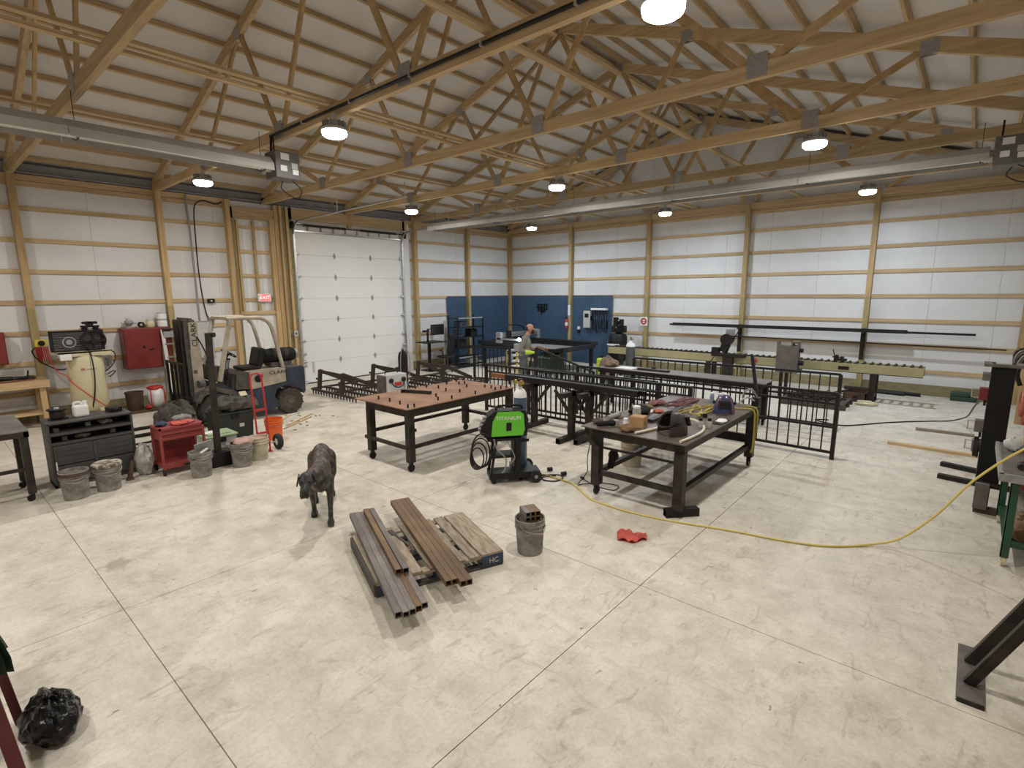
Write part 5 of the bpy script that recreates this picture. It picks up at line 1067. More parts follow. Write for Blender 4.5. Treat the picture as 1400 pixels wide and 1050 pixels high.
railing('sloping black stair railing held by the man', (7.95, -6.22), (6.30, -6.20), 0.78, mid=(), gap=0.11, slope=0.44, end_posts=(True, True))
railing('black railing laid along the far side of the T-shaped stands', (7.3, -7.72), (10.2, -7.68), 0.98, mid=(0.82,), gap=0.14)
# ---- heavy T-shaped stands with long beams on top
def tstand(label, x, y, h=0.86, rot=0):
    t = thing('beam_stand', label, 'stand', (x, y, 0), rot, 'heavy black beam stands')
    MB().hollow((0, -0.40, 0.045), (0, 0.40, 0.045), 0.09, 0.09, 0.006).build('foot', 'steel_dark', t); MB().b2(-0.05, 0.05, -0.05, 0.05, 0.09, h).build('post', 'steel_dark', t)
    MB().b2(-0.05, 0.05, -0.30, 0.30, h-0.08, h).build('head', 'steel_dark', t)
    for s_ in (-1, 1): MB().bar((s_*0.04, 0, h-0.40), (s_*0.36, 0, h-0.02), 0.04, 0.05, up=(0,1,0)).build('brace', 'steel_dark', t)
    return t
tstand('heavy black T-shaped stand under the rusty end of the beam', 8.08, -8.50); tstand('heavy black T-shaped stand beside its twin under the beam', 9.15, -8.80); tstand('heavy black T-shaped stand at the outer side of its twin', 9.42, -8.66)
single(MB().hollow((7.42, -8.56, 0.911), (10.30, -8.56, 0.911), 0.10, 0.10, 0.006), 'steel_beam', 'steel_black', 'long black square beam lying on the T-shaped stands', 'beam', base=(8.8, -8.56, 0.861))
t = thing('rusty_tube', 'rusty square tube sticking out of the black beam end', 'tube', (7.2, -8.56, 0.911)); MB().hollow((-0.18, 0, 0), (0.22, 0, 0), 0.085, 0.085, 0.006).build('tube', 'rust_orange', t) if mat('rust_orange', (0.24, 0.09, 0.035), 0.75, var=0.15) else 0
MB().b2(-0.20, -0.18, -0.06, 0.06, -0.06, 0.06).build('end_cap', 'steel_black', t)
single(MB().hollow((7.65, -8.42, 0.901), (10.35, -8.42, 0.901), 0.08, 0.08, 0.005), 'steel_beam', 'steel_black', 'second black beam lying beside the longer one on the stands', 'beam', base=(9.0, -8.42, 0.861))

# ---- grey plate table between railings
t = thing('plate_table', 'narrow table with a bare grey steel plate top behind the long railing', 'table', (9.8, -5.85, 0))
part(t, MB().b2(8.0, 11.55, -6.15, -5.55, 0.875, 0.89), 'top_plate', 'plate_grey') if mat('plate_grey', (0.26, 0.245, 0.225), 0.4, 0.4, col2=(0.19, 0.18, 0.165), scale=3) else 0
part(t, MB().b2(8.0, 11.5, -6.10, -6.03, 0.78, 0.875).b2(8.0, 11.5, -5.67, -5.60, 0.78, 0.875), 'top_rail', 'steel_black')
for x in (8.1, 11.42):
    for y in (-6.06, -5.64): l_ = part(t, MB().b2(x-0.05, x+0.05, y-0.05, y+0.05, 0.12, 0.78), 'leg', 'steel_black'); caster(l_, x, y, 0.12, 0.05)
part(t, MB().b2(8.1, 11.42, -6.08, -6.04, 0.36, 0.42), 'lower_rail', 'steel_black')
single(MB().b2(8.9, 9.6, -5.98, -5.86, 0.891, 0.93), 'dark_flat_bar', 'steel_dark', 'dark flat bar lying on the grey plate table', 'bar', base=(9.2, -5.92, 0.891))
single(MB().cyl((9.15, -5.70, 0.891), (9.15, -5.70, 0.94), 0.05), 'black_puck', 'black', 'small black round cap standing on the grey plate table', 'cap', base=(9.15, -5.70, 0.891))
single(crumple((8.15, -5.80, 0.95), (0.16, 0.18, 0.09), 88, 0.891, 12), 'brown_cloth', 'brown_cloth', 'brown cloth heaped on the end of the grey plate table', 'cloth', base=(8.15, -5.8, 0.891)) if mat('brown_cloth', (0.24, 0.17, 0.12), 0.9, var=0.2) else 0
single(MB().b2(8.38, 8.78, -6.0, -5.7, 0.891, 0.896), 'paper_drawing', 'white_plain', 'white paper drawing lying on the grey plate table', 'paper', base=(8.58, -5.85, 0.891))

# ---- harrow frames on the floor near the overhead door
def harrow(label, x, y, rz=0.0):
    t = thing('drag_harrow', label, 'harrow', (x, y, 0), rz, 'steel harrow frames by the overhead door')
    Wd, Dp = 2.1, 1.15
    for yy in (0, Dp*0.33, Dp*0.66, Dp): MB().b2(0, Wd, yy-0.025, yy+0.025, 0.09, 0.14).build('crossbar', 'harrow_steel', t)
    for xx in (0.03, Wd/2, Wd-0.03): MB().b2(xx-0.025, xx+0.025, 0.026, Dp-0.026, 0.10, 0.15).build('side_bar', 'harrow_steel', t)
    tooth = None
    for yy in (0, Dp*0.33, Dp*0.66, Dp):
        for i in range(16):
            xx = 0.06+i*(Wd-0.12)/15
            if tooth is None: tooth = MB().cyl((0,0,0.09), (0,0,0.0), 0.022, 0.012, n=6).build('tooth', 'harrow_steel', t); tooth.location = (xx, yy, 0)
            else: put('tooth', tooth, (xx, yy, 0), t)
    for xx in (0.35, 1.42):
        MB().bar((xx, 0.02, 0.14), (xx+0.02, 0.06, 0.64), 0.10, 0.07, up=(0,1,0)).build('upright', 'harrow_steel', t)
        MB().bar((xx+0.02, 0.05, 0.62), (xx+0.03, Dp*0.95, 0.15), 0.08, 0.085, up=(0,0,1)).build('diagonal', 'harrow_steel', t)
        MB().cyl((xx-0.13, 0.03, 0.40), (xx+0.02, 0.03, 0.40), 0.028, n=10).build('hitch_pin', 'harrow_steel', t)
    MB().bar((0.37, 0.06, 0.60), (1.44, 0.32, 0.50), 0.05, 0.08, up=(0,0,1)).build('link_bar', 'harrow_steel', t)
    return t
mat('harrow_steel', (0.062, 0.045, 0.035), 0.65, 0.2, var=0.2)
harrow('dark steel harrow frame with spike teeth between the forklift and the grey welder', 1.45, -9.50)
harrow('dark steel harrow frame with spike teeth behind the grey welder', 1.62, -8.02)
harrow('dark steel harrow frame with spike teeth beyond the tall gas bottle', 2.05, -6.80)
# ---- grey welder with cables, and bottle
t = thing('grey_welder', 'light grey welding machine with red lead and black cables on its front', 'welder', (4.45, -9.12, 0))
part(t, MB().b2(4.25, 4.62, -9.40, -8.86, 0.10, 0.76, 0.012), 'case', 'grey_light'); part(t, MB().b2(4.28, 4.58, -9.44, -9.40, 0.12, 0.74), 'side_panel', 'fork_grime')
for y in (-9.30, -8.96): part(t, MB().lathe([(0.035, 0.0), (0.055, 0.01), (0.055, 0.035), (0.035, 0.045)], (4.62, y, 0.63), axis='X'), 'cable_boss', 'black')
part(t, MB().tube([(4.64, -9.28, 0.58), (4.67, -9.24, 0.50), (4.67, -9.12, 0.47), (4.67, -9.0, 0.50), (4.65, -8.97, 0.58)], 0.012), 'black_lead', 'black'); part(t, MB().b2(4.62, 4.64, -9.20, -9.02, 0.50, 0.58), 'red_panel', 'red_bright'); part(t, MB().tube([(4.65, -8.95, 0.58), (4.68, -9.0, 0.40), (4.67, -9.15, 0.25), (4.66, -9.28, 0.14)], 0.008), 'thin_lead', 'black')
part(t, MB().tube([(4.42, -9.30, 0.75), (4.42, -9.28, 0.82), (4.42, -9.0, 0.82), (4.42, -8.96, 0.75)], 0.014), 'handle', 'black')
for x in (4.32, 4.55):
    for y in (-9.33, -8.93): caster(t, x, y, 0.10, 0.045)
t = thing('gas_cylinder', 'tall dark gas bottle with hoses behind the grey welder', 'gas cylinder', (4.05, -8.52, 0)); MB().lathe([(0.10, 0), (0.11, 0.01), (0.11, 1.05), (0.09, 1.15), (0.035, 1.20), (0.035, 1.24)], n=20).build('cylinder', 'black_matte', t); MB().cyl((0,0,1.24), (0,0,1.30), 0.02).cyl((0,0,1.27), (0.08,-0.02,1.27), 0.016).build('valve', 'grey_light', t)
MB().tube([(0.08, -0.02, 1.27), (0.13, -0.10, 1.28), (0.14, -0.16, 1.1), (0.13, -0.17, 0.7), (0.14, -0.14, 0.3)], 0.010, n=6).tube([(0.0, 0.02, 1.26), (0.05, 0.10, 1.22), (0.12, 0.12, 0.9), (0.13, 0.05, 0.5), (0.12, -0.05, 0.2)], 0.009, n=6).build('hose', 'grey_mid', t)
single(MB().lathe([(0.05, -0.06), (0.13, -0.05), (0.15, 0.0), (0.13, 0.05), (0.05, 0.06)], (3.98, -7.3, 0.15), axis='Y', n=20), 'spare_tyre', 'rubber', 'dark tyre standing on the floor behind the tall gas bottle', 'tyre', base=(3.98, -7.3, 0))

# ================================================================== PALLET WITH TUBES, BUCKET, RAG
AP = R(-21)
t = thing('wooden_pallet', 'weathered wooden pallet with a blue painted end block', 'pallet', (10.46, -13.18, 0), AP)
mat('pallet_wood', (0.36, 0.30, 0.22), 0.85, col2=(0.19, 0.15, 0.11), scale=4, stretch=(1.5, 10, 10), rand=0.15, detail=6); mat('pallet_blue', (0.035, 0.06, 0.12), 0.7, col2=(0.02, 0.03, 0.05), scale=8); mat('pallet_dark', (0.08, 0.07, 0.06), 0.8)
LX, LY = 0.50, 0.60
dk = [(-0.60, -0.46, 0), (-0.44, -0.33, 1), (-0.29, -0.19, 0), (-0.12, -0.02, 0), (0.02, 0.10, 1), (0.16, 0.22, 0), (0.26, 0.36, 0), (0.38, 0.60, 0)]
for y0, y1, q in dk: MB().b2(-LX+0.02*q, LX-0.015*q, y0, y1, 0.125, 0.145).build('deck_board', 'pallet_wood', t)
for x in (-0.45, 0.0, 0.45):
    MB().b2(x-0.045, x+0.045, -LY, LY, 0.105, 0.125).build('stringer', 'pallet_wood', t); MB().b2(x-0.045, x+0.045, -LY, LY, 0.0, 0.018).build('bottom_board', 'pallet_dark', t)
    for y in (-0.53, 0.0, 0.53): MB().b2(x-0.045, x+0.045, y-0.07, y+0.07, 0.018, 0.105).build('block', 'pallet_blue', t)
MB().b2(0.495, 0.505, 0.38, 0.60, 0.02, 0.125).build('end_board', 'pallet_blue', t)
text_mesh('lettering', 'HC', 0.07, 'grey_light', t, (0.507, 0.50, 0.07), (R(90), 0, R(90)))
MB().b2(-LX, LX, -0.62, -0.60, 0.02, 0.125).build('side_board', 'pallet_dark', t)
MB().bar((-0.30, -0.22, 0.15), (0.06, -0.14, 0.15), 0.02, 0.008).build('split_splinter', 'pallet_dark', t); MB().bar((-0.42, -0.24, 0.15), (-0.30, -0.22, 0.15), 0.05, 0.008).build('split_splinter', 'pallet_dark', t)
mat('tube_grey', (0.23, 0.205, 0.19), 0.5, 0.4, col2=(0.13, 0.11, 0.10), scale=3, stretch=(1, 6, 6), rand=0.2, detail=6); mat('tube_brown', (0.20, 0.125, 0.06), 0.55, 0.3, col2=(0.115, 0.07, 0.04), scale=3, stretch=(1, 6, 6), rand=0.15, detail=6)
AT = R(-22.7); ca, sa = math.cos(AT), math.sin(AT); TS = 0.051
def sq_tube(fx, fy, ln, z, m_, label, group):
    """tube whose front end is centred at (fx, fy)"""
    o = MB().hollow((-ln, 0, 0), (0, 0, 0), TS, TS, 0.005).build('square_tube', m_, None); o.location = (fx, fy, z); o.rotation_euler = (0, 0, AT); return tag(o, label, 'tube', group)
zb = 0.145+TS/2+0.001; nx, ny = -sa, ca                  # across-bundle direction
fr = [(0.0, 0.0), (0.02, 0.0), (0.01, 0.0), (-0.01, 0.0), (-0.03, 0.0)]
for i in range(5):
    fx = 11.26+nx*(i*0.0535)+ca*fr[i][0]; fy = -14.10+ny*(i*0.0535)+sa*fr[i][0]
    sq_tube(fx, fy, 2.02+0.02*(i % 2), zb, 'tube_brown' if i == 3 else 'tube_grey', 'square steel tube in the bottom row of the greyish bundle on the pallet', 'tubes in the greyish bundle')
for i, k in ((2.55, 0), (3.6, 1)):
    fx = 10.78+nx*(i*0.0535); fy = -13.90+ny*(i*0.0535)
    sq_tube(fx+0.01*k, fy, 1.42, zb+TS+0.002, 'tube_brown' if k == 0 else 'tube_grey', ('shorter brown square tube lying on top of the greyish bundle', 'shorter grey square tube lying on top of the greyish bundle')[k], 'tubes in the greyish bundle')
for i in range(4):
    o_ = 0.0 if i < 2 else 0.06; fx = 11.22+nx*(i*0.0545)+ca*o_; fy = -13.56+ny*(i*0.0545)+sa*o_
    sq_tube(fx, fy, 1.93+o_, zb, 'tube_brown', 'brown square steel tube in the bundle across the middle of the pallet', 'tubes in the brown bundle')
bk = bucket('pail', 'dirty grey bucket holding a stack of square tube offcuts beside the pallet', (11.17, -12.43, 0), 0.145, 0.36, 'bucket_grey', 'ash')
k = 0
for zz_ in range(2):
    for yy in range(3):
        o = MB().hollow((-0.09, 0, 0), (0.09, 0, 0), TS, TS, 0.005).build('tube_offcut', 'tube_brown' if k % 3 else 'tube_grey', None)
        a = R(-30); o.location = (11.17-math.sin(a)*(yy-1)*0.052, -12.43+math.cos(a)*(yy-1)*0.052, 0.372+zz_*0.052); o.rotation_euler = (0, 0, a); k += 1
        tag(o, 'short square tube offcut stacked on the bucket beside the pallet', 'tube', 'offcuts stacked on the bucket')
rg = MB(); n = 14; vs = []
for i in range(n+1):
    for j in range(5):
        u = i/n; x = 11.68+0.24*u; y = -11.60+0.17*u+0.10*math.sin(u*7)*0.3
        wv = (j-2)*0.045*(0.5+0.8*abs(math.sin(u*3.1+0.4)))
        vs.append((x-0.6*wv, y+wv, 0.006+0.030*abs(math.sin(u*9+j*1.7))+(0.012 if j == 2 else 0)))
rg.add(vs, [(i*5+j, i*5+j+1, (i+1)*5+j+1, (i+1)*5+j) for i in range(n) for j in range(4)], True)
rg.add([(x, y, 0.002) for x, y, z in vs], [(i*5+j, (i+1)*5+j, (i+1)*5+j+1, i*5+j+1) for i in range(n) for j in range(4)])
single(rg, 'red_glove', 'rag_red', 'crumpled red glove lying alone on the bare floor', 'glove', base=(11.8, -11.5, 0))
mat('floor_stain', (0.36, 0.33, 0.285), 0.7, var=0.1)

# ================================================================== BACK OF THE ROOM
# ---- computer desk, monitor, chair
t = thing('computer_desk', 'small dark desk by the post beside the overhead door', 'desk', (0.75, -4.85, 0))
part(t, MB().b2(0.45, 1.05, -5.25, -4.42, 0.94, 0.97), 'top', 'black'); part(t, MB().b2(0.72, 0.80, -4.98, -4.90, 0.03, 0.94), 'column', 'black'); part(t, MB().b2(0.50, 1.0, -5.12, -4.76, 0.0, 0.03), 'foot', 'black')
t = thing('monitor', 'black computer monitor on an arm above the small desk', 'monitor', (0.75, -4.6, 0.97))
part(t, MB().b2(0.76, 0.80, -4.86, -4.30, 1.18, 1.53, 0.006), 'screen', 'black_gloss'); part(t, MB().b2(0.72, 0.76, -4.98, -4.94, 0.97, 1.40), 'arm', 'black'); part(t, MB().bar((0.74, -4.96, 1.38), (0.76, -4.6, 1.38), 0.03, 0.03), 'arm', 'black')
t = thing('arm_lamp', 'black jointed clamp lamp beside the monitor', 'lamp', (0.8, -5.05, 0.97)); part(t, MB().cyl((0.8, -5.05, 0.97), (0.8, -5.05, 1.35), 0.015), 'stem', 'black'); part(t, MB().b2(0.75, 0.85, -5.20, -4.98, 1.30, 1.36), 'head', 'black')
t = thing('office_chair', 'black mesh office chair in front of the small desk', 'chair', (1.30, -4.68, 0))
part(t, MB().box((1.30, -4.68, 0.50), (0.46, 0.46, 0.07), None, 0.03), 'seat', 'black'); part(t, MB().box((1.46, -4.60, 0.90), (0.05, 0.42, 0.62), (0, 0.15, 0.3), 0.02), 'backrest', 'black_matte'); part(t, MB().cyl((1.30, -4.68, 0.10), (1.30, -4.68, 0.47), 0.03), 'column', 'black')
for k in range(5):
    a = 2*math.pi*k/5; l_ = part(t, MB().bar((1.30, -4.68, 0.10), (1.30+0.27*math.cos(a), -4.68+0.27*math.sin(a), 0.07), 0.04, 0.03), 'leg', 'black'); part(l_, MB().cyl((1.30+0.27*math.cos(a)-0.012, -4.68+0.27*math.sin(a), 0.028), (1.30+0.27*math.cos(a)+0.012, -4.68+0.27*math.sin(a), 0.028), 0.028), 'caster', 'black')
for s_ in (-1, 1): part(t, MB().tube([(1.42, -4.68+s_*0.25, 0.50), (1.42, -4.68+s_*0.27, 0.70), (1.28, -4.68+s_*0.27, 0.72)], 0.018), 'armrest', 'black')
single(MB().b2(0.42, 0.47, -3.99, -3.87, 0, 1.62), 'white_board_strip', 'grey_light', 'narrow grey board leaning beside the black shelving rack', 'board', base=(0.45, -3.93, 0))
# ---- black wire shelving rack with items
t = thing('shelving_rack', 'tall open black metal shelving rack in front of the blue wall', 'shelf', (0.98, -3.45, 0))
for x in (0.75, 1.22):
    for y in (-4.05, -2.85): part(t, MB().b2(x-0.018, x+0.018, y-0.018, y+0.018, 0, 1.80 if x < 1 else 1.72), 'upright', 'black')
for z in (0.10, 0.36, 0.68, 1.05, 1.38, 1.70):
    s_ = part(t, MB().b2(0.76, 1.21, -4.04, -2.86, z, z+0.02), 'shelf', 'black'); part(s_, MB().b2(1.205, 1.225, -4.05, -2.85, z-0.01, z+0.03), 'front_lip', 'grey_mid' if z in (1.70, 0.36) else 'black')
for k, (y, z, w_, h_, m_, lab) in enumerate(((-3.2, 1.07, 0.30, 0.25, 'black_matte', 'black box on the third shelf of the black rack'), (-3.85, 1.07, 0.22, 0.24, 'navy', 'dark blue box on the left of the black rack'), (-3.75, 0.70, 0.34, 0.28, 'black_matte', 'black crate on the middle shelf of the black rack'), (-3.7, 1.40, 0.36, 0.20, 'navy', 'dark blue carton on the upper shelf of the black rack'), (-3.2, 0.12, 0.4, 0.18, 'grey_light', 'pale carton on the bottom shelf of the black rack'))):
    tt = thing('storage_box', lab, 'box', (0.98, y, z)); MB().b2(-0.15, 0.15, -w_/2, w_/2, 0.001, h_, 0.006).build('box', m_, tt); MB().b2(0.15, 0.156, -w_*0.2, w_*0.2, h_*0.3, h_*0.6).build('label', 'steel_dark', tt)
# ---- plasma cutting table with gantry
t = thing('plasma_table', 'long dark plasma cutting table with a gantry in front of the blue wall', 'cutting table', (3.1, -2.2, 0))
mat('plasma_dark', (0.028, 0.034, 0.042), 0.45, 0.2, var=0.15)
part(t, MB().b2(1.35, 4.90, -3.10, -1.30, 0.72, 0.86), 'bed', 'plasma_dark')
for k in range(24): part(t, MB().b2(1.45+k*0.145, 1.455+k*0.145, -3.05, -1.35, 0.86, 0.91), 'slat', 'steel_dark')
for x in (1.45, 3.1, 4.80):
    for y in (-3.02, -1.38): part(t, MB().b2(x-0.05, x+0.05, y-0.05, y+0.05, 0, 0.72), 'leg', 'plasma_dark')
for y in (-3.14, -1.26): part(t, MB().b2(1.30, 4.95, y-0.04, y+0.04, 0.80, 0.94), 'side_rail', 'plasma_dark')
gt = part(t, MB().b2(2.28, 2.44, -3.25, -1.20, 1.08, 1.22), 'gantry', 'alu'); part(gt, MB().b2(2.26, 2.46, -3.30, -3.18, 0.90, 1.25).b2(2.26, 2.46, -1.28, -1.16, 0.90, 1.25), 'gantry_end', 'grey_mid'); part(gt, MB().b2(2.44, 2.56, -3.0, -2.84, 0.98, 1.30), 'torch_carriage', 'black')
part(gt, MB().tube([(2.40, -2.9, 1.30), (2.2, -2.7, 1.42), (2.0, -2.2, 1.44), (1.9, -1.6, 1.38), (1.9, -1.3, 1.2)], 0.02), 'cable_chain', 'black')
part(t, MB().b2(2.30, 3.22, -3.30, -3.24, 1.01, 1.07), 'guide_bar', 'alu')
arc = part(t, MB().lathe([(0.004, -0.055), (0.04, -0.04), (0.055, 0), (0.04, 0.04), (0.004, 0.055)], (3.26, -3.27, 1.05), n=14), 'cutting_arc', 'arc_glow')
al = bpy.data.lights.new('arc_light', 'POINT'); al.energy = 14; al.color = (0.72, 0.84, 1.0); al.shadow_soft_size = 0.06
ao = bpy.data.objects.new('arc_light', al); C.objects.link(ao); ao.parent = t; ao.location = (3.26-3.1, -3.37+2.2, 1.10)
single(MB().b2(3.9, 5.3, -4.15, -3.20, 0.945, 0.96), 'steel_sheet', 'plate_grey', 'grey steel sheet lying across the end of the cutting table', 'sheet', base=(4.6, -3.7, 0.945))
t = thing('sheet_trestle', 'black trestle under the grey steel sheet', 'trestle', (5.0, -4.0, 0))
part(t, MB().b2(4.4, 5.25, -4.08, -4.02, 0.89, 0.945), 'top_bar', 'steel_black')
for x in (4.45, 5.2):
    for s_ in (-1, 1): part(t, MB().bar((x, -4.05, 0.90), (x, -4.05+s_*0.22, 0.0), 0.04, 0.03, up=(1,0,0)), 'leg', 'steel_black')
t = thing('green_bin', 'dark green bin with a pale green sloping lid under the cutting table', 'bin', (4.05, -2.7, 0)); mat('bin_lid', (0.22, 0.36, 0.27), 0.5)
part(t, MB().prism([(-3.0, 0), (-2.4, 0), (-2.4, 0.62), (-3.0, 0.50)], 3.75, 4.40, 'X'), 'body', 'green_dark'); part(t, MB().prism([(-3.06, 0.49), (-2.34, 0.63), (-2.34, 0.66), (-3.06, 0.52)], 3.70, 4.45, 'X'), 'lid', 'bin_lid')
# ---- yellow cart beside the man
t = thing('shop_cart', 'small shelf cart with yellow posts beside the cutting table', 'cart', (4.45, -4.72, 0))
for x in (4.22, 4.62):
    for y in (-4.98, -4.50): part(t, MB().b2(x-0.02, x+0.02, y-0.02, y+0.02, 0.0, 0.93), 'post', 'yellow')
for z in (0.15, 0.42, 0.58, 0.75, 0.90): part(t, MB().b2(4.20, 4.64, -5.0, -4.48, z, z+0.03), 'shelf', 'grey_mid' if z > 0.5 else 'cream')
part(t, MB().cyl((4.42, -4.74, 0.93), (4.42, -4.74, 1.1), 0.09), 'grinder_head', 'grey_mid')
# ---- on the blue wall
t = thing('disconnect_switch', 'grey electrical disconnect box on the blue wall', 'switch box', (3.82, -0.06, 1.30)); part(t, MB().b2(3.68, 3.96, -0.20, -0.06, 1.30, 1.90, 0.008), 'box', 'grey_light'); part(t, MB().b2(3.96, 3.99, -0.17, -0.11, 1.55, 1.72), 'lever', 'black'); part(t, MB().b2(3.74, 3.90, -0.205, -0.20, 1.66, 1.80), 'label', 'black')
t = thing('hose_rack', 'white bracket with black leads hanging from it on the blue wall', 'hose rack', (4.3, -0.06, 1.1)); part(t, MB().b2(4.0, 4.62, -0.22, -0.06, 1.93, 2.0, 0.006), 'bracket', 'white_plain')
for k, x in enumerate((4.02, 4.10, 4.22, 4.34, 4.46, 4.56, 4.60)): part(t, MB().tube([(x, -0.14, 1.95), (x+0.03*(-1)**k, -0.16, 1.7), (x, -0.17, 1.35-0.06*(k % 3)), (x+0.05, -0.15, 1.28-0.06*(k % 3)), (x+0.07, -0.14, 1.6)], 0.014, n=5), 'lead', 'black')
t = thing('wall_outlet', 'small white outlet box on the blue wall', 'outlet', (3.42, -0.06, 1.15)); part(t, MB().b2(3.37, 3.47, -0.10, -0.06, 1.22, 1.32), 'box', 'white_plain'); part(t, MB().b2(3.38, 3.46, -0.12, -0.06, 1.10, 1.20), 'plug', 'black')
t = thing('fire_extinguisher', 'small red fire extinguisher with a white label hung on a post', 'fire extinguisher', (2.98, -0.24, 1.25)); MB().lathe([(0.05, 0), (0.06, 0.01), (0.06, 0.28), (0.03, 0.33), (0.02, 0.36)], n=16).build('bottle', 'red_bright', t); MB().lathe([(0.061, 0.10), (0.061, 0.22)], n=16, cap=False).build('label', 'white_plain', t); MB().b2(-0.02, 0.02, -0.06, 0.02, 0.36, 0.40).build('handle', 'black', t)
single(MB().b2(2.99, 3.09, -0.18, -0.172, 1.72, 2.10), 'post_sign', 'white_plain', 'tall white sign above the fire extinguisher on the post', 'sign', base=(3.04, -0.175, 1.72))
t = thing('metal_wall_art', 'black cut metal emblem hung on the blue wall above the man', 'wall emblem', (1.7, -0.06, 1.75))
b = MB(); 
for (x0, z0, x1, z1) in ((1.45, 2.08, 1.95, 2.12), (1.42, 1.98, 1.80, 2.02), (1.55, 1.90, 1.95, 1.94), (1.60, 1.82, 1.82, 1.86), (1.50, 1.84, 1.54, 2.10), (1.66, 1.72, 1.70, 2.12), (1.80, 1.84, 1.84, 2.10), (1.91, 1.92, 1.95, 2.10)): b.b2(x0, x1, -0.075, -0.062, z0, z1)
part(t, b, 'plate', 'black')
t = thing('red_round_sign', 'white square sign with a red ring on a wall post', 'sign', (6.05, -0.18, 1.45)); part(t, MB().b2(5.92, 6.18, -0.185, -0.175, 1.45, 1.74), 'plate', 'white_plain'); part(t, MB().lathe([(0.06, -0.004), (0.11, -0.004), (0.11, 0.0), (0.06, 0.0), (0.06, -0.004)], (6.05, -0.186, 1.595), axis='Y', cap=False), 'ring', 'red_bright'); part(t, MB().b2(5.99, 6.11, -0.19, -0.186, 1.585, 1.605), 'bar', 'red_bright')
# ---- black compressor on its tank by the blue wall
t = thing('black_compressor', 'black compressor with a pump on top of a dark tank beside the blue wall', 'compressor', (5.35, -0.6, 0))
part(t, MB().lathe([(0.02, 0.22), (0.24, 0.26), (0.30, 0.34), (0.30, 1.08), (0.24, 1.18), (0.02, 1.22)], (5.35, -0.6, 0), n=22), 'tank', 'black'); part(t, MB().b2(5.12, 5.58, -0.92, -0.905, 0.80, 0.86), 'label', 'white_plain')
for k in range(3): a = R(90+120*k); part(t, MB().bar((5.35+0.24*math.cos(a), -0.6+0.24*math.sin(a), 0.32), (5.35+0.28*math.cos(a), -0.6+0.28*math.sin(a), 0.0), 0.06, 0.02), 'foot', 'black')
part(t, MB().b2(5.15, 5.60, -0.75, -0.45, 1.22, 1.45, 0.03).cyl((5.25, -0.6, 1.45), (5.25, -0.6, 1.72), 0.09).cyl((5.45, -0.6, 1.45), (5.45, -0.6, 1.66), 0.09), 'pump', 'black'); part(t, MB().lathe([(0.14, -0.02), (0.17, 0.0), (0.14, 0.02), (0.12, 0.0), (0.14, -0.02)], (5.50, -0.82, 1.48), axis='Y', n=20, cap=False).cyl((5.50, -0.86, 1.48), (5.50, -0.74, 1.48), 0.05), 'flywheel', 'black_gloss')
t = thing('gas_cylinder', 'dark grey gas cylinder with a white shoulder standing before the conveyor', 'gas cylinder', (6.80, -2.40, 0)); mat('cyl_grey', (0.085, 0.095, 0.095), 0.45)
MB().lathe([(0.12, 0), (0.135, 0.01), (0.135, 0.98)], n=20).build('cylinder', 'cyl_grey', t); MB().lathe([(0.1352, 0.98), (0.12, 1.05), (0.05, 1.12), (0.04, 1.16)], n=20).build('shoulder', 'white_plain', t); MB().cyl((0,0,1.16), (0,0,1.26), 0.03).cyl((0,0,1.2), (0.09,-0.02,1.2), 0.02).build('valve', 'brass', t)
single(MB().blob((6.35, -2.9, 0.35), (0.25, 0.2, 0.35), 91, 0.12, 12, 0.005), 'brown_sack', 'brown_cloth', 'brown sack standing on the floor behind the plate table', 'sack', base=(6.35, -2.9, 0))
t = thing('lime_jug', 'lime yellow jug on the floor before the dark compressor', 'jug', (5.55, -1.95, 0.0)); MB().box((0, 0, 0.26), (0.22, 0.30, 0.50), None, 0.05).build('body', 'lime', t); MB().cyl((0, 0, 0.50), (0, 0, 0.58), 0.04).build('cap', 'black', t)
# ---- roller conveyor along the back wall
t = thing('roller_conveyor', 'long cream roller conveyor running along the back wall', 'conveyor', (9.6, -1.65, 0)); mat('conv_cream', (0.40, 0.355, 0.19), 0.5, var=0.08, scale=3)
for y in (-1.87, -1.43): part(t, MB().b2(5.75, 13.58, y-0.03, y+0.03, 0.66, 0.87).b2(5.75, 13.58, y-0.03, y+0.05 if y < -1.6 else y+0.03, 0.66, 0.675), 'side_beam', 'conv_cream')
ro = None
for k in range(52):
    x = 5.85+k*0.15
    if ro is None: ro = MB().cyl((0, -0.19, 0), (0, 0.19, 0), 0.03, n=10).build('roller', 'steel_dark', t); ro.location = (x-9.6, 0, 0.87)
    else: put('roller', ro, (x-9.6, 0, 0.87), t)
for x in (6.2, 8.9, 12.68):
    for y in (-1.87, -1.43): part(t, MB().b2(x-0.06, x+0.06, y-0.04, y+0.04, 0.0, 0.66), 'leg', 'steel_dark')
    part(t, MB().b2(x-0.05, x+0.05, -1.87, -1.43, 0.12, 0.20), 'leg_tie', 'steel_dark')
part(t, MB().b2(11.98, 12.20, -1.905, -1.90, 0.72, 0.80), 'name_plate', 'black')
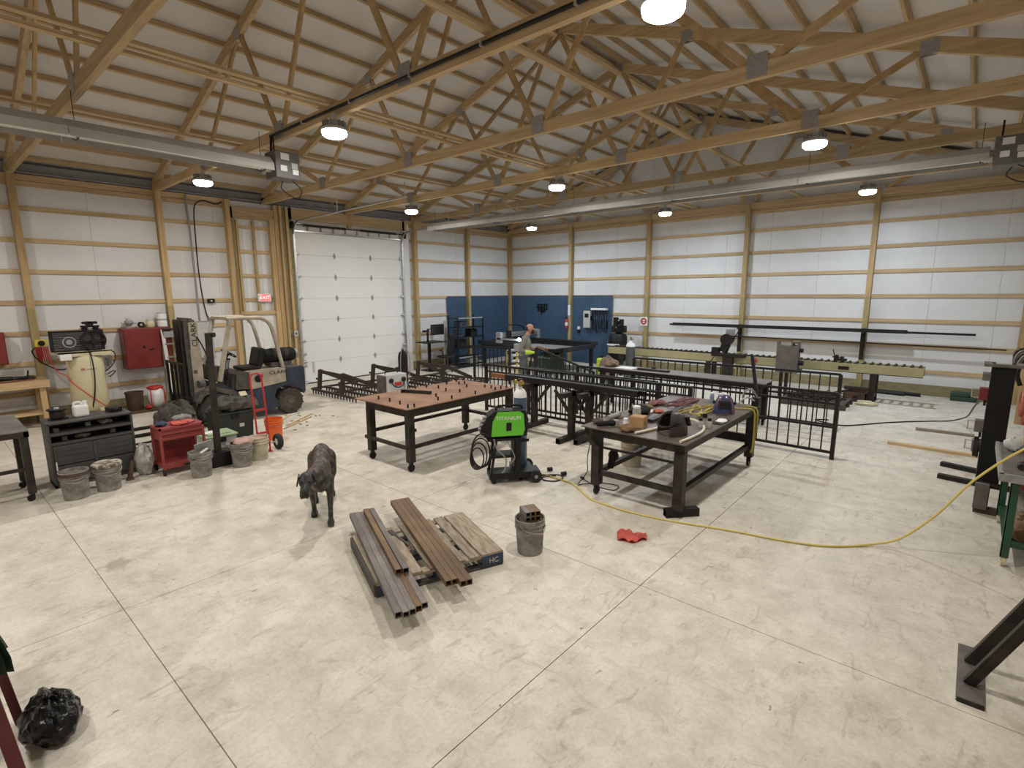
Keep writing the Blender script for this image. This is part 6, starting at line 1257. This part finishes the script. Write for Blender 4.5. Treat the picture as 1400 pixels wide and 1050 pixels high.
# saw head, grey box and vise on the conveyor
t = thing('cold_saw', 'dark chop saw with an upright motor head standing at the conveyor', 'saw', (9.45, -1.95, 0))
part(t, MB().b2(9.05, 9.90, -2.12, -1.92, 0.84, 0.93, 0.01), 'table', 'steel_black'); part(t, MB().b2(9.35, 9.6, -2.10, -1.94, 0.0, 0.84), 'pedestal', 'steel_dark'); part(t, MB().box((9.38, -2.0, 1.13), (0.22, 0.14, 0.36), (0, 0.35, 0), 0.03), 'column', 'steel_black'); part(t, MB().cyl((9.42, -2.14, 1.30), (9.42, -1.90, 1.30), 0.15, n=18), 'blade_guard', 'steel_black')
part(t, MB().b2(9.38, 9.58, -2.08, -1.92, 1.40, 1.58, 0.02), 'motor', 'grey_mid'); part(t, MB().tube([(9.55, -2.0, 1.30), (9.68, -2.0, 1.50), (9.72, -2.0, 1.62)], 0.016), 'lever', 'black'); part(t, MB().b2(9.05, 9.25, -2.12, -1.98, 0.93, 1.08, 0.01), 'clamp_block', 'black'); part(t, MB().bar((9.15, -2.1, 0.86), (8.88, -2.12, 0.42), 0.02, 0.02), 'brace', 'black')
t = thing('control_cabinet', 'weathered grey steel control cabinet on two black legs before the conveyor', 'cabinet', (10.98, -2.3, 0)); mat('cab_grey', (0.17, 0.155, 0.135), 0.6, 0.2, col2=(0.11, 0.10, 0.09), scale=5)
part(t, MB().b2(10.74, 11.22, -2.42, -2.18, 0.60, 1.26, 0.008), 'box', 'cab_grey'); part(t, MB().b2(10.74, 10.77, -2.42, -2.18, 1.26, 1.36), 'top_post', 'cab_grey'); part(t, MB().b2(11.06, 11.22, -2.42, -2.18, 1.32, 1.36).b2(11.06, 11.09, -2.4, -2.2, 1.26, 1.32).b2(11.19, 11.22, -2.4, -2.2, 1.26, 1.32), 'top_bracket', 'cab_grey')
for x in (10.86, 10.98): part(t, MB().b2(x-0.03, x+0.03, -2.35, -2.25, 0.0, 0.60), 'leg', 'steel_black')
part(t, MB().cyl((11.22, -2.3, 1.15), (11.30, -2.3, 1.15), 0.05).cyl((11.22, -2.3, 0.85), (11.32, -2.3, 0.85), 0.06).cyl((11.22, -2.3, 0.66), (11.30, -2.3, 0.66), 0.05), 'knob', 'black')
t = thing('bench_vise', 'small dark vise standing on the conveyor rollers', 'vise', (11.95, -1.65, 0.90)); part(t, MB().b2(11.84, 12.10, -1.72, -1.58, 0.901, 0.95), 'base', 'steel_black'); part(t, MB().b2(11.84, 11.92, -1.72, -1.58, 0.95, 1.03).b2(11.97, 12.02, -1.72, -1.58, 0.95, 1.0), 'jaw', 'steel_black'); part(t, MB().cyl((11.80, -1.65, 0.98), (12.05, -1.65, 0.98), 0.016).cyl((11.85, -1.65, 1.0), (11.80, -1.65, 1.16), 0.012), 'screw', 'steel_black')
t = thing('red_valve', 'red valve hanging on the front of the conveyor', 'valve', (10.1, -1.95, 0.70)); part(t, MB().cyl((10.1, -1.935, 0.70), (10.1, -1.935, 0.84), 0.037), 'body', 'red_bright'); part(t, MB().b2(10.02, 10.18, -1.97, -1.93, 0.76, 0.79), 'handle', 'red_bright')
# ---- long bars on wall brackets
for k, (x0, x1, y, z, d) in enumerate(((7.15, 13.10, -0.37, 1.555, 0.09), (7.0, 14.35, -0.25, 1.535, 0.05))):
    single(MB().hollow((x0, y, z), (x1, y, z), 0.055, d, 0.005), 'wall_bar', 'steel_black', ('shorter dark steel bar resting on the wall post brackets', 'longer dark steel bar resting on the wall post brackets')[k], 'bar', 'bars on the wall brackets', base=((x0+x1)/2, y, z-d/2))
single(MB().b2(7.0, 14.45, -0.26, -0.06, 1.20, 1.225) if False else MB().hollow((9.0, -0.24, 1.25), (14.9, -0.24, 1.22), 0.04, 0.03, 0.004), 'wall_bar', 'steel_black', 'thin dark bar lying low along the wall girt on the brackets', 'bar', 'bars on the wall brackets', base=(12, -0.24, 1.22))
for x in (9.14, 12.19):
    t = thing('bar_bracket', 'dark steel bracket plate on a wall post holding the long bars', 'bracket', (x, -0.18, 0.9), 0, 'brackets on the back wall posts')
    part(t, MB().b2(x-0.05, x+0.05, -0.185, -0.172, 0.80, 1.60), 'plate', 'steel_black'); part(t, MB().b2(x-0.02, x+0.02, -0.42, -0.185, 1.48, 1.51), 'arm', 'steel_black'); part(t, MB().b2(x-0.02, x+0.02, -0.30, -0.185, 1.17, 1.20), 'arm', 'steel_black')
# ---- scrap pile and floor bars at the back
t = thing('scrap_pallet', 'low dark pallet under the scrap heap before the conveyor', 'pallet', (11.75, -2.75, 0))
for y in (-3.2, -2.75, -2.35): part(t, MB().b2(11.1, 12.4, y-0.05, y+0.05, 0.0, 0.10), 'stringer', 'pallet_dark')
for k in range(7): part(t, MB().b2(11.1+k*0.19, 11.1+k*0.19+0.13, -3.25, -2.30, 0.10, 0.125), 'deck_board', 'pallet_dark')
for k in range(34):
    r_ = random.Random(200+k); x, y, z = r_.uniform(11.2, 12.3), r_.uniform(-3.1, -2.45), 0.15+0.033*(k//7)
    a = r_.uniform(-0.6, 0.6)+(1.57 if k % 3 == 0 else 0); L_ = r_.uniform(0.15, 0.42); d = Vector((math.cos(a), math.sin(a), r_.uniform(-0.25, 0.25)))*L_
    b = MB(); b.hollow(Vector((x, y, z))-d*0.5, Vector((x, y, z))+d*0.5, 0.05, 0.04, 0.006) if k % 2 else b.bar(Vector((x, y, z))-d*0.5, Vector((x, y, z))+d*0.5, 0.06, 0.015)
    single(b, 'steel_offcut', 'steel_dark', 'dark steel offcut in the scrap heap before the conveyor', 'offcut', 'offcuts in the scrap heap', base=(x, y, z))
single(MB().tube([(12.45, -2.3, 0.03), (12.7, -2.35, 0.05), (12.85, -2.2, 0.04), (12.6, -2.15, 0.06), (12.5, -2.3, 0.08), (12.75, -2.3, 0.09)], 0.03, n=6), 'pale_hose', 'cream', 'pale coiled hose on the floor at the end of the scrap heap', 'hose', base=(12.6, -2.25, 0))
t = thing('steel_crate', 'low rusty steel crate beside the conveyor leg', 'crate', (12.55, -1.65, 0)); part(t, MB().b2(12.15, 12.60, -2.0, -1.3, 0.0, 0.03).b2(12.15, 12.17, -2.0, -1.3, 0.03, 0.22).b2(12.58, 12.60, -2.0, -1.3, 0.03, 0.22).b2(12.15, 12.60, -2.0, -1.98, 0.03, 0.22).b2(12.15, 12.60, -1.32, -1.3, 0.03, 0.22), 'box', 'steel_rusty'); part(t, MB().b2(12.35, 12.42, -2.01, -2.0, 0.10, 0.14), 'handle', 'steel_black')
for k, (x0, x1, y, r_) in enumerate(((11.9, 13.5, -0.22, 0.045), (12.0, 13.2, -0.34, 0.035))): single(MB().cyl((x0, y, r_), (x1, y-0.1, r_), r_, n=12), 'floor_pipe', 'steel_black', ('thicker dark pipe lying on the floor along the back wall', 'thinner dark pipe lying on the floor along the back wall')[k], 'pipe', base=((x0+x1)/2, y, 0))
t = thing('folded_mat', 'dark green folded mat on the floor against the back wall', 'mat', (14.28, -0.25, 0)); part(t, MB().b2(14.05, 14.52, -0.42, -0.08, 0.0, 0.10, 0.02), 'lower_fold', 'green_dark'); part(t, MB().b2(14.05, 14.40, -0.40, -0.10, 0.10, 0.19, 0.02), 'upper_fold', 'green_dark')
# ---- planks and bars on the floor at the right
for k, (x0, y0, x1, y1, w_, h_, m_, lab, nm) in enumerate(((13.68, -4.20, 14.50, -4.15, 0.09, 0.04, 'pallet_wood', 'short weathered plank lying on the floor before the right wall', 'wood_plank'), (13.40, -5.60, 14.60, -5.66, 0.09, 0.045, 'wood_x', 'longer pale plank lying on the floor before the right wall', 'wood_plank'), (14.14, -6.48, 14.62, -6.62, 0.09, 0.06, 'steel_black', 'dark steel bar on the floor farther from the column', 'steel_bar'), (14.13, -7.16, 14.62, -7.24, 0.09, 0.06, 'steel_black', 'dark steel bar on the floor close to the column', 'steel_bar'))):
    single(MB().bar((x0, y0, h_/2), (x1, y1, h_/2), w_, h_), nm, m_, lab, ('plank', 'bar')[k > 1], base=(x0, y0, 0))
single(MB().tube([(12.3, -4.4, 0.012), (12.1, -4.55, 0.012), (12.5, -4.75, 0.012), (12.75, -4.60, 0.012), (13.2, -3.95, 0.012), (13.7, -3.4, 0.012), (14.1, -3.05, 0.015), (14.3, -3.2, 0.12), (14.38, -4.6, 0.45), (14.42, -6.0, 0.85), (14.45, -7.2, 1.12), (14.48, -8.0, 1.25)], 0.012, n=6), 'dark_power_cable', 'black', 'dark cable running over the floor and up to the black column', 'cable', base=(12.3, -4.4, 0))

# ================================================================== RIGHT SIDE: column rack and green cart
t = thing('steel_column', 'tall black steel column with clamps hung on it near the right wall', 'column', (14.65, -8.15, 0))
part(t, MB().b2(14.49, 14.69, -8.22, -8.19, 0.30, 1.72).b2(14.49, 14.52, -8.19, -7.98, 0.30, 1.72).b2(14.66, 14.69, -8.19, -7.98, 0.30, 1.72), 'channel', 'black_matte')
part(t, MB().b2(14.42, 14.75, -8.26, -8.22, 1.69, 1.72).b2(14.42, 14.49, -8.22, -7.95, 1.69, 1.72).b2(14.69, 14.75, -8.22, -7.95, 1.69, 1.72), 'top_flange', 'cab_grey'); part(t, MB().b2(14.42, 14.50, -8.20, -8.0, 1.52, 1.60), 'side_plate', 'cab_grey')
part(t, MB().b2(14.49, 14.61, -8.40, -8.34, 0.06, 0.36), 'foot_plate', 'cab_grey'); part(t, MB().b2(14.50, 14.95, -8.36, -8.28, 0.0, 0.07), 'foot_beam', 'steel_rusty'); part(t, MB().cyl((14.52, -8.24, 0.32), (15.0, -8.24, 0.30), 0.035), 'cross_tube', 'steel_dark'); part(t, MB().b2(14.55, 14.62, -8.36, -8.22, 0.06, 0.32), 'foot_post', 'steel_black')
part(t, MB().lathe([(0.06, -0.03), (0.12, -0.02), (0.12, 0.02), (0.06, 0.03)], (14.45, -8.1, 0.72), axis='X', n=18), 'pulley', 'steel_black')
for k, (z, m_, lab) in enumerate(((1.36, 'red_paint', 'red clamp hung at the top of the black column'), (0.98, 'cab_grey', 'grey clamp hung on the middle of the black column'), (0.74, 'cab_grey', 'lower grey clamp hung under the other on the black column'))):
    c = thing('hung_clamp', lab, 'clamp', (14.44, -8.12, z)); MB().b2(-0.03, 0.055, -0.06, 0.06, -0.07, 0.07, 0.008).build('body', m_, c)
    MB().tube([(-0.03, 0, 0.05), (-0.09, 0, 0.05), (-0.09, 0, -0.05), (-0.03, 0, -0.05)], 0.008, n=5, smooth=1).build('handle', 'galv', c); MB().cyl((0.03, 0, -0.14), (0.03, 0, -0.07), 0.012).build('screw', 'steel_dark', c)
# tool arms behind the column
t = thing('tool_rack', 'dark wall rack of tools beside the black column', 'rack', (15.0, -8.0, 0))
part(t, MB().b2(15.02, 15.06, -7.9, -6.6, 0.0, 2.0), 'back_plate', 'steel_black')
for k in range(5): part(t, MB().tube([(15.02, -7.85+k*0.22, 1.85-0.04*k), (14.80, -7.85+k*0.22, 1.80), (14.72, -7.85+k*0.22, 1.60+0.03*k), (14.76, -7.85+k*0.22, 1.45)], 0.022, n=6), 'hook_arm', ('steel_dark', 'cab_grey')[k % 2])
for k, (z, dy) in enumerate(((1.32, 0.0), (1.22, 0.05), (1.12, 0.0), (1.03, 0.04))):
    single(MB().tube([(14.765+0.034*k, -8.36+dy+0.12*math.cos(a), z+0.13*math.sin(a)) for a in [i*2*math.pi/9 for i in range(9)]], 0.016, n=6, close=True), 'hose_coil', 'hose_pink', 'salmon red air hose coil hanging beside the black column', 'hose', 'salmon hose coils', base=(14.765+0.034*k, -8.36+dy, z-0.13)) if mat('hose_pink', (0.50, 0.14, 0.10), 0.5, var=0.1) else 0
t = thing('green_cart', 'green angle-iron cart with a tool-covered top and caster wheels', 'cart', (14.95, -9.2, 0)); mat('cart_green', (0.018, 0.075, 0.038), 0.45, var=0.1)
part(t, MB().b2(14.62, 15.2, -9.85, -8.52, 0.88, 0.90), 'top', 'cab_grey'); part(t, MB().b2(14.60, 15.2, -9.88, -9.84, 0.83, 0.90).b2(14.60, 14.63, -9.88, -8.50, 0.83, 0.90), 'top_frame', 'grey_mid')
for x, y in ((14.72, -9.78), (14.72, -8.55), (15.14, -9.78), (15.14, -8.55)):
    l_ = part(t, MB().b2(x-0.03, x+0.03, y-0.03, y-0.022, 0.09, 0.88).b2(x-0.03, x-0.022, y-0.03, y+0.03, 0.09, 0.88), 'leg', 'cart_green'); part(l_, MB().cyl((x-0.016, y, 0.045), (x+0.016, y, 0.045), 0.045, n=14).b2(x-0.022, x+0.022, y-0.02, y+0.02, 0.05, 0.09), 'caster', 'cream')
part(t, MB().b2(14.72, 15.14, -9.80, -9.76, 0.20, 0.25), 'lower_rail', 'cart_green'); part(t, MB().b2(14.70, 15.16, -9.78, -8.55, 0.19, 0.21), 'lower_shelf', 'cart_green')
single(MB().lathe([(0.10, 0.212), (0.13, 0.22), (0.14, 0.50), (0.15, 0.51), (0.15, 0.53), (0.13, 0.53)], (14.90, -9.10, 0)), 'shelf_bucket', 'bucket_grey', 'grey bucket on the lower shelf of the green cart', 'bucket', base=(14.90, -9.1, 0.211))
mat('sack_brown', (0.22, 0.13, 0.06), 0.8, var=0.15)
single(crumple((14.86, -9.52, 0.30), (0.14, 0.17, 0.15), 95, 0.212, 12), 'paper_sack', 'sack_brown', 'brown paper sack on the lower shelf of the green cart', 'sack', base=(14.86, -9.52, 0.212))
t = thing('red_tank', 'dark red upright tank behind the green cart', 'tank', (14.95, -8.42, 0)); MB().lathe([(0.09, 0), (0.10, 0.02), (0.10, 0.60), (0.06, 0.68), (0.03, 0.70)], n=18).build('body', 'red_paint', t); MB().cyl((0,0,0.70), (0,0,0.76), 0.02).build('valve', 'brass', t)
for k in range(6):
    r_ = random.Random(300+k); x, y = 14.75+0.06*k, -9.6+0.16*k
    single(MB().box((x, y, 0.93), (0.10, 0.07, 0.055), (0, 0, r_.uniform(0, 3)), 0.01) if k % 2 else MB().cyl((x, y-0.05, 0.93), (x, y+0.06, 0.93), 0.028), 'hand_tool', ('steel_dark', 'red_paint', 'grey_mid')[k % 3], 'small tool lying on top of the green cart', 'tool', 'tools on the green cart', base=(x, y, 0.902))
single(MB().blob((14.72, -8.86, 0.97), (0.07, 0.10, 0.07), 97, 0.15, 10, 0.901), 'grey_rag', 'grey_light', 'pale grey rag heaped on the far end of the green cart', 'rag', base=(14.72, -8.86, 0.901))

# ---- rack foot with paired diagonal channels at the right
t = thing('rack_leg', 'dark steel rack leg with twin diagonal bars on a floor plate', 'rack leg', (14.7, -11.85, 0))
part(t, MB().b2(14.44, 14.58, -12.20, -11.50, 0.0, 0.012), 'floor_plate', 'cab_grey'); part(t, MB().b2(14.445, 14.575, -12.21, -12.20, 0.0, 0.03), 'plate_edge', 'steel_dark')
for y in (-11.72, -11.98): part(t, MB().bar((14.50, y, 0.012), (14.92, y, 0.98), 0.06, 0.045, up=(0,1,0)), 'diagonal_bar', 'steel_dark')
part(t, MB().bar((14.50, -11.98, 0.03), (14.92, -11.72+-0.26, 0.98), 0.02, 0.06, up=(0,1,0)), 'stiffener', 'steel_dark')
part(t, MB().b2(14.88, 14.96, -12.05, -11.65, 0.0, 1.9), 'upright', 'steel_black')
for k in range(14): part(t, MB().b2(14.87, 14.882, -11.90, -11.82, 0.3+k*0.1, 0.34+k*0.1), 'slot', 'grey_mid')

# ================================================================== LOWER LEFT: red frame, green coat, black bag
t = thing('red_sawhorse', 'dark red steel trestle with a green coat hung on it', 'trestle', (10.55, -16.25, 0)); mat('red_dark', (0.09, 0.012, 0.014), 0.4, var=0.1)
part(t, MB().bar((10.17, -16.10, 0.0), (10.22, -16.20, 0.92), 0.045, 0.045, up=(1,0,0)), 'leg', 'red_dark'); part(t, MB().bar((10.98, -16.14, 0.0), (10.66, -16.24, 0.92), 0.055, 0.055, up=(1,0,0)), 'leg', 'red_dark')
part(t, MB().bar((10.17, -16.62, 0.0), (10.22, -16.30, 0.92), 0.045, 0.045, up=(1,0,0)), 'leg', 'red_dark'); part(t, MB().bar((10.98, -16.66, 0.0), (10.66, -16.30, 0.92), 0.055, 0.055, up=(1,0,0)), 'leg', 'red_dark')
part(t, MB().b2(10.15, 10.75, -16.30, -16.20, 0.90, 0.96), 'top_beam', 'red_dark'); part(t, MB().b2(10.30, 10.40, -16.19, -16.17, 0.40, 0.75), 'grey_strap', 'grey_mid')
n = 12; vs = []
for i in range(n+1):
    for j in range(7):
        u = i/n; s_ = j/6; z = 0.985-0.50*s_
        vs.append((10.10+0.28*u+0.03*math.sin(j*1.3), -16.175+0.015*math.sin(u*14)+0.055*s_+0.02*math.sin(u*9+j), z+0.02*math.sin(u*6)-(0.02 if u > 0.6 else 0)))
b = MB(); b.add(vs, [(i*7+j, i*7+j+1, (i+1)*7+j+1, (i+1)*7+j) for i in range(n) for j in range(6)], True); b.add([(x, y-0.03, z) for x, y, z in vs], [(i*7+j, (i+1)*7+j, (i+1)*7+j+1, i*7+j+1) for i in range(n) for j in range(6)], True)
single(b, 'green_coat', 'green_dark2', 'dark green coat hanging on the red trestle', 'coat', base=(10.25, -16.2, 0.48)) if mat('green_dark2', (0.025, 0.06, 0.032), 0.75, var=0.15, scale=12) else 0
mat('bag_black', (0.006, 0.006, 0.006), 0.25, var=0.1, scale=12, bump=0.6, spec=0.3)
bb = crumple((10.42, -15.98, 0.10), (0.22, 0.14, 0.12), 99, 0.003, 20, 0.10)
single(bb, 'trash_bag', 'bag_black', 'shiny black trash bag on the floor under the red trestle', 'trash bag', base=(10.43, -15.97, 0))

# ================================================================== PEOPLE AND ANIMALS
def body_mesh(name, shapes, voxel, smooth=6):
    """one continuous skin over overlapping capsules ('c', p0, r0, p1, r1) and ellipsoids ('e', centre, radii[, rot])"""
    b = MB()
    def ball(c, r, rot=None, n=12):
        vs = []; Mr = Euler(rot).to_matrix() if rot else None
        for i in range(n+1):
            for k in range(2*n):
                th, t_ = math.pi*i/n, math.pi*k/n
                v = Vector((r[0]*math.sin(th)*math.cos(t_), r[1]*math.sin(th)*math.sin(t_), r[2]*math.cos(th)))
                vs.append(Vector(c)+(Mr @ v if Mr else v))
        b.add(vs, [(i*2*n+k, (i+1)*2*n+k, (i+1)*2*n+(k+1) % (2*n), i*2*n+(k+1) % (2*n)) for i in range(n) for k in range(2*n)])
    for q in shapes:
        if q[0] == 'e': ball(q[1], q[2], q[3] if len(q) > 3 else None)
        else:
            _, p0, r0, p1, r1 = q; p0, p1 = Vector(p0), Vector(p1); m_ = max(2, int((p1-p0).length/(0.35*min(r0, r1)))+1)
            for i in range(m_+1):
                f = i/m_; r_ = r0+(r1-r0)*f; ball(p0.lerp(p1, f), (r_, r_, r_), None, 6)
    me = bpy.data.meshes.new(name); me.from_pydata([tuple(v) for v in b.v], [], b.f); o = bpy.data.objects.new(name, me); C.objects.link(o)
    rm = o.modifiers.new('remesh', 'REMESH'); rm.mode = 'VOXEL'; rm.voxel_size = voxel; rm.use_smooth_shade = True
    sm = o.modifiers.new('smooth', 'SMOOTH'); sm.factor = 0.5; sm.iterations = smooth
    dg = bpy.context.evaluated_depsgraph_get(); m2 = bpy.data.meshes.new_from_object(o.evaluated_get(dg)); m2.name = name
    bpy.data.objects.remove(o); bpy.data.meshes.remove(me); m2.materials.clear(); return m2
# ---- the dog: big brindle mastiff walking towards the viewer, head low; local +x forward, +y its left
mat('brindle', (0.12, 0.088, 0.058), 0.5, col2=(0.020, 0.016, 0.013), scale=4.5, stretch=(5.0, 1.6, 1.6), lo=0.46, hi=0.62, detail=6)
mat('dog_black', (0.014, 0.0125, 0.012), 0.5, var=0.1); mat('dog_toe', (0.10, 0.085, 0.07), 0.7)
HX, HY = 0.66, -0.13                                       # head centre
ds = [('e', (-0.36, 0, 0.555), (0.20, 0.135, 0.135)), ('e', (-0.12, 0, 0.56), (0.26, 0.125, 0.125)), ('e', (0.14, 0, 0.52), (0.24, 0.145, 0.165)), ('e', (0.30, 0, 0.50), (0.16, 0.14, 0.165)), ('e', (0.28, 0, 0.585), (0.14, 0.10, 0.09)),
      ('c', (0.34, 0, 0.57), 0.115, (0.54, -0.08, 0.60), 0.092),
      ('e', (HX-0.02, HY, 0.605), (0.105, 0.095, 0.085)), ('e', (HX+0.03, HY-0.005, 0.60), (0.07, 0.09, 0.06)), ('c', (HX+0.07, HY-0.01, 0.565), 0.062, (HX+0.145, HY-0.025, 0.535), 0.054),
      ('e', (HX+0.135, HY+0.010, 0.505), (0.055, 0.026, 0.042)), ('e', (HX+0.13, HY-0.055, 0.505), (0.055, 0.026, 0.042)), ('e', (HX+0.11, HY-0.02, 0.49), (0.06, 0.045, 0.026)),
      ('c', (-0.53, 0, 0.57), 0.035, (-0.60, 0.0, 0.50), 0.028), ('c', (-0.60, 0, 0.50), 0.026, (-0.65, 0.02, 0.30), 0.014)]
paws = []
def fleg(y, dx):
    ds.extend([('c', (0.29, y*0.9, 0.46), 0.085, (0.25+dx*0.2, y*1.12, 0.33), 0.058), ('c', (0.25+dx*0.2, y*1.12, 0.33), 0.052, (0.28+dx*0.7, y*1.08, 0.16), 0.036), ('c', (0.28+dx*0.7, y*1.08, 0.16), 0.036, (0.29+dx, y*1.05, 0.06), 0.034), ('e', (0.325+dx, y*1.05, 0.034), (0.066, 0.050, 0.034))]); paws.append((0.325+dx, y*1.05))
def hleg(y, dx):
    ds.extend([('c', (-0.40, y*0.85, 0.50), 0.115, (-0.33+dx*0.35, y*1.15, 0.34), 0.075), ('c', (-0.33+dx*0.35, y*1.15, 0.34), 0.066, (-0.50+dx*0.85, y*1.1, 0.19), 0.036), ('c', (-0.50+dx*0.85, y*1.1, 0.19), 0.034, (-0.47+dx, y*1.05, 0.06), 0.032), ('e', (-0.435+dx, y*1.05, 0.032), (0.062, 0.046, 0.032))]); paws.append((-0.435+dx, y*1.05))
fleg(0.105, 0.13); fleg(-0.105, -0.17); hleg(0.11, 0.0); hleg(-0.11, 0.18)
dog = bpy.data.objects.new('dog', body_mesh('dog', ds, 0.011, 5)); C.objects.link(dog)
for k in ('brindle', 'dog_black'): dog.data.materials.append(MATS[k])
for p in dog.data.polygons:
    c = p.center
    if (c.x > HX-0.03) or c.z < 0.13+0.02*math.sin(c.x*60): p.material_index = 1
dog.scale = (1.06, 0.84, 1.03); dog.location = (8.64, -13.24, -min(v.co.z for v in dog.data.vertices)); dog.rotation_euler = (0, 0, R(-31)); tag(dog, 'large dark brindle dog walking with its head lowered', 'dog')
for s_ in (-1, 1):
    e_ = MB().prism([(0.005, 0.02), (0.05, 0.0), (0.045, -0.07), (0.015, -0.115), (-0.025, -0.08), (-0.04, 0.0)], -0.009, 0.009, 'Y')
    e_.xf(Matrix.Translation((HX-0.03, HY+s_*0.090, 0.655)) @ Euler((s_*R(16), 0, 0)).to_matrix().to_4x4()).build('ear', 'dog_black', dog)
    MB().blob((HX+0.088, HY-0.01+s_*0.042, 0.622), (0.012, 0.013, 0.011), 3, 0.0, 8).build('eye', 'black_gloss', dog)
MB().blob((HX+0.192, HY-0.032, 0.553), (0.020, 0.028, 0.020), 2, 0.03, 8).build('nose', 'black_gloss', dog)
for kx, ky in paws:
    for j in (-1.5, -0.5, 0.5, 1.5): MB().blob((kx+0.052-abs(j)*0.010, ky+j*0.021, 0.022), (0.022, 0.011, 0.019), 3, 0.02, 6).build('toe', 'dog_toe' if kx > 0.3 else 'dog_black', dog)

# ---- the man at the stair railing, seen in profile; local +x is where he faces
mat('skin', (0.42, 0.22, 0.155), 0.5, var=0.05); mat('shirt_grey', (0.20, 0.19, 0.175), 0.85, var=0.08); mat('jeans', (0.115, 0.12, 0.13), 0.85, col2=(0.06, 0.063, 0.07), scale=9); mat('boot', (0.03, 0.022, 0.017), 0.6); mat('beard', (0.035, 0.018, 0.012), 0.9, scale=40)
ps = [('e', (0.0, 0, 0.96), (0.135, 0.175, 0.13)), ('e', (0.03, 0, 1.10), (0.145, 0.17, 0.16)), ('e', (0.06, 0, 1.28), (0.135, 0.19, 0.18)), ('e', (0.05, 0, 1.39), (0.10, 0.21, 0.09)), ('c', (0.09, 0, 1.43), 0.075, (0.14, 0, 1.56), 0.058),
      ('e', (0.165, 0, 1.665), (0.102, 0.080, 0.108)), ('e', (0.195, 0, 1.60), (0.075, 0.066, 0.070)), ('c', (0.255, 0, 1.675), 0.014, (0.282, 0, 1.635), 0.018), ('e', (0.155, 0.085, 1.645), (0.024, 0.012, 0.034)), ('e', (0.155, -0.085, 1.645), (0.024, 0.012, 0.034))]
HANDS = {}
for s_ in (1, -1):
    hx_, hz_ = (0.24, 1.06) if s_ < 0 else (0.50, 1.12); HANDS[s_] = (hx_, hz_); ex = -0.04 if s_ < 0 else 0.13
    ps += [('c', (0.06, s_*0.20, 1.40), 0.075, (ex, s_*0.265, 1.12), 0.052), ('c', (ex, s_*0.265, 1.12), 0.048, (hx_-0.06, s_*0.17, hz_), 0.034), ('c', (hx_-0.06, s_*0.17, hz_), 0.034, (hx_, s_*0.15, hz_), 0.032),
           ('c', (0.0, s_*0.095, 0.90), 0.105, (0.02+0.03*s_, s_*0.11, 0.50), 0.070), ('c', (0.02+0.03*s_, s_*0.11, 0.50), 0.068, (-0.02+0.05*s_, s_*0.12, 0.11), 0.048), ('e', (0.05+0.05*s_, s_*0.125, 0.05), (0.14, 0.052, 0.05))]
man = bpy.data.objects.new('person', body_mesh('person', ps, 0.013, 4)); C.objects.link(man)
for k in ('skin', 'shirt_grey', 'jeans', 'boot'): man.data.materials.append(MATS[k])
for p in man.data.polygons:
    c = p.center; fore = c.x > (0.12 if c.y < 0 else 0.20) and 0.95 < c.z < 1.20 and abs(c.y) > 0.11
    if c.z < 0.11: p.material_index = 3
    elif fore: p.material_index = 0
    elif c.z < 0.97: p.material_index = 2
    elif c.z < 1.50-0.25*max(0, c.x-0.1): p.material_index = 1
man.location = (5.66, -5.93, -min(v.co.z for v in man.data.vertices)); man.rotation_euler = (0, 0, R(32))
tag(man, 'bald bearded person in a grey shirt bending over the sloping railing', 'person')
MB().blob((0.225, 0, 1.585), (0.060, 0.066, 0.070), 11, 0.05, 12).build('beard', 'beard', man); MB().blob((0.110, 0, 1.655), (0.058, 0.086, 0.065), 12, 0.02, 12).build('hair', 'beard', man)
MB().b2(0.281, 0.287, -0.022, 0.022, 1.592, 1.600).build('mouth', 'skin', man)
for s_ in (-1, 1):
    MB().blob((0.256, s_*0.032, 1.683), (0.010, 0.013, 0.009), 4, 0.02, 6).build('eye', 'black_gloss', man)
    hx_, hz_ = HANDS[s_]; m_ = 'lime' if s_ < 0 else 'leather'; y0 = s_*0.15
    b = MB().blob((hx_+0.01, y0, hz_), (0.060, 0.050, 0.034), 7, 0.03, 10)
    for j in range(4): y = y0+(j-1.5)*0.022; ln = (0.075, 0.085, 0.082, 0.065)[j]; b.tube([(hx_+0.045, y, hz_+0.010), (hx_+0.045+ln*0.55, y, hz_+0.004), (hx_+0.045+ln*0.75, y, hz_-0.03), (hx_+0.045+ln*0.5, y, hz_-0.055)], 0.0105, n=6)
    b.tube([(hx_, y0-s_*0.045, hz_), (hx_+0.035, y0-s_*0.07, hz_-0.015), (hx_+0.07, y0-s_*0.06, hz_-0.035)], 0.012, n=6)
    b.build('glove', m_, man)
    MB().cyl((hx_-0.17, s_*0.20, hz_+0.008), (hx_-0.01, y0, hz_), 0.066, 0.046, n=14).build('glove_cuff', m_, man)
